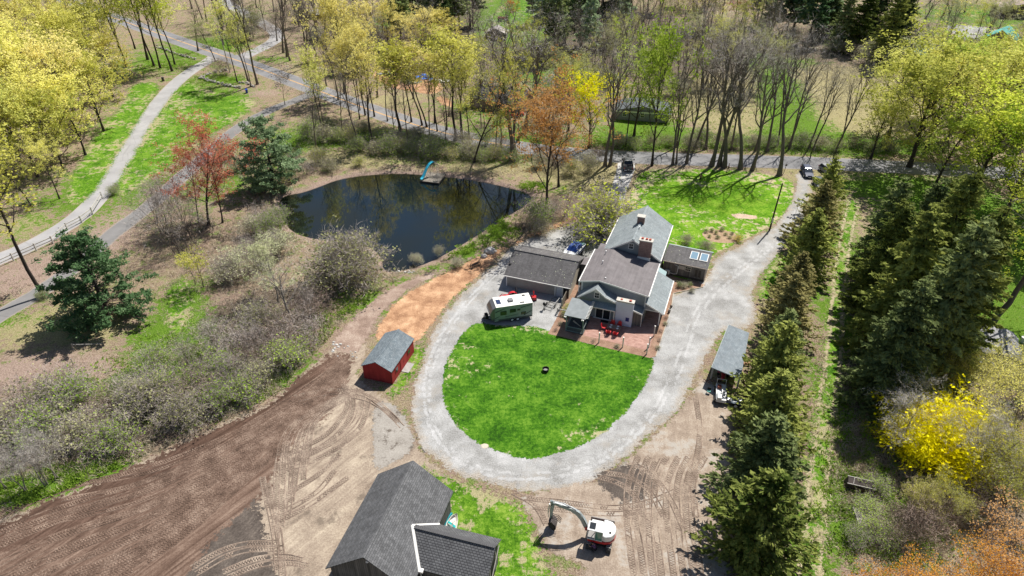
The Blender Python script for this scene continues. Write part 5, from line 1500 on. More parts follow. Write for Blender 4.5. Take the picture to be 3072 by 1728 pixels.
for (x, y, h_) in ((2.2, 5.0, .3), (2.0, 7.9, .35), (3.6, .9, .15)): vent(house, x, y, 5.7, h_)
# front wing with its sweeping gable
prof = [(.15, 3.25), (2.85, 5.3), (4.35, 4.15), (6.0, 3.55), (9.75, 2.55)]
MB().prism([(.3, 0), (9.65, 0), (9.65, 2.42), (6.0, 3.4), (4.35, 4.0), (2.85, 5.12), (.3, 3.2)], 'y', -1.1, .296).build('front_wall', sid_g, house)
b = MB()
for (xa, za), (xb, zb) in zip(prof[:-1], prof[1:]):
    b.slab([(xa, -1.45, za), (xb, -1.45, zb), (xb, .28, zb), (xa, .28, za)], .1)
b.build('front_roof', roof_b, house)
b = MB()
for (xa, za), (xb, zb) in zip(prof[:-1], prof[1:]):
    b.hexa([(xa, -1.51, za - .26), (xb, -1.51, zb - .26), (xb, -1.453, zb - .26), (xa, -1.453, za - .26)], [(xa, -1.51, za - .02), (xb, -1.51, zb - .02), (xb, -1.453, zb - .02), (xa, -1.453, za - .02)])
b.box(.25, .46, -1.14, -1.103, 0, 3.2)
b.box(9.7, 9.84, -1.5, .2, 2.3, 2.46)
b.tube([(9.72, -1.3, 2.4), (9.72, -1.2, 2.2), (9.72, -1.2, 0.1)], .05, 8)
b.build('trim', white, house)
wf = window(house, 2.98, 3.95, .62, .85, -1.1)
MB().prism([(-.42, 0), (-.3, .22), (0, .36), (.3, .22), (.42, 0)], 'y', -1.16, -1.103).build('arch', white, wf).location = (2.98, 0, 4.5)
MB().slab([(2.25, -2.05, 2.55), (6.0, -2.05, 2.55), (6.0, -1.103, 3.0), (2.25, -1.103, 3.0)], .09).build('door_canopy', roof_b, house)
b = MB()
b.box(2.25, 6.0, -2.12, -2.055, 2.38, 2.53)
b.box(5.8, 5.93, -2.05, -1.93, 0, 2.4)
b.build('canopy_trim', white, house)
b = MB()
for x in (2.95, 4.04, 5.12): b.box(x, x + .12, -1.2, -1.103, .05, 2.2)
b.box(2.95, 5.24, -1.21, -1.103, 2.2, 2.34)
b.box(2.75, 5.44, -1.3, -1.103, 0, .12)
dr = b.build('patio_door', white, house)
MB().box(3.07, 4.04, -1.17, -1.105, .12, 2.2).box(4.16, 5.12, -1.15, -1.105, .12, 2.2).build('pane', glass, dr)
bx('door_mat', house, black, 4.0, 5.1, -1.95, -1.4, .035, .06)
# whitewashed chimney
wc = MB().box(6.0, 8.45, -1.76, -1.103, 0, 4.1).build('whitewashed_chimney', M('whitewash', (0.66, 0.70, 0.84), .8, .08, 1.2), house)
MB().box(5.93, 8.52, -1.86, -1.0, 4.1, 4.32).build('cap', stone_c, wc)
MB().box(7.75, 8.1, -1.6, -1.3, 4.32, 4.48).box(6.5, 6.8, -1.6, -1.3, 4.32, 4.40).build('flue', flue_r, wc)
MB().box(7.55, 8.05, -1.80, -1.763, .95, 1.6).build('fuel_hatch', paint('deep_blue_panel', (0.01, 0.03, 0.20)), wc)
MB().box(8.5, 9.62, -1.15, -1.103, 0, 2.5).build('board_panel', wood_w, house)
# lean-to porch on the right
MB().slab([(9.9, -.55, 3.95), (12.62, -.45, 2.52), (12.62, 8.7, 2.52), (9.9, 8.5, 3.95)], .12).build('porch_roof', roof_b, house)
b = MB()
b.box(12.625, 12.75, -.45, 8.7, 2.38, 2.54)
for y in (.0, 4.2, 8.2): b.box(12.0, 12.16, y, y + .16, 0, 2.55)
b.hexa([(9.9, -.6, 3.7), (12.62, -.5, 2.3), (12.62, -.455, 2.3), (9.9, -.555, 3.7)], [(9.9, -.6, 3.93), (12.62, -.5, 2.5), (12.62, -.455, 2.5), (9.9, -.555, 3.93)])
b.box(9.95, 12.1, .0, .12, 2.3, 2.45)
b.build('porch_posts', white, house)
MB().prism([(9.9, 2.46), (12.0, 2.46), (12.0, 2.70), (9.9, 3.75)], 'y', .02, .1).build('porch_gable', sid_g, house)
MB().slab([(10.0, 8.75, 3.3), (11.3, 8.75, 2.7), (11.3, 10.6, 2.7), (10.0, 10.6, 3.3)], .08).build('side_entry_roof', M('teal_metal_roof', (0.32, 0.43, 0.44), .4, .1, 2, metal=.2), house)
MB().box(10.2, 11.15, 8.9, 10.5, 0, 2.7).build('side_entry', sid_g, house)
# link to garage
lk = MB().box(-1.9, .29, 8.2, 9.8, 0, 2.62).build('link_wall', M('dark_grey_siding', (0.16, 0.16, 0.16), .8), house)  # plain dark grey siding
MB().slab([(-1.75, 8.0, 2.85), (.2, 8.0, 2.85), (.2, 10.2, 2.85), (-1.75, 10.2, 2.85)], .1).build('link_roof', roof_m, house)

# ---------------------------------------------------------------- garage
gx, gy, _ = HL(-12.5, 1.9)
gar = thing('garage', 'long low garage with lichen spotted dark roof behind the white camper', 'garage', (gx, gy), HY)
MB().prism([(.3, 0), (8.5, 0), (8.5, 2.5), (4.4, 4.1), (.3, 2.05)], 'x', .3, 10.45).build('wall', [sid_w], gar)
b = MB()
b.slab([(0, 0, 2.12), (10.75, 0, 2.12), (10.75, 4.45, 4.3), (0, 4.45, 4.3)], .12)
b.slab([(0, 4.45, 4.3), (10.75, 4.45, 4.3), (10.75, 8.85, 2.6), (0, 8.85, 2.6)], .12)
b.box(0, 10.75, 4.3, 4.6, 4.26, 4.34)
b.build('roof', roof_k, gar)
b = MB()
b.box(0, 10.75, -.09, -.003, 1.98, 2.11)
for x in (.27, 8.2, 9.35): b.box(x, x + .16, .25, .297, 0, 2.1)
b.box(10.45, 10.75, .15, .28, 1.9, 2.0)
b.build('trim', white, gar)
MB().prism([(.3, 0), (8.5, 0), (8.5, 2.45), (4.4, 4.05), (.3, 2.0)], 'x', 10.453, 10.5).build('side_cladding', sid_p, gar)
gd = bx('door', gar, paint('pale_door', (0.50, 0.53, 0.60)), 8.5, 9.33, .26, .297, 0, 1.95)
bx('handle', gd, steel, 8.6, 8.66, .2, .262, .95, 1.05)
bx('doorway', gar, dark, 9.6, 10.4, .285, .305, 0, 1.85)  # flat black panel on the wall; shade of the inside put into its colour
b = MB().tube([(.25, 3.6, 4.0), (.2, 3.5, 4.75)], .03, 6)
b.lathe([(.02, 0), (.30, .06), (.42, .16), (.40, .17), (.28, .08), (.01, .03)], (0, 0, 0), 16)
i0 = len(b.v) - 96
b.xf(i0, lambda v: Matrix.Rotation(R(55), 3, 'X') @ v + Vector((.15, 3.4, 4.8)))
b.build('satellite_dish', M('dish_grey', (0.2, 0.2, 0.2)), gar)
MB().lathe([(.02, 0), (.22, .03), (.24, .1), (.02, .12)], (.35, 2.0, 3.05), 12).build('lamp_hood', black, gar)

# ---------------------------------------------------------------- wooden annex
ax, ay, _ = HL(10.25, 14.1)
ann = thing('wooden_annex', 'weathered board annex with two skylights right of the farmhouse', 'outbuilding', (ax, ay), R(-22.5))
MB().prism([(.2, 0), (4.7, 0), (4.7, 2.6), (3.95, 3.1), (.2, 2.4)], 'x', .02, 6.7).build('wall', wood_w, ann)
MB().slab([(-.1, 0, 2.54), (6.95, 0, 2.54), (6.95, 3.95, 3.32), (-.1, 3.95, 3.32)], .1).build('roof', roof_k, ann)
MB().slab([(-.1, 3.955, 3.36), (7.05, 3.955, 3.36), (7.05, 5.0, 2.9), (-.1, 5.0, 2.9)], .1).build('rear_roof', M('zinc_roof', (0.36, 0.42, 0.44), .5, .15, 2), ann)
for x in (3.75, 5.3):
    s_ = MB().slab([(x, 1.5, 2.95), (x + 1.25, 1.5, 2.95), (x + 1.25, 3.3, 3.31), (x, 3.3, 3.31)], .2).build('skylight', white, ann)
    MB().slab([(x + .1, 1.6, 2.985), (x + 1.15, 1.6, 2.985), (x + 1.15, 3.2, 3.305), (x + .1, 3.2, 3.305)], .05).build('pane', sky_glass, s_)
window(ann, 3.95, 1.75, .8, .7, .2, M('cream_trim', (0.62, 0.57, 0.47)), cols=3)
bx('shutter', ann, M('cream_panel', (0.55, 0.50, 0.42)), 2.45, 3.4, .14, .19, 1.45, 2.1)
b = MB()
for x in (5.1, 5.65): b.box(x, x + .38, .16, .19, .6, 1.9)
b.build('board_shutter', wood_d, ann)
b = MB().box(6.6, 6.74, .14, .197, 0, 2.4).box(-.1, 6.95, -.06, -.003, 2.4, 2.52)
b.build('trim', M('rust_white_trim', (0.55, 0.47, 0.40), .7, .3, 1), ann)
ac = MB().box(.45, 1.25, -.35, .05, .3, 1.0).build('heat_pump', paint('off_white', (0.62, 0.62, 0.58)), ann, bevel=.03)
MB().lathe([(.27, -.37), (.27, -.352)], (.75, 0, .65), 16, axis='y').build('fan_grille', dark, ac)
MB().tube([(1.25, -.1, .55), (1.9, -.1, .45), (2.35, -.1, .6), (2.4, -.05, 1.1), (2.4, .1, 1.9), (2.1, .12, 2.05), (1.8, .12, 2.08)], .055, 8).build('duct', white, ann, smooth=True)
MB().box(-.1, 6.75, 0.15, .19, -.02, .3).build('skirt', wood_d, ann)

# ---------------------------------------------------------------- red shed
shed = thing('red_shed', 'red board shed with blue grey shingle roof beside the gravel loop', 'shed', (-19.54, 65.44), R(-16.9))
MB().prism([(.15, 0), (4.2, 0), (4.2, 2.14), (2.17, 3.2), (.15, 2.14)], 'y', .15, 7.0).build('gable_wall', red_x, shed)
b = MB()
b.slab([(0, 0, 2.22), (2.17, 0, 3.33), (2.17, 7.17, 3.33), (0, 7.17, 2.22)], .08)
b.slab([(2.17, 0, 3.33), (4.35, 0, 2.2), (4.35, 7.17, 2.2), (2.17, 7.17, 3.33)], .08)
b.box(2.05, 2.29, 0, 7.17, 3.30, 3.36)
b.build('roof', roof_s, shed)
MB().box(4.203, 4.23, .15, 7.0, 0, 2.12).build('side_wall', red_y, shed)
for y in (1.6, 5.4):
    w_ = MB().box(4.235, 4.28, y - .42, y + .42, 1.0, 1.75).build('window', red_y, shed)
    MB().box(4.285, 4.295, y - .3, y + .3, 1.08, 1.67).build('pane', glass, w_)
for y in (2.75, 3.65):
    d_ = MB().box(4.235, 4.275, y, y + .86, .08, 1.95).build('door', M('red_door', (0.36, 0.04, 0.04)), shed)
    MB().box(4.28, 4.29, y + (.72 if y < 3 else .08), y + (.78 if y < 3 else .14), .95, 1.1).build('handle', black, d_)
bx('corner_trim', shed, M('dark_red_trim', (0.18, 0.02, 0.02)), 4.14, 4.26, .11, .148, 0, 2.1)
bx('ramp', shed, wood_l, 4.28, 5.3, 2.7, 4.6, 0.02, .09)

# ---------------------------------------------------------------- barn
BY = R(-15.56)
barn = thing('barn', 'big weathered board barn with dark shingle roof at the bottom', 'barn', (-17.1, 35.94), BY)
MB().prism([(.35, 0), (8.05, 0), (8.05, 3.4), (4.27, 6.55), (.35, 3.4)], 'y', .3, 11.0).build('wall', wood_b, barn)
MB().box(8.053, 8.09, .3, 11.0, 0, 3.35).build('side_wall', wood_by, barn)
b = MB()
b.slab([(0, 0, 3.42), (4.27, 0, 6.82), (4.27, 11.3, 6.82), (0, 11.3, 3.42)], .12)
b.slab([(4.27, 0, 6.82), (8.38, 0, 3.45), (8.38, 11.3, 3.45), (4.27, 11.3, 6.82)], .12)
b.hexa([(4.05, 0, 6.6), (4.49, 0, 6.6), (4.49, 11.3, 6.6), (4.05, 11.3, 6.6)], [(4.12, 0, 6.74), (4.42, 0, 6.74), (4.42, 11.3, 6.74), (4.12, 11.3, 6.74)])
b.build('roof', roof_br, barn)
MB().prism([(2.45, 0), (6.95, 0), (6.95, 3.3), (5.3, 4.75), (2.45, 3.25)], 'x', 8.1, 14.4).build('wing_wall', wood_b, barn)
b = MB()
b.slab([(8.35, 2.2, 3.42), (14.7, 2.2, 3.42), (14.7, 5.32, 5.0), (6.55, 5.32, 5.0)], .1)
b.slab([(6.55, 5.32, 5.0), (14.7, 5.32, 5.0), (14.7, 7.2, 3.5), (8.35, 7.2, 3.5)], .1)
b.build('wing_roof', roof_bw, barn)
b = MB()
for i in range(40):
    x = 6.75 + i * .198
    b.box(x, x + .17, 5.12, 5.54, 4.99 + (i % 2) * .01, 5.06)
b.build('ridge_shingles', M('ridge_shingle', (0.10, 0.10, 0.105)), barn)


def strip(a, c, wd, th):
    a, c = Vector(a), Vector(c)
    d = (c - a).normalized()
    s_ = d.cross(Vector((0, 0, 1))).normalized() * wd / 2
    u = Vector((0, 0, th))
    return [a - s_, c - s_, c + s_, a + s_], [a - s_ + u, c - s_ + u, c + s_ + u, a + s_ + u]


b = MB()
b.hexa(*strip((8.42, 2.1, 3.42), (6.5, 5.35, 5.02), .26, .1))
b.hexa(*strip((6.5, 5.35, 5.02), (8.45, 7.22, 3.45), .2, .1))
b.box(8.3, 8.75, 1.95, 2.35, 3.28, 3.5)
b.tube([(8.5, 2.1, 3.3), (8.45, 2.2, 0)], .05, 8)
b.build('valley_flashing', white, barn)
bx('barn_door', barn, M('door_dark', (0.06, 0.058, 0.056)), 3.2, 5.8, .24, .297, 0, 2.9)
lamp = MB().lathe([(.10, 0), (.16, -.12), (.02, -.16)], (4.5, .15, 6.2), 10).build('yard_lamp', white, barn)
b = MB()
for y in (2.6, 4.2, 6.0): b.box(14.403, 14.46, y, y + .12, 0, 3.4 if y < 5 else 3.2)
b.tube([(14.6, 2.4, .1), (14.62, 4.4, 1.7), (14.6, 6.7, 3.2)], .05, 6)
b.build('wing_gable_battens', M('pale_batten', (0.45, 0.43, 0.40)), barn)
bx('opening', barn, dark, 14.41, 14.43, 3.0, 5.8, 0, 2.6)  # black sheet over the solid wall, coloured as the unlit inside

# ---------------------------------------------------------------- open lean-to by the hedge
p = [P(2080 + a / 5.367, 960 + c / 5.367, z) + (z,) for a, c, z in ((300, 765, 2.5), (760, 950, 3.1), (900, 205, 3.1), (575, 75, 2.5))]
cx, cy = p[0][0], p[0][1]
carp = thing('open_shed', 'open sided shed with grey blue shingle roof under the cedar hedge', 'shed', (cx, cy), 0)
pl = [(a - cx, c - cy, z) for a, c, z in p]
MB().slab(pl, .12).build('roof', roof_c, carp)
b = MB().hexa(*strip((pl[0][0] - .06, pl[0][1], 2.4), (pl[3][0] - .06, pl[3][1], 2.4), .08, .16))
b.build('gutter', M('grey_gutter', (0.36, 0.40, 0.40)), carp)
for i, q in enumerate(pl):
    k = .92
    mx, my = sum(a[0] for a in pl) / 4, sum(a[1] for a in pl) / 4
    x, y = mx + (q[0] - mx) * k, my + (q[1] - my) * k
    MB().box(x - .08, x + .08, y - .08, y + .08, 0, q[2] - .1).build('post', wood_l, carp)
b = MB().hexa(*strip((mx + (pl[2][0] - mx) * .9, my + (pl[2][1] - my) * .92, 0), (mx + (pl[3][0] - mx) * .9, my + (pl[3][1] - my) * .92, 0), .08, 2.35))
b.build('back_wall', wood_d, carp)

# ---------------------------------------------------------------- cabin on the right with tree shadows on its roof
cab = thing('cabin', 'old cabin with weathered grey curved roof under the leaning tree', 'cabin', (60.9, 66.2), R(-24))
pr = [(0, 2.3), (.5, 2.9), (1.9, 3.35), (3.3, 3.2), (4.6, 2.8), (5.3, 2.1)]
b = MB()
for (xa, za), (xb, zb) in zip(pr[:-1], pr[1:]):
    b.slab([(xa, 1.2, za), (xb, 1.2, zb), (xb, 8.0, zb), (xa, 8.0, za)], .08)
b.build('roof', pattern('patched_grey_roof', (0.24, 0.24, 0.25), (0.36, 0.36, 0.37), (0.12, 0.12, 0.125), 1.2, .25, 'xy', msize=.02, streak=.2), cab)
MB().prism([(.2, 0), (5.1, 0), (5.1, 2.05), (4.5, 2.65), (3.3, 3.05), (1.9, 3.2), (.6, 2.8), (.2, 2.3)], 'y', 1.5, 7.8).build('wall', M('dark_green_boards', (0.02, 0.075, 0.06)), cab)
MB().slab([(-.1, 0, 2.15), (1.6, -.2, 2.15), (1.6, 1.25, 2.3), (-.1, 1.25, 2.3)], .08).build('porch_roof', roof_g, cab)
MB().slab([(-2.9, 6.2, 2.3), (.6, 6.4, 2.5), (.6, 8.1, 2.5), (-2.9, 7.9, 2.3)], .1).build('side_roof', roof_g, cab)
MB().box(-2.7, .15, 6.5, 7.7, 0, 2.25).build('side_wall', wood_d, cab)
bx('door', cab, paint('green_door', (0.01, 0.06, 0.05)), 2.6, 3.5, 1.44, 1.497, 0, 2.0)
for x in (.0, 1.45): MB().box(x, x + .1, -.05, .05, 0, 2.1).build('post', wood_d, cab)

# ---------------------------------------------------------------- far buildings
def gable_house(name, label, cat, x, y, yaw, W_, L_, he, hr, wall, roof, over=.3, win=0):
    o = thing(name, label, cat, (x, y), yaw)
    MB().prism([(0, 0), (W_, 0), (W_, he), (W_ / 2, hr - .15), (0, he)], 'y', 0, L_).build('wall', wall, o)
    b = MB()
    sl_ = (hr - he) / (W_ / 2)
    b.slab([(-over, -over, he - over * sl_), (W_ / 2, -over, hr), (W_ / 2, L_ + over, hr), (-over, L_ + over, he - over * sl_)], .14)
    b.slab([(W_ / 2, -over, hr), (W_ + over, -over, he - over * sl_), (W_ + over, L_ + over, he - over * sl_), (W_ / 2, L_ + over, hr)], .14)
    b.build('roof', roof, o)
    for k in range(win):
        window(o, W_ * (k + .5) / win, 1.5, .8, 1.1, 0)
    return o


x, y = G(1310, 292)
brh = gable_house('brick_house', 'brick house with dark roof behind the bare trees beyond the road', 'house', x, y, R(62), 9, 15, 2.8, 5.2, pattern('far_brick', (0.22, 0.08, 0.06), (0.30, 0.13, 0.10), (0.28, 0.24, 0.22), .3, .1, 'xz'), M('far_dark_roof', (0.10, 0.095, 0.105), .9, .2, 1), win=2)
MB().box(4.0, 5.0, 13.6, 14.4, 4.4, 6.3).build('chimney', brick, brh)
bx('ramp_deck', brh, white, 9.2, 10.6, -2, 9, .6, .75)
x, y = G(1221, 100)
gable_house('weathered_shed', 'small weathered shed beside the far tractor lawn', 'shed', x, y, R(-10), 7, 5, 2.4, 4.0, wood_w, M('pale_old_roof', (0.40, 0.37, 0.36), .9, .2, 1))
x, y = G(1548, 300)
rn = gable_house('ranch_house', 'low dark house with white eaves left of forked green tree', 'house', x, y, R(-12), 13, 7, 2.6, 3.9, sid_g, M('slate_roof', (0.10, 0.115, 0.125), .8, .2, 1), .5, win=3)
bx('fascia', rn, white, -.5, 13.5, -.62, -.52, 2.2, 2.5)
teal = pattern('teal_metal_sheet', (0.13, 0.42, 0.37), (0.15, 0.45, 0.40), (0.08, 0.28, 0.25), .4, 60, 'yx', msize=.03)
x, y = G(2462, 128)
gable_house('teal_barn', 'brown barn with steep teal metal roof beside gravel lot', 'barn', x, y, R(-42), 9, 9, 4.2, 7.2, M('brown_barn_wall', (0.12, 0.09, 0.075)), teal)
x, y = G(2303, 158)
gable_house('teal_shed', 'low shed with pale turquoise roof between bare orchard trees', 'shed', x, y, R(-4), 10, 6, 2.2, 3.8, M('grey_shed_wall', (0.20, 0.19, 0.18)), M('turquoise_roof', (0.22, 0.52, 0.50), .5, .15, 1))
x, y = G(2385, 150)
gable_house('brown_shed', 'long brown shed between the two teal roofed buildings', 'shed', x, y, R(-3), 16, 5, 2.2, 3.4, M('brown_planks', (0.10, 0.06, 0.045)), M('brown_roof', (0.20, 0.16, 0.16)))
x, y = G(2508, 45)
gable_house('field_shed', 'dark field shed with pinkish roof at the top right', 'shed', x, y, R(-8), 17, 7, 4, 5.4, M('dark_brown_planks', (0.09, 0.065, 0.055)), M('pinkish_roof', (0.42, 0.32, 0.31)))
x, y = G(768, 45)
gable_house('tarp_hut', 'small dark hut in the woods at top by the upper drive', 'hut', x, y, R(-30), 5, 5, 1.6, 2.8, wood_d, M('hut_roof', (0.30, 0.30, 0.31)))

# ---------------------------------------------------------------- patio and beds (ground of the garden)
paver = pattern('patio_bricks', (0.36, 0.19, 0.15), (0.48, 0.29, 0.24), (0.30, 0.22, 0.19), .42, .21, 'xy', msize=.02)
bedm = loose_mat('bed_mulch', (0.17, 0.10, 0.07), (0.30, 0.19, 0.135), (0.42, 0.29, 0.22), 0, .6, 8, .5)


def HP(pts): return [HL(a, c)[:2] for a, c in pts]


sheet('garden_bed', HP([(-2.4, -.3), (-2.3, -7.3), (2.5, -7.4), (12.3, -7.6), (13.0, -7.0), (13.2, 5.0), (12.8, 9), (10, 9), (10, -1), (-1, 0), (-1.4, 9), (-2.2, 9)]), bedm, Z4, .12, .8, 31, 0)
sheet('patio', HP([(2.45, -.5), (2.45, -5.9), (11.85, -6.1), (12.0, 8.6), (9.8, 8.6), (9.8, -.5)]), paver, Z5, .02, 1.5, 32, 0)
sheet('garden_bed', HP([(10.3, 9.0), (12.9, 9.0), (17.0, 12.4), (17.3, 13.2), (12, 13.9), (10.3, 13.9)]), bedm, Z4, .15, .8, 33, 0)
sheet('garden_bed', GD([(1762, 588), (1775, 579), (1800, 577), (1830, 580), (1855, 590), (1862, 602), (1848, 611), (1815, 613), (1780, 606)]), loose_mat('bed_soil', (0.24, 0.16, 0.10), (0.38, 0.27, 0.18), (0.52, 0.40, 0.28), .2, .6, 8, .5), Z4, .1, .7, 34, 2)
sheet('bare_patch', GD([(1838, 535), (1905, 540), (1912, 552), (1870, 552), (1838, 545)]), loose_mat('bare_lawn_soil', (0.40, 0.29, 0.21), (0.56, 0.42, 0.32), (0.66, 0.54, 0.43), .6, .6, 6, .5), Z3, .2, .8, 35, 1)
sheet('bare_patch', GD([(1208, 1118), (1222, 1115), (1235, 1122), (1222, 1130), (1210, 1126)]), loose_mat('pale_dirt', (0.45, 0.38, 0.30), (0.56, 0.48, 0.40), (0.66, 0.58, 0.48), .1, .6, 6, .5), Z3 + .004, .1, .3, 36, 1)
# ================================================================ SMALLER THINGS
# garden edging, posts, table, chairs
b = MB()
for a, c in (((12.95, -7.1), (13.2, 5.0)), ((13.2, 5.0), (12.9, 9.0)), ((12.9, 9.0), (17.0, 12.3)), ((17.0, 12.3), (17.35, 15.5))):
    b.hexa(*strip((a[0], a[1], 0), (c[0], c[1], 0), .08, .13))
e_ = b.build('bed_edging', M('pale_edging_timber', (0.50, 0.45, 0.36)))
e_.location, e_.rotation_euler = (H0[0], H0[1], 0), (0, 0, HY)
tag(e_, 'pale timber edging along the right border of garden bed', 'edging')
for (x, y, lab) in ((2.55, -6.9, 'white post at the left of patio edge by the lawn'), (5.9, -7.0, 'white post in the middle of the patio edge by the lawn'), (9.15, -7.0, 'white post nearest the right corner of oval lawn'),
                    (9.6, -5.3, 'white post at the right patio side, middle one'), (10.9, -2.7, 'white post at the right patio side nearest the porch')):
    pass
for px, py, lab in ((1796.3, 1028.5, 'white patio post, left one on the lawn edge'), (1867.6, 1042.2, 'white patio post, middle one on the lawn edge'), (1939.7, 1062.7, 'white patio post at the near right patio corner'),
                    (1946.5, 1042.2, 'white patio post just behind the corner one'), (1961.4, 1008, 'white patio post on the right side nearest the porch')):
    x, y = P(px, py)
    t_ = thing('patio_post', lab, 'post', (x, y), HY, 'posts round the patio')
    MB().box(-.07, .07, -.07, .07, 0, 1.75).build('shaft', M('grey_white_post', (0.62, 0.60, 0.55)) if 'postm' not in globals() else postm, t_)
    postm = t_.children[0].data.materials[0]
    MB().box(-.09, .09, -.09, .09, 1.75, 1.80).build('cap', white, t_)
tx, ty = P(1841.5, 993)
tb = thing('patio_table', 'brown patio table with four white plates on the brick patio', 'table', (tx, ty), HY)
b = MB()
for i in range(6): b.box(-.95, .95, -.5 + i * .17, -.5 + i * .17 + .15, .70, .75)
b.build('tabletop', M('brown_table', (0.24, 0.17, 0.14)), tb)
for sx in (-.85, .85):
    for sy in (-.42, .42): MB().box(sx - .035, sx + .035, sy - .035, sy + .035, 0, .70).build('leg', wood_d, tb)
for (sx, sy, w_) in ((-.5, .28, 'back left'), (.5, .28, 'back right'), (-.5, -.26, 'front left'), (.5, -.26, 'front right')):
    c_, s_ = math.cos(HY), math.sin(HY)
    o = MB().lathe([(.08, 0), (.17, .02), (.175, .025), (.08, .012)], n=16).build('plate', white)
    o.location = (tx + sx * c_ - sy * s_, ty + sx * s_ + sy * c_, .752)
    tag(o, 'white plate at the %s of the patio table' % w_, 'plate', 'plates on the patio table')
red = paint('red_chair_plastic', (0.60, 0.012, 0.02), .4)


def red_chair(lab, x, y, rz):
    """fan-backed garden chair, open side towards +y"""
    t_ = thing('garden_chair', lab, 'chair', (x, y), rz, 'red chairs round the patio table')
    b = MB()
    for i in range(5): b.box(-.24 + i * .1, -.15 + i * .1, -.25, .27, .36 - .0, .39)
    b.build('seat', red, t_)
    b = MB()
    n = 7
    for i in range(n):
        a = R(-24 + 48 * i / (n - 1))
        h_ = .68 * (1 - .35 * abs(i - 3) / 3 * abs(i - 3) / 3)
        x0, x1 = .22 * math.sin(a) * 1.6, (.22 + h_ * .42) * math.sin(a) * 1.6
        b.hexa([(x0 - .035, -.26, .34), (x0 + .035, -.26, .34), (x0 + .035, -.235, .34), (x0 - .035, -.235, .34)],
               [(x1 - .045, -.26 - h_ * .3, .34 + h_), (x1 + .045, -.26 - h_ * .3, .34 + h_), (x1 + .045, -.235 - h_ * .3, .34 + h_), (x1 - .045, -.235 - h_ * .3, .34 + h_)])
    b.build('backrest', red, t_)
    for sx in (-.31, .31): MB().box(sx - .055, sx + .055, -.3, .33, .55, .58).build('armrest', red, t_)
    for sx in (-.27, .27):
        for sy in (-.24, .26): MB().box(sx - .025, sx + .025, sy - .025, sy + .025, 0, .55 if sy > 0 else .5).build('leg', red, t_)


def TL(lx, ly): return (tx + lx * math.cos(HY) - ly * math.sin(HY), ty + lx * math.sin(HY) + ly * math.cos(HY))


red_chair('red garden chair, left of the two behind the table', *TL(-.45, .95), HY + math.pi)
red_chair('red garden chair, right of the two behind the table', *TL(.55, .95), HY + math.pi)
red_chair('red garden chair at the left head of the table', *TL(-1.45, -.1), HY - math.pi / 2)
red_chair('red garden chair, left of the two in front of table', *TL(-.6, -.95), HY + .1)
red_chair('red garden chair, right of the two in front of table', *TL(.45, -.95), HY - .08)

# gazebo
x, y, _ = HL(0, 0)
gz = thing('gazebo', 'small roofed timber gazebo with railings left of the patio', 'gazebo', (x, y), HY)
PO = ((-.15, -5.7), (2.3, -5.75), (2.35, -2.1), (-.0, -2.05))
for a, c in PO: MB().box(a - .08, a + .08, c - .08, c + .08, 0, 2.75).build('post', wood_gr, gz)
MB().slab([(-.5, -5.85, 2.85), (2.6, -5.85, 2.85), (2.6, -1.8, 3.2), (-.5, -1.8, 3.2)], .09).build('roof', M('grey_felt_roof', (0.24, 0.265, 0.275), .85, .2, 1.5), gz)
b = MB()
for a, c in ((-.15, 2.3),): b.box(a, c, -5.8, -5.68, .85, .93); b.box(a, c, -5.8, -5.68, .12, .2)
b.box(-.2, -.1, -5.7, -2.1, .85, .93); b.box(2.28, 2.38, -5.7, -3.6, .85, .93)
for i in range(1, 16): b.box(-.15 + i * .153, -.12 + i * .153, -5.76, -5.72, .2, .85)
for i in range(1, 22): b.box(-.17, -.13, -5.7 + i * .163, -5.67 + i * .163, .2, .85)
b.build('railing', wood_gr, gz)
b = MB()
for i in range(14): b.box(2.5, 2.9, -5.6 + i * .29, -5.52 + i * .29, 2.80 + i * .024, 2.90 + i * .024)
for xx in (-.45, -.25, 2.1, 2.3): b.box(xx, xx + .1, -6.15, -5.85, 2.62, 2.76)
b.build('rafter_tails', white, gz)
MB().box(-.2, 2.4, -5.8, -2.0, .03, .12).build('deck', M('dark_deck', (0.07, 0.08, 0.08)), gz)
MB().tube([(.3, -3.3, .16), (1.6, -4.2, .16)], [.14, .03], 6).build('bench_cushion', M('cream_cloth', (0.6, 0.55, 0.42)), gz)

# fence section and gate by the garage
f_ = thing('plank_fence', 'short grey plank fence between garage and garden bed', 'fence', HL(-2.25, -.8)[:2], HY)
MB().box(-.04, .04, .1, 3.2, .15, 1.7).build('panel', pattern('fence_planks', (0.20, 0.18, 0.15), (0.27, 0.24, 0.2), (0.06, 0.05, 0.04), .14, 9, 'yz', msize=.012), f_)
for yy in (0, 3.2): MB().box(-.08, .08, yy - .08, yy + .08, 0, 1.85).build('post', wood_l, f_)
b = MB().box(-.3, -.18, -1.5, -1.38, 0, 1.0).box(1.5, 1.62, -1.5, -1.38, 0, 1.0).box(-.3, 1.62, -1.5, -1.38, .9, 1.0).box(-.3, -.18, -1.5, 0, .9, 1.0)
b.build('rail', wood_l, f_)
row('bush', [(1420 / 1.19255 * 0 + 1431, 775, .7), (1427, 784, .7), (1421, 792, .6)], 'lime', 'bedding_plant', 'bright leafy plant in the bed by the plank fence', 'leafy plants by the plank fence', 'plant', wide=1.4, parts=B2)
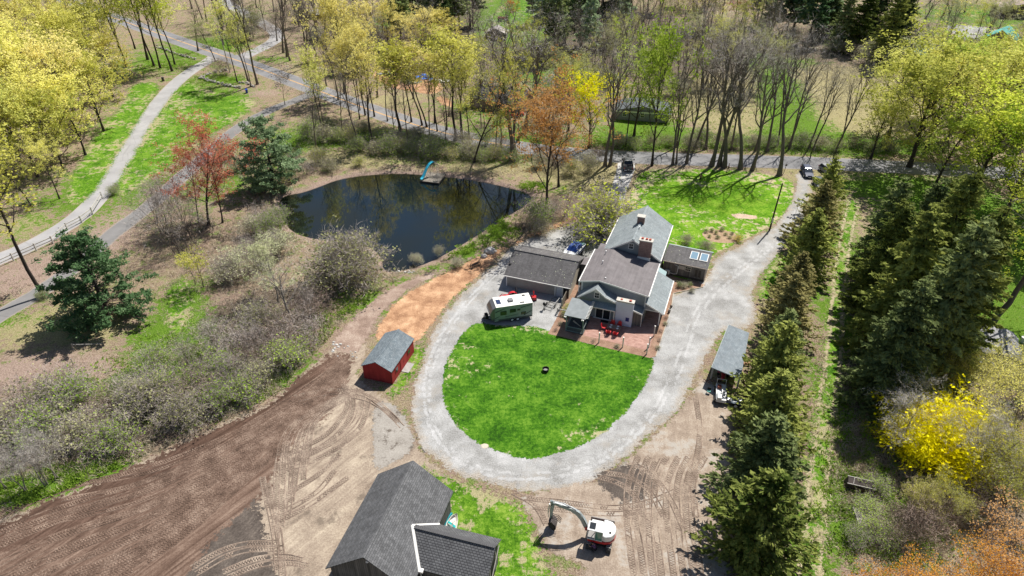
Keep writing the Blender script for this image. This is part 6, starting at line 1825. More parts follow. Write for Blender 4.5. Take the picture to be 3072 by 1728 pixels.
for i, (a, c) in enumerate(((13.0, -5.3), (12.9, -3.5), (12.6, -1.4), (12.95, .6), (12.9, 2.2), (-1.8, -2.6), (-1.2, -4.6), (-1.6, -6.2), (4.2, -6.8), (7.6, -6.9), (1.6, -6.8))):
    x, y, _ = HL(a, c)
    plant('bush', i, 0, 0, .42, 'twigb' if i % 3 else 'olive', ('small brown dormant plant in the right border bed, %s from front' % ORD[i]) if i < 5 else ('small brown dormant plant in the bed between gazebo and lawn, %s one' % ORD[i - 5]), 'plant', 'dormant garden plants', 'bedding_plant', None, 1.3, at=(x, y), parts=B2)
for i, (a, c) in enumerate(((13.05, 3.6), (13.1, 4.4), (13.15, 5.1))):
    x, y, _ = HL(a, c)
    t_ = thing('flower_pot', 'dark flower pot at the porch border, %s from front' % ORD[i], 'flower pot', (x, y), 0, 'pots along the porch border')
    MB().lathe([(.12, 0), (.2, .3), (.22, .32), (.18, .32), (.1, .2)], n=12).build('pot', M('dark_pot', (0.06, 0.05, 0.05)) if i != 1 else white, t_)
    MB().ball((0, 0, .36), (.17, .17, .1), 8, rough=.5, seed=i).build('soil', wood_d, t_)
x, y = P(1637, 1113)
fp = thing('fire_pit', 'round black fire pit in the middle of the oval lawn', 'fire pit', (x, y))
MB().lathe([(.28, 0), (.4, .05), (.42, .42), (.46, .45), (.42, .46), (.38, .42), (.34, .16), (.01, .14)], n=20).build('bowl', black, fp)
MB().ball((0, 0, .18), (.3, .3, .08), 10, rough=.6).build('ash', M('ash_grey', (0.25, 0.25, 0.24)), fp)

# bench and boulders on the wood chips
x, y = P(1428, 800)
bn = thing('garden_bench', 'dark metal bench on the wood chip bank facing pond', 'bench', (x, y), R(42))
iron = M('dark_iron', (0.05, 0.045, 0.045), .6, .2, 4)
b = MB()
for i in range(4): b.box(-.8, .8, -.05 + i * .12, .03 + i * .12, .43, .46)
b.build('seat', iron, bn)
b = MB().box(-.85, .85, -.12, -.08, .88, .93).box(-.85, .85, -.12, -.08, .5, .55)
for i in range(12): b.box(-.8 + i * .143, -.77 + i * .143, -.115, -.085, .5, .9)
b.build('backrest', iron, bn)
for s_ in (-.82, .82):
    b = MB().box(s_ - .03, s_ + .03, -.13, -.07, 0, .93).box(s_ - .03, s_ + .03, .38, .44, 0, .66).box(s_ - .03, s_ + .03, -.1, .44, .64, .68)
    b.build('leg', iron, bn)
rock = M('pale_granite', (0.50, 0.49, 0.47), .9, .35, 3)
for px, py, r_, lab, sd_ in ((1470, 757, (1.05, .75, .62), 'big pale boulder on the wood chips above the bench', 3), (1452, 772, (.5, .42, .42), 'smaller white boulder right behind the bench', 8)):
    x, y = P(px, py)
    o = MB().ball((0, 0, 0), r_, 14, rough=.55, seed=sd_).build('boulder', rock, smooth=False)
    o.location = (x, y, r_[2] * .45)
    tag(o, lab, 'boulder', 'boulders by the bench')

# ---------------------------------------------------------------- floating dock with slide
dk = thing('floating_dock', 'floating wooden dock carrying a slide at the far pond bank', 'dock', (-16.4, 127.4, WATER_Z), R(-14))
b = MB()
for i in range(17): b.box(-2.0, 2.0, -2.25 + i * .27, -2.25 + i * .27 + .25, .32, .38)
b.build('deck', pattern('dock_planks', (0.20, 0.18, 0.155), (0.32, 0.29, 0.25), (0.05, 0.05, 0.04), 2.0, .27, 'xy', msize=.02), dk)
MB().box(-2.03, 2.03, -2.27, -2.1, .05, .33).box(-2.03, 2.03, 2.15, 2.33, .05, .33).box(-2.03, -1.9, -2.1, 2.15, .05, .33).box(1.9, 2.03, -2.1, 2.15, .05, .33).box(-1.9, 1.9, -2.1, 2.15, -.15, .2).build('frame', wood_d, dk)
sldc = paint('turquoise_slide', (0.06, 0.50, 0.68), .3)
c_, s_ = math.cos(R(-14)), math.sin(R(-14))
sl_ = thing('water_slide', 'turquoise curved water slide standing on floating dock', 'slide', (-16.4, 127.4, WATER_Z + .38), R(-14))
path = [(-1.75, -2.1, .25), (-1.6, -1.5, .42), (-1.38, -.8, 1.15), (-1.12, -.1, 1.95), (-.8, .55, 2.55), (-.5, 1.05, 2.78), (-.2, 1.4, 2.72)]
rings = []
for i, q in enumerate(path):
    a = Vector(path[max(0, i - 1)]); c = Vector(path[min(len(path) - 1, i + 1)])
    d = (c - a).normalized()
    s2 = d.cross(Vector((0, 0, 1))).normalized()
    u = s2.cross(d)
    q = Vector(q)
    rings.append([q + s2 * k + u * h_ for k, h_ in ((-.30, .22), (-.26, .0), (.26, .0), (.30, .22), (.25, .22), (.21, .05), (-.21, .05), (-.25, .22))])
MB().loft(rings).build('chute', sldc, sl_, smooth=False)
b = MB()
for o in (-.2, .2):
    b.tube([(-.2 + o, 1.45, 2.55), (.1 + o, 1.6, 2.9), (.45 + o, 1.45, 2.5), (.9 + o, .9, 0)], .03, 6)
for k in range(7):
    f = (k + 1) / 8
    b.tube([(.9 - .45 * f - .2, .9 + .55 * f, 2.5 * f), (.9 - .45 * f + .2, .9 + .55 * f, 2.5 * f)], .025, 5)
b.build('ladder', galv, sl_)
b = MB()
b.tube([(-1.3, -.65, .9), (-1.3, -.65, 0)], .03, 6); b.tube([(-.75, .55, 2.0), (-.75, .55, 0)], .03, 6)
b.build('supports', galv, sl_)

# ---------------------------------------------------------------- wheels and vehicles
car_glass = glass_mat('car_glass', (0.03, 0.045, 0.07))
car_glass.node_tree.nodes['Principled BSDF'].inputs['Roughness'].default_value = .35
car_glass.node_tree.nodes['Principled BSDF'].inputs['Specular IOR Level'].default_value = .25
rim_w = paint('white_rim', (0.72, 0.73, 0.74))
lampw = glass_mat('headlight_lens', (0.75, 0.77, 0.8))
lampr = glass_mat('tail_light_lens', (0.45, 0.02, 0.02))


def wheel(parent, x, y, r_, wd, rim=None, name='wheel'):
    """axle along local y"""
    w_ = MB().lathe([(r_ * .6, -wd / 2), (r_ * .93, -wd / 2), (r_, -wd * .35), (r_, wd * .35), (r_ * .93, wd / 2), (r_ * .6, wd / 2)], (0, 0, 0), 20, axis='y').build(name, black, parent)
    w_.location = (x, y, r_)
    MB().lathe([(.03, -wd * .51), (r_ * .58, -wd * .53), (r_ * .6, -wd * .3), (r_ * .6, wd * .3), (r_ * .58, wd * .53), (.03, wd * .51)], (0, 0, 0), 14, axis='y').build('rim', rim or galv, w_)
    return w_


def car_body(L_, W_, stations, zlo):
    """stations: (x, half width, belt height) -> rounded lower body"""
    rings = []
    for x, hw, zt in stations:
        rings.append([(x, -hw * .92, zlo), (x, -hw, zlo + .18), (x, -hw, zt - .16), (x, -hw * .90, zt), (x, 0, zt + .03), (x, hw * .90, zt), (x, hw, zt - .16), (x, hw, zlo + .18), (x, hw * .92, zlo)])
    return MB().loft(rings)


def car(name, label, cat, x, y, heading, colr, L_=4.7, W_=1.85, H_=1.6, suv=True, group=None, roofc=None):
    t_ = thing(name, label, cat, (x, y), heading, group)
    pm = paint(name + '_paint', colr, .6, .05)
    h = L_ / 2
    st = [(-h, .80, .55), (-h + .12, .90, .95), (-h + .5, .95, 1.0), (-.4, 1.0, 1.0), (.9, 1.0, .98), (h - .7, .97, .90), (h - .15, .88, .72), (h, .76, .5)]
    car_body(L_, W_, [(a, b_ * W_ / 2, c) for a, b_, c in st], .25).build('body', pm, t_, smooth=False, bevel=.03)
    zr = H_
    xb = -h + (.25 if suv else .7)
    gl = [[(xb, -.80, .96), (xb, .80, .96), (1.15, .82, .96), (1.15, -.82, .96)], [(xb + .35, -.64, zr - .05), (xb + .35, .64, zr - .05), (.35, .64, zr - .05), (.35, -.64, zr - .05)]]
    k = W_ / 1.85
    MB().hexa([(a, b_ * k, c) for a, b_, c in gl[0]], [(a, b_ * k, c) for a, b_, c in gl[1]]).build('windows', car_glass, t_)
    MB().hexa([(xb + .3, -.67 * k, zr - .05), (xb + .3, .67 * k, zr - .05), (.40, .67 * k, zr - .05), (.40, -.67 * k, zr - .05)], [(xb + .42, -.60 * k, zr), (xb + .42, .60 * k, zr), (.25, .60 * k, zr), (.25, -.60 * k, zr)]).build('roof', roofc or pm, t_)
    b = MB()
    for s_ in (-1, 1):
        b.tube([(1.15, s_ * .83 * k, .97), (.38, s_ * .655 * k, zr - .04)], .035, 5)
        b.tube([(xb, s_ * .81 * k, .97), (xb + .35, s_ * .655 * k, zr - .04)], .045, 5)
        b.tube([(-.35, s_ * .83 * k, .97), (-.4, s_ * .66 * k, zr - .04)], .035, 5)
    b.build('pillars', pm, t_)
    for sx in (-h + .85, h - .9):
        for sy in (-1, 1): wheel(t_, sx, sy * (W_ / 2 - .1), .34, .22)
    for s_ in (-1, 1):
        MB().box(h - .22, h - .03, s_ * .62 * k - .17, s_ * .62 * k + .17, .56, .70).build('headlight', lampw, t_)
        MB().box(-h + .0, -h + .12, s_ * .72 * k - .12, s_ * .72 * k + .12, .72, .95).build('tail_light', lampr, t_)
        MB().box(.75, .92, s_ * (W_ / 2 + .1) - .1, s_ * (W_ / 2 + .1) + .1, .98, 1.12).build('mirror', pm, t_)
    bx('number_plate', t_, white, h - .03, h + .03, -.25, .25, .36, .48)
    bx('grille', t_, black, h - .1, h + .01, -.5, .5, .44, .56)
    return t_


car('parked_car', 'dark blue parked car with windscreen toward the pond side, leftmost', 'car', 61.6, 128.6, R(-97), (0.02, 0.035, 0.09), group='cars parked by the side road')
car('parked_car', 'silver grey parked car behind the hedge top, right of the dark blue one', 'car', 66.2, 129.2, R(-80), (0.30, 0.31, 0.32), group='cars parked by the side road')
car('parked_car', 'dark parked car half hidden behind the first cedar', 'car', 61.9, 122.6, R(-98), (0.03, 0.05, 0.075), group='cars parked by the side road')
# pickup truck
pk = thing('pickup_truck', 'black pickup truck driving off at the head of the lawn drive', 'pickup', (24.75, 132.4), R(84))
pp = paint('black_truck_paint', (0.03, 0.03, 0.033), .6, .05)
car_body(5.8, 2.0, [(-2.9, .92, 1.0), (-2.8, .98, 1.1), (-1.0, 1.0, 1.12), (1.4, 1.0, 1.15), (2.6, .95, 1.12), (2.9, .86, .8)], .38).build('body', pp, pk, bevel=.03)
MB().box(-2.7, -1.0, -.82, .82, 1.135, 1.16).build('bed', M('bed_cover', (0.05, 0.05, 0.055)), pk)
b = MB().box(-2.85, -1.0, -.99, -.84, 1.0, 1.3).box(-2.85, -1.0, .84, .99, 1.0, 1.3).box(-2.92, -2.78, -.95, .95, .55, 1.3)
b.build('tailgate', M('charcoal_panel', (0.12, 0.12, 0.125)), pk)
MB().hexa([(-.98, -.9, 1.14), (-.98, .9, 1.14), (1.55, .9, 1.14), (1.55, -.9, 1.14)], [(-.7, -.74, 1.82), (-.7, .74, 1.82), (.8, .74, 1.82), (.8, -.74, 1.82)]).build('windows', car_glass, pk)
MB().hexa([(-.75, -.78, 1.82), (-.75, .78, 1.82), (.85, .78, 1.82), (.85, -.78, 1.82)], [(-.6, -.7, 1.89), (-.6, .7, 1.89), (.7, .7, 1.89), (.7, -.7, 1.89)]).build('roof', paint('grey_roof_paint', (0.12, 0.12, 0.125)), pk)
MB().box(-.9, -.78, -.78, .78, 1.80, 1.87).build('roof_bar', galv, pk)
for sx in (-1.85, 1.85):
    for sy in (-1, 1): wheel(pk, sx, sy * .9, .4, .27)
for s_ in (-1, 1):
    MB().box(-2.96, -2.90, s_ * .84 - .08, s_ * .84 + .08, .85, 1.2).build('tail_light', lampr, pk)
    MB().box(.85, 1.05, s_ * 1.25 - .13, s_ * 1.25 + .13, 1.2, 1.5).build('mirror', black, pk)
    MB().box(-3.02, -2.93, s_ * .62 - .3, s_ * .62 + .3, .48, .62).build('bumper', galv, pk)
bx('number_plate', pk, white, -3.0, -2.925, -.16, .16, .62, .76)

# runabout boat behind the garage
bt = thing('motor_boat', 'white motor boat with a blue canvas cockpit cover behind the garage', 'boat', (10.3, 96.2), R(-118))
hull = paint('boat_white', (0.78, 0.80, 0.82), .25, .6)
rg = []
for x, hw, zt in ((-2.9, 1.15, 1.15), (-1.0, 1.22, 1.2), (.8, 1.2, 1.25), (2.0, .95, 1.33), (2.8, .5, 1.4), (3.2, .06, 1.45)):
    rg.append([(x, -hw, zt), (x, -hw * .93, zt - .35), (x, -hw * .7, .6), (x, 0, .42 if x < 2.5 else .9), (x, hw * .7, .6), (x, hw * .93, zt - .35), (x, hw, zt), (x, 0, zt + .06)])
MB().loft(rg).build('hull', hull, bt)
MB().box(-2.6, .4, -1.235, -1.2, .86, 1.08).box(-2.6, .4, 1.2, 1.235, .86, 1.08).build('stripe', paint('boat_navy', (0.015, 0.04, 0.20)), bt)
MB().hexa([(-2.0, -.98, 1.2), (.9, -.92, 1.25), (.9, .92, 1.25), (-2.0, .98, 1.2)], [(-1.6, -.75, 1.85), (.25, -.72, 1.95), (.25, .72, 1.95), (-1.6, .75, 1.85)]).build('canvas_cover', paint('blue_canvas', (0.02, 0.07, 0.30), .5, .2), bt, bevel=.1)
MB().box(.3, .4, -.85, .85, 1.6, 1.72).build('windscreen_frame', galv, bt)
MB().box(-2.85, -2.0, -1.0, 1.0, 1.15, 1.26).build('stern_deck', paint('pale_teal', (0.35, 0.58, 0.62)), bt)
tr = thing('boat_trailer', 'low boat trailer under the blue covered motor boat', 'trailer', (10.3, 96.2), R(-118))
MB().box(-2.8, 2.6, -1.0, -.9, .34, .44).box(-2.8, 2.6, .9, 1.0, .34, .44).box(2.5, 4.1, -.06, .06, .34, .44).box(-1.2, -1.05, -1.2, 1.2, .3, .4).build('frame', galv, tr)
for s_ in (-1, 1): wheel(tr, -1.1, s_ * 1.25, .3, .2)
# ---------------------------------------------------------------- travel trailer
rv = thing('travel_trailer', 'grey travel trailer with white roof parked at the lawn edge', 'travel trailer', (-3.22, 76.93), R(13.77))
rgrn = paint('trailer_side_grey', (0.25, 0.30, 0.285), .4, .3)
rgry = paint('trailer_nose_charcoal', (0.13, 0.13, 0.14), .35, .4)
LW, WW = 6.4, 2.55
side = [(.95, .55), (LW, .55), (LW, 2.85), (1.0, 2.85), (.35, 2.3), (.05, 1.6), (.35, .75)]
MB().prism([(.75, .75), (LW, .75), (LW, 2.9), (1.0, 2.9), (.8, 2.55)], 'y', 0, WW).build('body', rgrn, rv, bevel=.04)
MB().prism([(.745, .72), (.795, 2.56), (1.0, 2.93), (.5, 2.62), (.12, 1.95), (.05, 1.5), (.3, .72)], 'y', .02, WW - .02).build('nose', rgry, rv, bevel=.05)
MB().box(.98, LW + .02, -.02, WW + .02, 2.90, 2.95).build('roof', paint('white_membrane', (0.82, 0.81, 0.76), .6, .05), rv)
MB().box(.7, LW, .05, WW - .05, .45, .748).build('skirt', M('trailer_skirt', (0.10, 0.115, 0.11)), rv)
for a, c, z0, z1 in ((1.65, 2.45, 1.5, 2.1), (3.05, 3.85, 1.75, 2.25), (4.15, 4.5, 1.95, 2.15), (4.75, 5.35, 1.15, 1.5)):
    f_ = MB().box(a - .05, c + .05, -.03, .0, z0 - .05, z1 + .05).build('window', black, rv)
    MB().box(a, c, -.045, -.03, z0, z1).build('pane', glass, f_)
b = MB()
for pts in ([(.85, 2.0), (2.3, 2.55), (2.35, 2.6), (.9, 2.2)], [(.8, .95), (1.5, 1.3), (1.5, 1.34), (.8, 1.1)], [(2.3, 1.05), (4.3, 1.28), (4.3, 1.31), (2.3, 1.12)], [(4.6, 2.3), (6.3, 2.62), (6.3, 2.66), (4.6, 2.4)], [(5.1, .9), (6.3, 1.55), (6.3, 1.62), (5.1, 1.05)]):
    b.prism(pts, 'y', -.025, -.004)
b.build('side_decals', M('decal_dark', (0.035, 0.045, 0.045)), rv)
b = MB()
i0 = 0
b.lathe([(.02, 0), (.42, 0), (.44, .02), (.4, .03), (.02, .03)], n=20)
b.xf(0, lambda v: Vector((-v.z + .29, v.y * .85 + 1.27, v.x * 1.0 + 2.18)) + Vector((-(v.x) * -.55, 0, -.05)))
b.build('nose_emblem', M('emblem_silver', (0.55, 0.57, 0.6)), rv)
MB().box(3.0, 3.75, .85, 1.6, 2.95, 3.22).build('air_conditioner', M('ac_grey', (0.22, 0.22, 0.23)), rv, bevel=.1)
MB().box(1.25, 1.9, .75, 1.85, 2.951, 2.985).build('solar_panel', glass_mat('solar_cells', (0.03, 0.05, 0.12)), rv)
MB().box(4.6, 5.25, .25, .5, 2.95, 3.06).build('roof_hatch', M('hatch_grey', (0.25, 0.25, 0.25)), rv, bevel=.04)
MB().box(5.3, 5.75, 1.9, 2.2, 2.95, 3.04).build('roof_hatch', M('hatch_dark', (0.10, 0.10, 0.10)), rv, bevel=.04)
for x in (3.35, 4.2): wheel(rv, x, .12, .33, .2, rim_w)
for x in (3.35, 4.2): wheel(rv, x, WW - .12, .33, .2, rim_w)
b = MB().tube([(.5, .4, .5), (-.85, 1.27, .5)], .05, 6).tube([(.5, WW - .4, .5), (-.85, 1.27, .5)], .05, 6).tube([(-.6, 1.27, .0), (-.6, 1.27, .95)], .05, 8)
b.build('hitch', black, rv)
MB().box(-.45, .05, .75, 1.2, .55, 1.05).box(-.45, .05, 1.35, 1.8, .55, 1.05).build('gas_bottle_cover', black, rv, bevel=.08)
MB().box(.72, 1.3, -.02, .0, .48, .72).build('side_hatch', M('hatch_pale', (0.35, 0.40, 0.38)), rv)
for x in (5.9, 6.15): MB().tube([(x, .1, .5), (x + .12, -.15, 0)], .03, 6).build('stabiliser', black, rv)

# ---------------------------------------------------------------- tractor maker
def tractor(name, label, x, y, rz, colr, loader=False, sc=1.0, grp=None):
    t_ = thing(name, label, 'tractor', (x, y), rz, grp, sc)
    pm = paint(name + '_paint', colr, .35, .5)
    MB().hexa([(-.1, -.3, .65), (1.5, -.26, .65), (1.5, .26, .65), (-.1, .3, .65)], [(-.1, -.32, 1.35), (1.35, -.28, 1.2), (1.35, .28, 1.2), (-.1, .32, 1.35)]).build('hood', pm, t_, bevel=.05)
    MB().box(-1.1, 1.4, -.18, .18, .45, .66).build('chassis', black, t_)
    for s_ in (-1, 1):
        wheel(t_, -.75, s_ * .75, .62, .36)
        wheel(t_, 1.1, s_ * .6, .38, .22)
        b = MB()
        b.loft([[( -.75 + .75 * math.cos(a), s_ * .75 - .22, .62 + .72 * math.sin(a)), (-.75 + .75 * math.cos(a), s_ * .75 + .22, .62 + .72 * math.sin(a)), (-.75 + .7 * math.cos(a), s_ * .75 + .22, .62 + .68 * math.sin(a)), (-.75 + .7 * math.cos(a), s_ * .75 - .22, .62 + .68 * math.sin(a))] for a in [R(q) for q in range(20, 161, 20)]])
        b.build('fender', pm, t_)
    MB().box(-.95, -.5, -.25, .25, 1.0, 1.1).box(-1.02, -.92, -.25, .25, 1.1, 1.45).build('seat', black, t_)
    MB().tube([(-.15, 0, 1.3), (-.3, 0, 1.5)], .02, 6).lathe([(.16, 1.5), (.19, 1.52), (.16, 1.54)], (-.3, 0, 0), 14).build('steering_wheel', black, t_)
    if loader:
        b = MB()
        for s_ in (-1, 1): b.tube([(-.1, s_ * .5, 1.0), (.9, s_ * .5, 1.35), (1.9, s_ * .5, .5)], .06, 6)
        b.build('loader_arms', pm, t_)
        MB().prism([(1.85, .1), (2.35, .05), (2.4, .1), (1.95, .2), (1.9, .75), (1.82, .75)], 'y', -.85, .85).build('bucket', galv, t_)
        MB().tube([(-1.15, -.5, 1.0), (-1.2, -.5, 2.35), (-1.2, .5, 2.35), (-1.15, .5, 1.0)], .045, 8).build('roll_bar', black, t_)
    return t_


tractor('tractor', 'red tractor with front loader between camper and garage', -.5, 82.6, R(193), (0.62, 0.012, 0.025), True)
x, y = G(1263, 53)
tractor('tractor', 'small old red tractor on the far lawn at the top', x, y, R(8), (0.45, 0.05, 0.035), False, 1.15)
x, y = P(1602, 900)
sb = thing('snow_blower', 'red snow blower standing behind the rear of the camper', 'snow blower', (x, y), R(100))
rp = paint('machine_red', (0.55, 0.015, 0.02))
MB().box(-.3, .25, -.3, .3, .15, .65).build('engine', rp, sb, bevel=.06)
MB().prism([(.25, 0), (.6, .02), (.6, .12), (.45, .55), (.25, .55)], 'y', -.4, .4).build('auger_housing', rp, sb)
MB().tube([(.35, 0, .5), (.35, 0, 1.0), (.6, 0, 1.3)], [.1, .1, .14], 8).build('chute', rp, sb)
MB().tube([(-.3, -.25, .5), (-1.0, -.28, 1.0)], .02, 6).tube([(-.3, .25, .5), (-1.0, .28, 1.0)], .02, 6).build('handles', black, sb)
for s_ in (-.3, .3): wheel(sb, -.15, s_, .2, .12)
x, y = P(1634, 928)
jt = thing('small_trailer', 'small galvanised trailer with curved aluminium mudguards by the garage', 'trailer', (x + 1.0, y + .9), R(62))
MB().box(-1.1, 1.3, -.5, -.44, .35, .42).box(-1.1, 1.3, .44, .5, .35, .42).box(-1.0, -.93, -.5, .5, .35, .42).box(.3, .37, -.5, .5, .35, .42).tube([(1.3, .47, .38), (2.0, 0, .38), (1.3, -.47, .38)], .03, 6).build('frame', black, jt)
MB().hexa([(-1.2, -.66, .3), (1.2, -.66, .3), (1.2, -.62, .3), (-1.2, -.62, .3)], [(-1.3, -.7, .75), (1.5, -.7, .75), (1.5, -.66, .75), (-1.3, -.66, .75)]).build('side_panel', galv, jt)
for s_ in (-.62, .62): wheel(jt, -.1, s_ * 1.1, .25, .14)
ob = thing('outboard_motor', 'black outboard motor on a stand beside the small trailer', 'outboard motor', (x - .1, y - .1), R(20))
MB().box(-.05, .05, -.05, .05, .1, .8).box(-.3, .3, -.03, .03, .0, .06).box(-.03, .03, -.3, .3, .0, .06).build('stand', black, ob)
MB().ball((0, 0, 1.05), (.22, .3, .28), 10).build('cowling', black, ob, smooth=True)
MB().tube([(0, 0, .85), (0, .05, .3)], [.08, .05], 8).build('shaft', M('motor_grey', (0.3, 0.3, 0.3)), ob)

# ---------------------------------------------------------------- excavator
ex = thing('excavator', 'white and red tracked excavator with its bucket on the dirt yard', 'excavator', (8.75, 41.45), R(165))
xr = paint('excavator_red', (0.50, 0.015, 0.02))
xw = paint('excavator_white', (0.66, 0.67, 0.66), .35, .5)
xg = paint('excavator_boom_grey', (0.33, 0.38, 0.39), .4, .3)
ua = R(-14) - R(165) + R(90)       # undercarriage heading inside the machine's frame
cu, su = math.cos(ua), math.sin(ua)


def UC(b, i0): return b.xf(i0, lambda v: Vector((v.x * cu - v.y * su - .15, v.x * su + v.y * cu + .05, v.z)))


for s_ in (-1, 1):
    b = MB()
    prf = [(-1.45, .12), (-1.25, 0), (1.25, 0), (1.45, .12), (1.5, .32), (1.4, .55), (1.2, .66), (-1.2, .66), (-1.4, .55), (-1.5, .32)]
    y0 = s_ * 1.0 - .24
    b.prism(prf, 'y', y0, y0 + .48)
    tk = UC(b, 0).build('track', M('track_rubber', (0.05, 0.048, 0.046)), ex)
    b = MB()
    for i in range(14):
        xx = -1.25 + i * .19
        b.box(xx, xx + .10, y0 - .01, y0 + .49, .655, .70)
    UC(b, 0).build('track_cleats', M('dusty_cleats', (0.34, 0.32, 0.29)), tk)
b = MB().box(-.9, .9, -.7, .7, .3, .62).lathe([(.6, .6), (.6, .82)], n=20)
UC(b, 0).build('undercarriage', black, ex)
b = MB().box(1.3, 2.0, -.5, -.38, .3, .42).box(1.3, 2.0, .38, .5, .3, .42)
b.prism([(1.95, .05), (2.05, .0), (2.12, .35), (2.05, .7), (1.97, .7), (2.0, .35)], 'y', -1.22, 1.22)
UC(b, 0).build('blade', M('blade_grey', (0.30, 0.29, 0.28)), ex)
# upper structure (front is +x, cab on +y)
out = [(1.0, -1.05), (1.0, 1.15), (-.7, 1.15), (-1.25, .95), (-1.6, .45), (-1.68, 0), (-1.6, -.5), (-1.2, -.95), (-.6, -1.05)]
MB().prism(out, 'z', .82, 1.15).build('counterweight', xr, ex, bevel=.05)
MB().prism([(a * .97 - .02, c * .97) for a, c in out if a < 2][2:] + [(-.55, -1.0), (-.3, -1.0), (-.3, 1.0)], 'z', 1.15, 1.95).build('engine_cover', xw, ex, bevel=.12)
MB().box(-.3, .9, -1.0, -.1, 1.15, 1.6).build('tank_cover', xw, ex, bevel=.06)
MB().lathe([(.10, 1.94), (.12, 1.98), (.02, 2.0)], (-1.1, .45, 0), 12).build('exhaust', black, ex)
b = MB()
x0, x1, y0, y1, z0, z1 = -.45, 1.1, .05, 1.12, 1.15, 2.55
for xx in (x0, .3, x1 - .06):
    for yy in (y0, y1 - .06): b.box(xx, xx + .06, yy, yy + .06, z0, z1)
b.box(x0, x1, y0, y0 + .06, z0, z0 + .06); b.box(x0, x1, y1 - .06, y1, z0, z0 + .1)
b.build('cab_frame', xw, ex)
MB().box(x0 - .03, x1 + .03, y0 - .03, y1 + .03, z1, z1 + .09).build('cab_roof', xw, ex, bevel=.05)
MB().box(.35, .95, y0 + .15, y1 - .15, z1 + .091, z1 + .11).build('roof_window', glass, ex)
MB().box(x0 + .08, .29, y1 - .035, y1 - .02, z0 + .1, z1 - .05).build('side_window', glass_mat('green_glass', (0.10, 0.24, 0.19)), ex)
MB().box(x0 + .06, x1 - .06, y0 + .06, y1 - .07, z0, z0 + .05).build('cab_floor', M('cab_floor_grey', (0.30, 0.29, 0.28)), ex)
MB().box(-.25, .25, .35, .85, z0 + .05, z0 + .45).box(-.32, -.2, .35, .85, z0 + .45, z0 + 1.0).build('operator_seat', black, ex, bevel=.05)
MB().box(x0, x0 + .03, y0 + .06, y1 - .06, z0, z1 - .04).build('rear_window', glass, ex)
MB().box(.95, 1.45, -.35, .1, .95, 1.5).build('boom_bracket', xr, ex, bevel=.05)


def beam(name, pts, wds, hts, mat, y=-.12):
    b = MB()
    rings = []
    for i, (q, w_, h_) in enumerate(zip(pts, wds, hts)):
        a = Vector((pts[max(0, i - 1)][0], 0, pts[max(0, i - 1)][1])); c = Vector((pts[min(len(pts) - 1, i + 1)][0], 0, pts[min(len(pts) - 1, i + 1)][1]))
        d = (c - a).normalized()
        n = Vector((-d.z, 0, d.x))
        q = Vector((q[0], y, q[1]))
        rings.append([q + n * h_ / 2 + Vector((0, -w_ / 2, 0)), q + n * h_ / 2 + Vector((0, w_ / 2, 0)), q - n * h_ / 2 + Vector((0, w_ / 2, 0)), q - n * h_ / 2 + Vector((0, -w_ / 2, 0))])
    return b.loft(rings).build(name, mat, ex)


beam('boom', [(1.2, 1.2), (1.7, 2.3), (2.3, 3.15), (3.0, 3.55), (4.7, 3.85)], [.3, .32, .32, .3, .24], [.3, .42, .48, .42, .26], xg)
beam('arm', [(5.05, 4.15), (4.85, 3.75), (4.95, 2.8), (5.0, 1.45)], [.22, .26, .24, .2], [.2, .42, .34, .2], xg)
b = MB().tube([(1.5, -.12, 1.1), (2.1, -.12, 2.5)], .07, 8).tube([(2.5, -.12, 3.55), (3.8, -.12, 4.15)], .07, 8).tube([(3.8, -.12, 4.15), (5.0, -.12, 4.2)], .04, 8).tube([(5.2, -.12, 3.6), (5.3, -.12, 2.2)], .06, 8).tube([(5.3, -.12, 2.2), (5.25, -.12, 1.5)], .035, 8)
b.build('hydraulic_rams', galv, ex)
MB().tube([(1.2, .06, 1.5), (1.9, .06, 3.2), (3.0, .06, 3.95), (4.6, .06, 4.1), (5.1, .06, 3.5)], .025, 6).build('hoses', black, ex)
bk = MB().prism([(5.15, 1.45), (4.85, 1.4), (4.45, 1.0), (4.35, .45), (4.55, .1), (4.7, .15), (4.52, .5), (4.62, .95), (4.95, 1.2)], 'y', -.6, .36).build('bucket', M('worn_bucket', (0.12, 0.105, 0.10)), ex)
b = MB()
for yy in (-.6, .345):
    b.prism([(5.1, 1.4), (4.45, 1.0), (4.35, .45), (4.6, .12), (5.0, .5), (5.2, 1.0)], 'y', yy, yy + .015)
b.build('bucket_side', M('bucket_side_black', (0.05, 0.045, 0.045)), bk)
b = MB()
for k in range(5): b.box(4.55, 4.75, -.57 + k * .21, -.49 + k * .21, .02, .12)
b.build('teeth', galv, bk)
b = MB()
for k in range(4): b.tube([(4.95, -.45 + k * .18, 1.75), (4.3, -.45 + k * .18, 1.65), (3.95, -.45 + k * .18, 1.25)], .035, 5)
b.tube([(4.9, -.5, 1.75), (4.9, .2, 1.75)], .06, 6)
b.build('thumb_grapple', black, ex)

# ---------------------------------------------------------------- rowing boat leaning on the barn
def BL(lx, ly, z=0): return (-17.1 + lx * math.cos(BY) - ly * math.sin(BY), 35.94 + lx * math.sin(BY) + ly * math.cos(BY), z)


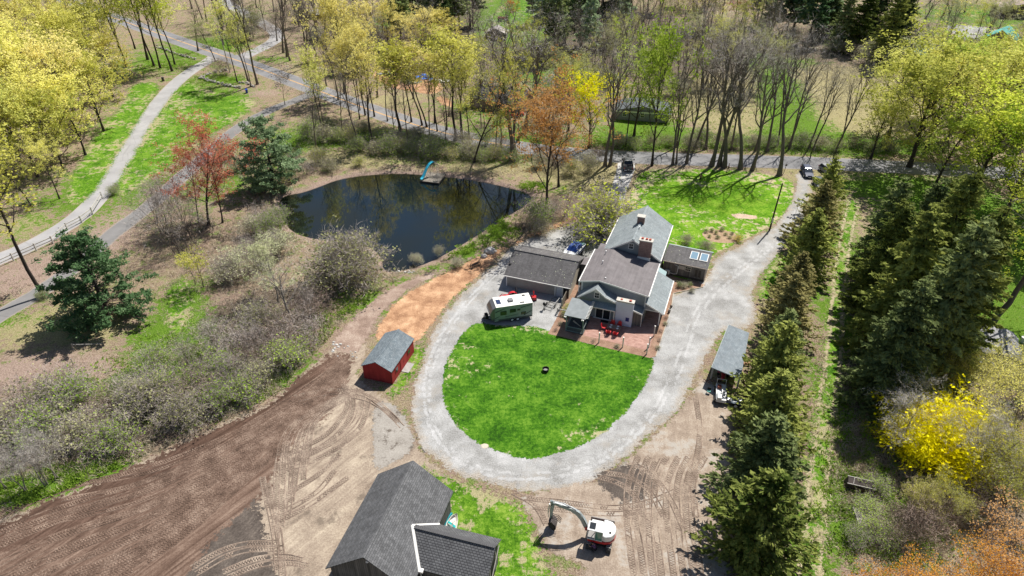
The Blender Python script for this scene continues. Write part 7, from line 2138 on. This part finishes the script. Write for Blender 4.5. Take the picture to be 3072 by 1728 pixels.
rb = thing('rowing_boat', 'white and turquoise rowing boat propped on edge against the barn', 'boat', BL(8.75, 9.35, .55), BY)
hl = []
for yy, hw, d in ((-1.5, .42, .42), (-1.0, .56, .44), (0, .64, .45), (.9, .46, .46), (1.45, .14, .5), (1.6, .02, .52)):
    hl.append((yy, hw, d))
ringo = [[(-hw, yy, 0), (-hw * .85, yy, -d * .6), (-hw * .5, yy, -d), (hw * .5, yy, -d), (hw * .85, yy, -d * .6), (hw, yy, 0), (hw * .9, yy, 0), (hw * .76, yy, -d * .55), (hw * .45, yy, -d * .85), (-hw * .45, yy, -d * .85), (-hw * .76, yy, -d * .55), (-hw * .9, yy, 0)] for yy, hw, d in hl]
RB = Matrix.Rotation(R(38), 3, 'Y')
b = MB().loft(ringo)
b.xf(0, lambda v: RB @ v).build('hull', paint('boat_cream', (0.74, 0.70, 0.64)), rb)
b = MB().box(-.55, .55, -.75, -.5, -.16, -.12).box(-.58, .58, .1, .35, -.16, -.12)
b.xf(0, lambda v: RB @ v).build('thwart', paint('boat_turquoise', (0.02, 0.42, 0.42)), rb)
b = MB().tube([(-.3, -1.45, .05), (.1, .7, .05)], .03, 6).tube([(.3, -1.3, .05), (-.1, .6, .05)], .03, 6)
b.xf(0, lambda v: RB @ v).build('oars', wood_l, rb)
r2 = thing('canoe', 'turquoise edged canoe hull standing between rowing boat and barn', 'boat', BL(8.3, 9.2, .5), BY)
R2 = Matrix.Rotation(R(75), 3, 'Y')
b = MB().loft([[(x * .6, yy * 1.05, z * .5) for x, yy, z in r_] for r_ in ringo])
b.xf(0, lambda v: R2 @ v).build('hull', paint('canoe_turquoise', (0.03, 0.36, 0.42)), r2)
b = MB().tube([(.1, -.9, .1), (.35, -1.0, .5), (.6, -1.05, .1)], .04, 6)
b.build('yoke', black, r2)

# ---------------------------------------------------------------- flatbed with old off-road vehicle by the open shed
ux, uy = P(2200, 1150)
ft = thing('flatbed_trailer', 'small flatbed trailer loaded with tools next to the white off-roader', 'trailer', (27.9, 60.8), R(-17))
MB().box(-1.1, 1.1, -.65, .65, .5, .58).box(-2.2, -1.1, -.05, .05, .45, .53).build('bed', M('blue_grey_bed', (0.16, 0.2, 0.25)), ft)
for s_ in (-1, 1): wheel(ft, .05, s_ * .8, .36, .2, rim_w)
b = MB()
for i, (a, c, w_, h_) in enumerate(((-.8, -.3, .5, .3), (-.2, .2, .6, .25), (.5, -.2, .5, .35), (.7, .35, .3, .2))): b.box(a - w_ / 2, a + w_ / 2, c - .2, c + .2, .58, .58 + h_)
b.tube([(-1.0, .5, .6), (1.0, .55, .75)], .03, 6); b.tube([(-1.0, -.5, .7), (1.0, -.4, .7)], .03, 6)
ld = b.build('tool_load', steel, ft)
jp = thing('off_road_vehicle', 'open white off-road vehicle with roll frame in front of the open shed', 'vehicle', (26.35, 62.0), R(-104))
MB().box(-1.5, 1.5, -.62, .62, .5, .85).build('body', xw, jp, bevel=.04)
MB().box(.35, 1.5, -.5, .05, .85, 1.15).build('hood', xw, jp, bevel=.05)
MB().box(-1.3, .1, .05, .6, .87, 1.05).build('load_rack', M('aged_white', (0.6, 0.6, 0.58)), jp)
b = MB()
for yy in (-.55, .55): b.tube([(-1.4, yy, .85), (-1.4, yy, 1.75)], .035, 6)
b.tube([(-1.4, -.6, 1.75), (-1.4, .6, 1.75)], .035, 6)
for k in range(4): b.box(-.2 + k * .22, -.14 + k * .22, .1, .55, 1.1, 1.14)
b.box(-.25, .6, .08, .13, 1.1, 1.15); b.box(-.25, .6, .52, .57, 1.1, 1.15)
b.build('roll_frame', galv, jp)
for sx in (-.95, 1.0):
    for s_ in (-1, 1): wheel(jp, sx, s_ * .68, .38, .24)
MB().box(-1.0, -.5, -.45, .0, .86, 1.2).build('seat', M('brown_seat', (0.20, 0.06, 0.04)), jp)
MB().box(1.5, 1.56, -.6, .6, .5, .62).build('bumper', galv, jp)
x, y = P(2125, 1180)
lc = thing('camp_chair', 'teal seated folding chair among clutter left of white off-roader', 'chair', (x, y), R(-20))
MB().box(-.22, .22, -.2, .2, .42, .46).build('seat', paint('teal_fabric', (0.10, 0.34, 0.30), .8, 0), lc)
MB().box(-.22, .22, .18, .22, .46, .85).build('backrest', black, lc)
for a in (-.2, .2):
    for c in (-.18, .2): MB().box(a - .015, a + .015, c - .015, c + .015, 0, .45).build('leg', black, lc)
x, y = P(2125, 1145)
hb = thing('harrow', 'rusty farm implement leaning beside the open shed post', 'implement', (x, y), R(30))
b = MB().tube([(-.5, 0, .3), (.9, 0, .35)], .05, 6).tube([(-.4, -.5, .3), (-.4, .5, .3)], .05, 6).tube([(.2, -.5, .3), (.2, .5, .3)], .05, 6)
b.build('frame', M('rust_brown', (0.16, 0.07, 0.05)), hb)
b = MB()
for i in range(5): b.tube([(-.4, -.45 + i * .22, .3), (-.5, -.45 + i * .22, .0)], .03, 5); b.tube([(.2, -.45 + i * .22, .3), (.1, -.45 + i * .22, .0)], .03, 5)
b.build('tines', steel, hb)
rt = tractor('tractor', 'red garden tractor parked inside the open shed', 27.6, 65.6, R(-110), (0.45, 0.02, 0.03), False, .8)
x, y = P(2237, 1092)
tp = MB()
for k in range(14):
    a = rng.uniform(-.5, .5); c = rng.uniform(-.5, .5)
    tp.box(a - .25, a + .25, c - .09, c + .09, .05 + k * .05, .10 + k * .05)
o = tp.build('brick_pile', M('orange_rubble', (0.50, 0.27, 0.18), .9, .35, 4))
o.location = (x, y, 0)
tag(o, 'heap of orange bricks between open shed and cedar hedge', 'brick pile')

# ---------------------------------------------------------------- yard of the cabin
x, y = G(2436, 890)
tk = thing('oil_tank', 'old cream oil tank lying beside the cabin', 'tank', (x, y, .75), R(-12))
MB().lathe([(.02, -1.1), (.35, -1.05), (.5, -.9), (.5, .9), (.35, 1.05), (.02, 1.1)], n=18, axis='x').build('shell', paint('cream_tank', (0.62, 0.58, 0.44)), tk, smooth=True)
for sx in (-.7, .7): MB().box(sx - .05, sx + .05, -.4, .4, -.74, -.3).build('leg', steel, tk)
for (px, py, cc, lab, nm) in ((3040, 1030, (0.62, 0.60, 0.45), 'cream bucket on the grass right of the cabin', 'bucket'), (3066, 1026, (0.75, 0.75, 0.74), 'white drum at the right edge beyond the cream bucket', 'drum')):
    x, y = P(px, py)
    t_ = thing(nm, lab, nm, (x, y))
    MB().lathe([(.28, 0), (.34, .75), (.36, .76), (.32, .78), (.02, .79)], n=16).build('shell', paint(nm + '_plastic', cc), t_)
    MB().lathe([(.35, .80), (.35, .84), (.02, .85)], n=16).build('lid', white, t_)
x, y = P(3050, 1055)
o = MB().ball((0, 0, .2), (.55, .45, .25), 10, rough=.7, seed=4).build('tarpaulin', paint('blue_tarp', (0.03, 0.22, 0.70)))
o.location = (x, y, 0)
tag(o, 'crumpled blue tarpaulin on the clutter at the right edge', 'tarpaulin')
for i in range(4):
    x, y = G(2492 + i * 9.5, 715 + i * 3.4)
    t_ = thing('wooden_chair', ['brown wooden garden chair beyond the spruces, leftmost', 'brown wooden garden chair beyond the spruces, second from left', 'brown wooden garden chair beyond the spruces, third from left', 'brown wooden garden chair beyond the spruces, rightmost'][i], 'chair', (x, y), R(-14), 'wooden chairs beyond the spruces')
    cm_ = M('chair_brown', (0.20, 0.10, 0.05)) if i == 0 else cm_
    MB().box(-.25, .25, -.25, .25, .4, .44).build('seat', cm_, t_)
    MB().hexa([(-.25, .22, .44), (.25, .22, .44), (.25, .26, .44), (-.25, .26, .44)], [(-.22, .42, 1.05), (.22, .42, 1.05), (.22, .46, 1.05), (-.22, .46, 1.05)]).build('backrest', cm_, t_)
    for a in (-.22, .22):
        for c in (-.2, .22): MB().box(a - .025, a + .025, c - .025, c + .025, 0, .42).build('leg', cm_, t_)
# log pile, board stack, dark hutch in the thicket
x, y = P(2575, 1465)
ht_ = thing('wooden_hutch', 'collapsed dark hutch with pale rails by grass track', 'hutch', (x, y), R(-18))
MB().hexa([(-1.5, -.6, 0), (1.5, -.6, 0), (1.5, .6, 0), (-1.5, .6, 0)], [(-1.3, -.5, .9), (1.5, -.5, .9), (1.4, .5, 1.0), (-1.2, .5, 1.0)]).build('box', M('charred_planks', (0.045, 0.035, 0.032)), ht_)
MB().box(-1.4, 1.5, -.55, -.48, .9, .97).box(-1.3, 1.4, .45, .52, 1.0, 1.06).tube([(-.8, -.5, 1.0), (-.6, .5, 1.1)], .03, 5).build('rails', M('pale_rail', (0.42, 0.40, 0.38)), ht_)
MB().box(-.4, .8, -.63, -.605, .1, .7).build('door', M('dark_brown_door', (0.09, 0.06, 0.05)), ht_)
x, y = P(2592, 1555)
b = MB()
for k in range(26):
    a = -.9 + k % 9 * .17 + rng.uniform(-.03, .03)
    z = .1 + (k // 9) * .07
    l0 = rng.uniform(.9, 1.3)
    b.box(a, a + .15, -l0, rng.uniform(.8, 1.2), z, z + .05)
o = b.build('board_stack', M('bleached_boards', (0.52, 0.49, 0.45), .9, .3, 3))
o.location, o.rotation_euler = (x, y, 0), (0, 0, R(-8))
tag(o, 'stack of bleached grey boards near the brown bush', 'board stack')

# ---------------------------------------------------------------- poles, wires, bins, fences, walls
def pole(px, py, h_, lab, lean=0.0, cross=False, mat=None):
    x, y = P(px, py)
    t_ = thing('utility_pole', lab, 'utility pole', (x, y), 0, 'utility poles along the roads')
    MB().tube([(0, 0, 0), (lean, 0, h_)], [.16, .11], 10).build('shaft', mat or bark_d, t_)
    b = MB()
    if cross: b.box(lean - 1.1, lean + 1.1, -.06, .06, h_ - .7, h_ - .55)
    b.box(lean * .3 - .12, lean * .3 + .12, -.25, -.1, h_ * .18, h_ * .28)
    b.build('fittings', galv, t_)
    return (x + lean, y, h_ - .4)


pA = pole(690, 217, 12, 'utility pole by the stone wall at the upper left', -.3, True, wood_l)
pB = pole(1080, 331, 12.5, 'utility pole among golden trees above the pond', 0)
pC = pole(1877, 439, 11, 'brown utility pole behind the pickup by the road', .2)
pD = pole(2308, 692, 9.3, 'dark utility pole on upper lawn beside the gravel drive', .25)
wires = MB()


def wire(a, c, sag):
    pts = []
    for i in range(13):
        f = i / 12
        pts.append((a[0] + (c[0] - a[0]) * f, a[1] + (c[1] - a[1]) * f, a[2] + (c[2] - a[2]) * f - sag * 4 * f * (1 - f)))
    wires.tube(pts, .022, 4)


wire(pA, pB, .9); wire(pB, pC, 1.2); wire(pC, (140, 152, 10), 1.3); wire(pC, (140, 153, 9.2), 1.3)
tag(wires.build('overhead_wires', black), 'thin overhead wires strung along the road', 'wires')
x, y = P(2351, 520)
sg = thing('sign_post', 'dark slanted post with small board at the lawn corner', 'post', (x, y))
MB().tube([(0, 0, 0), (.15, 0, 2.2)], .06, 6).build('shaft', wood_d, sg)
MB().box(-.1, .35, -.03, .03, 1.7, 2.0).build('board', wood_d, sg)


def bin_(px, py, colr, lab, rz):
    x, y = P(px, py)
    t_ = thing('wheelie_bin', lab, 'bin', (x, y), rz)
    m_ = paint('bin_plastic', colr, .5, .1)
    MB().hexa([(-.24, -.28, .06), (.24, -.28, .06), (.24, .28, .06), (-.24, .28, .06)], [(-.3, -.36, 1.0), (.3, -.36, 1.0), (.3, .36, 1.0), (-.3, .36, 1.0)]).build('body', m_, t_)
    MB().box(-.33, .33, -.4, .4, 1.0, 1.07).build('lid', m_, t_, bevel=.03)
    for s_ in (-.27, .27): MB().lathe([(.12, -.03), (.12, .03)], (s_, .3, .12), 12, axis='x').build('wheel', black, t_)


bin_(741, 279, (0.01, 0.05, 0.50), 'blue wheeled bin beside the dark path turning', .5)
bin_(490, 243, (0.02, 0.02, 0.022), 'black wheeled bin left of the pale driveway', .2)
# white rail fence along the driveway
fpts = [(308, 596), (279, 643), (246, 668), (203, 690), (160, 730), (110, 752), (42, 782), (-10, 806)]
fw = [P(a, c) for a, c in fpts]
rf = thing('rail_fence', 'weathered white post and rail fence along the pale driveway', 'fence', fw[0])
wm = M('grey_white_rail', (0.52, 0.50, 0.46), .85, .3, 2)
for (x, y) in fw:
    MB().box(x - fw[0][0] - .09, x - fw[0][0] + .09, y - fw[0][1] - .09, y - fw[0][1] + .09, 0, 1.5).build('post', wm, rf)
b = MB()
for (x, y), (u, v) in zip(fw[:-1], fw[1:]):
    for z in (.55, 1.1): b.hexa(*strip((x - fw[0][0], y - fw[0][1], z), (u - fw[0][0], v - fw[0][1], z), .07, .16))
b.build('rails', wm, rf)
# broken fence in the left meadow
bw = [P(a, c) for a, c in ((310, 1035), (222, 1050), (220, 1095), (145, 1145), (130, 1160))]
bf = thing('broken_fence', 'broken grey rail fence in the leaf litter of the left meadow', 'fence', bw[1])
b = MB()
ox, oy = bw[1]
b.tube([(bw[0][0] - ox, bw[0][1] - oy, .2), (0, 0, .95)], .05, 6)
b.tube([(bw[2][0] - ox, bw[2][1] - oy, .6), (bw[3][0] - ox, bw[3][1] - oy, .4)], .05, 6)
b.tube([(bw[3][0] - ox, bw[3][1] - oy, .5), (bw[4][0] - ox - .5, bw[4][1] - oy - 1.5, .0)], .05, 6)
b.build('rails', wood_l, bf)
for q in (1, 2, 3): MB().tube([(bw[q][0] - ox, bw[q][1] - oy, 0), (bw[q][0] - ox + .05, bw[q][1] - oy, 1.15)], .07, 6).build('post', wood_l, bf)


def stone_wall(name, pts, lab, h_=.7, n_per=2.6, seed=1, grp='dry stone walls by the junction'):
    rr = random.Random(seed)
    ln = [P(a, c) for a, c in pts]
    t_ = tag(bpy.data.objects.new(name, None), lab, 'stone wall', grp)
    b = MB()
    ox, oy = ln[0]
    for (x, y), (u, v) in zip(ln[:-1], ln[1:]):
        L_ = math.hypot(u - x, v - y)
        for k in range(int(L_ * n_per)):
            f = rr.random()
            z = rr.uniform(0, h_ * .7)
            r_ = rr.uniform(.18, .42)
            i0 = len(b.v)
            b.ball((x + (u - x) * f - ox + rr.gauss(0, .2), y + (v - y) * f - oy + rr.gauss(0, .2), z + .1), (r_, r_ * rr.uniform(.6, 1), r_ * rr.uniform(.4, .7)), 7, rough=.7, seed=rr.random() * 50)
    bpy.data.objects.remove(t_)
    o = b.build(name, M('field_stone', (0.40, 0.38, 0.35), .9, .45, 1.5))
    o.location = (ox, oy, 0)
    tag(o, lab, 'stone wall', grp)


stone_wall('stone_wall', [(600, 238), (630, 222), (680, 212)], 'dry stone wall nearest road between driveway and utility pole', .7, 4.5, 1)
stone_wall('stone_wall', [(600, 236), (640, 248), (680, 258), (725, 266)], 'dry stone wall beside the lawn behind the blue bin', .7, 4.5, 2)
stone_wall('stone_wall', [(470, 140), (520, 160), (560, 172), (590, 180)], 'dry stone wall under the grove left of junction', .6, 3, 3)
stone_wall('stone_wall', [(720, 248), (745, 252), (760, 262)], 'short row of stones at the foot of the thin trees', .5, 4, 4)
stone_wall('stone_wall', [(900, 190), (940, 205), (985, 215)], 'tumbled stones beyond the road', .4, 2, 5)
b = MB()
for k in range(46):
    a = rng.uniform(0, 1)
    x, y = G(985 + 60 * a + rng.uniform(-8, 8), 686 - 2 * a + rng.uniform(-3, 3)) if k < 10 else G(rng.choice([rng.uniform(660, 700), rng.uniform(830, 900)]), rng.uniform(860, 900))
    r_ = rng.uniform(.1, .28)
    b.ball((x, y, .03), (r_, r_ * .8, r_ * .5), 6, rough=.6, seed=k)
tag(b.build('scattered_stones', rock), kind='stuff')
# tarps on the wood chip lot
for i, (px, py, cc, lab, r_) in enumerate(((1278, 232, (0.03, 0.16, 0.62), 'blue tarpaulin on the far wood chip lot', (3.2, 2.2, .5)), (1225, 222, (0.75, 0.75, 0.74), 'white tarpaulin left of the blue one on wood chips', (2.2, 1.6, .5)), (1318, 245, (0.72, 0.72, 0.70), 'white tarpaulin right of the blue one on wood chips', (3.0, 1.4, .5)), (1160, 222, (0.30, 0.32, 0.36), 'grey tarpaulin at the left of the wood chip lot', (3, 1.5, .4)), (1236, 248, (0.28, 0.32, 0.36), 'grey tarpaulin below the white one on wood chips', (2.5, 1.3, .4)))):
    x, y = P(px, py)
    o = MB().ball((0, 0, 0), r_, 12, rough=.8, seed=i * 3).build('tarpaulin', paint('tarp_%d' % i, cc, .6, 0))
    o.location = (x, y, .1)
    tag(o, lab, 'tarpaulin', 'tarpaulins on the wood chip lot')
car('parked_car', 'red car half hidden by the big bare tree across the road', 'car', P(1545, 348)[0], P(1545, 348)[1], R(20), (0.60, 0.04, 0.03))

# ---------------------------------------------------------------- people
skin_m = M('skin', (0.50, 0.30, 0.22), .6, .05)
hair_m = M('dark_hair', (0.03, 0.02, 0.015), .8, .2)


def limb_mesh(name, verts, edges, rad, mat, parent):
    me = bpy.data.meshes.new(name)
    me.from_pydata(verts, edges, [])
    o = link(name, me, parent)
    sk = o.modifiers.new('skin', 'SKIN')
    sk.use_smooth_shade = True
    for i, r_ in enumerate(rad):
        v = me.skin_vertices[0].data[i]
        v.radius = (r_, r_) if not hasattr(r_, '__len__') else r_
        v.use_root = (i == 0)
    sb_ = o.modifiers.new('sub', 'SUBSURF')
    sb_.levels = sb_.render_levels = 1
    me.materials.append(mat)
    return o


def person(label, x, y, rz, J, shirt, trousers, z=0.0):
    """J: joint positions: pelvis chest neck head, and per side shoulder elbow wrist hip knee ankle toe"""
    t_ = thing('person', label, 'person', (x, y, z), rz)
    V, E, Rr = [], [], []

    def add(p, r_, par=None):
        V.append(p); Rr.append(r_)
        if par is not None: E.append((par, len(V) - 1))
        return len(V) - 1
    pe = add(J['pelvis'], (.15, .11)); sp = add([(a + c) / 2 for a, c in zip(J['pelvis'], J['chest'])], (.13, .10), pe); chs = add(J['chest'], (.16, .11), sp)
    nk = add(J['neck'], .055, chs); hd = add(J['head'], (.08, .095), nk); add([J['head'][0], J['head'][1], J['head'][2] + .09], (.075, .085), hd)
    add([J['head'][0], J['head'][1] + .10, J['head'][2] + .0], .018, hd)
    for s_ in ('l', 'r'):
        sh = add(J['sh_' + s_], .06, chs); el = add(J['el_' + s_], .042, sh); wr = add(J['wr_' + s_], .028, el)
        d = (Vector(J['wr_' + s_]) - Vector(J['el_' + s_])).normalized()
        u = d.orthogonal().normalized()
        pm = add(tuple(Vector(J['wr_' + s_]) + d * .07), (.036, .018), wr)
        for k, (o_, l_) in enumerate(((-.03, .075), (-.01, .09), (.01, .085), (.03, .065))):
            k1 = add(tuple(Vector(V[pm]) + u * o_ + d * l_ * .5), .009, pm)
            add(tuple(Vector(V[k1]) + d * l_ * .4 + d.cross(u) * .02), .008, k1)
        add(tuple(Vector(V[wr]) + u * -.05 + d * .05), .010, wr)
        hp = add(J['hp_' + s_], .085, pe); kn = add(J['kn_' + s_], .058, hp); an = add(J['an_' + s_], .04, kn); add(J['to_' + s_], (.035, .03), an)
    body = limb_mesh('body', V, E, Rr, skin_m, t_)
    V, E, Rr = [], [], []
    pe = add(tuple(Vector(J['pelvis']) + Vector((0, 0, .02))), (.17, .13)); chs = add(J['chest'], (.185, .13), pe)
    for s_ in ('l', 'r'):
        sh = add(J['sh_' + s_], .075, chs)
        add(tuple(Vector(J['sh_' + s_]).lerp(Vector(J['el_' + s_]), .8)), .06, sh)
    limb_mesh('shirt', V, E, Rr, shirt, t_)
    V, E, Rr = [], [], []
    pe = add(J['pelvis'], (.175, .14))
    for s_ in ('l', 'r'):
        hp = add(J['hp_' + s_], .1, pe); kn = add(J['kn_' + s_], .072, hp); add(tuple(Vector(J['an_' + s_]) + Vector((0, 0, .03))), .055, kn)
    limb_mesh('trousers', V, E, Rr, trousers, t_)
    for s_ in ('l', 'r'):
        a, c = Vector(J['an_' + s_]), Vector(J['to_' + s_])
        MB().tube([tuple(a - (c - a) * .25 - Vector((0, 0, .03))), tuple(c - Vector((0, 0, .01)))], [.05, .045], 8).build('shoe', black, t_)
    h = J['head']
    MB().ball((h[0], h[1] - .02, h[2] + .09), (.098, .105, .09), 10, rough=.2).build('hair', hair_m, t_, smooth=True)
    b = MB()
    for s_ in (-1, 1): b.ball((h[0] + s_ * .035, h[1] + .085, h[2] + .03), (.014, .01, .01), 6)
    b.build('eyes', black, t_)
    b = MB()
    b.ball((h[0], h[1] + .085, h[2] - .045), (.03, .012, .008), 6)
    b.build('mouth', flue_r, t_)
    MB().ball((h[0] - .088, h[1], h[2] + .01), (.012, .025, .035), 6).ball((h[0] + .088, h[1], h[2] + .01), (.012, .025, .035), 6).build('ears', skin_m, t_)


stand = dict(pelvis=(0, 0, .95), chest=(0, .02, 1.32), neck=(0, .02, 1.5), head=(0, .05, 1.62), sh_l=(-.19, .02, 1.43), sh_r=(.19, .02, 1.43), el_l=(-.26, .02, 1.16), el_r=(.27, .05, 1.16), wr_l=(-.10, .24, 1.12), wr_r=(.1, .26, 1.14),
             hp_l=(-.1, 0, .9), hp_r=(.1, 0, .9), kn_l=(-.12, .03, .5), kn_r=(.12, .02, .5), an_l=(-.13, 0, .09), an_r=(.13, -.03, .09), to_l=(-.15, .16, .04), to_r=(.16, .13, .04))
walk = dict(stand, el_l=(-.25, -.12, 1.17), wr_l=(-.23, -.05, .92), el_r=(.25, .12, 1.17), wr_r=(.2, .3, 1.0), kn_l=(-.1, .2, .52), an_l=(-.1, .22, .09), to_l=(-.1, .38, .04), kn_r=(.1, -.02, .5), an_r=(.1, -.25, .12), to_r=(.1, -.13, .04))
crouch = dict(pelvis=(0, -.1, .42), chest=(0, .12, .78), neck=(0, .22, .93), head=(0, .32, 1.0), sh_l=(-.18, .16, .88), sh_r=(.18, .16, .88), el_l=(-.26, .4, .68), el_r=(.27, .42, .7), wr_l=(-.12, .6, .62), wr_r=(.12, .62, .66),
              hp_l=(-.12, -.08, .42), hp_r=(.12, -.08, .42), kn_l=(-.2, .34, .5), kn_r=(.2, .32, .52), an_l=(-.18, .05, .09), an_r=(.18, .03, .09), to_l=(-.2, .22, .04), to_r=(.2, .2, .04))
x, y = P(2100, 545)
person('person in dark trousers holding something in both hands on upper lawn', x, y, R(150), stand, M('tan_shirt', (0.30, 0.17, 0.12)), M('black_trousers', (0.012, 0.012, 0.015)))
x, y = P(2184, 514)
person('person in a dark maroon top walking at the lawn edge under the trees', x, y, R(60), walk, M('maroon_shirt', (0.14, 0.035, 0.04)), M('dark_trousers', (0.015, 0.013, 0.015)))
x, y = P(1783, 1652)
person('person in a purple top crouching at the excavator tracks', x, y, R(60), crouch, M('purple_shirt', (0.12, 0.06, 0.14)), M('navy_trousers', (0.015, 0.015, 0.025)))
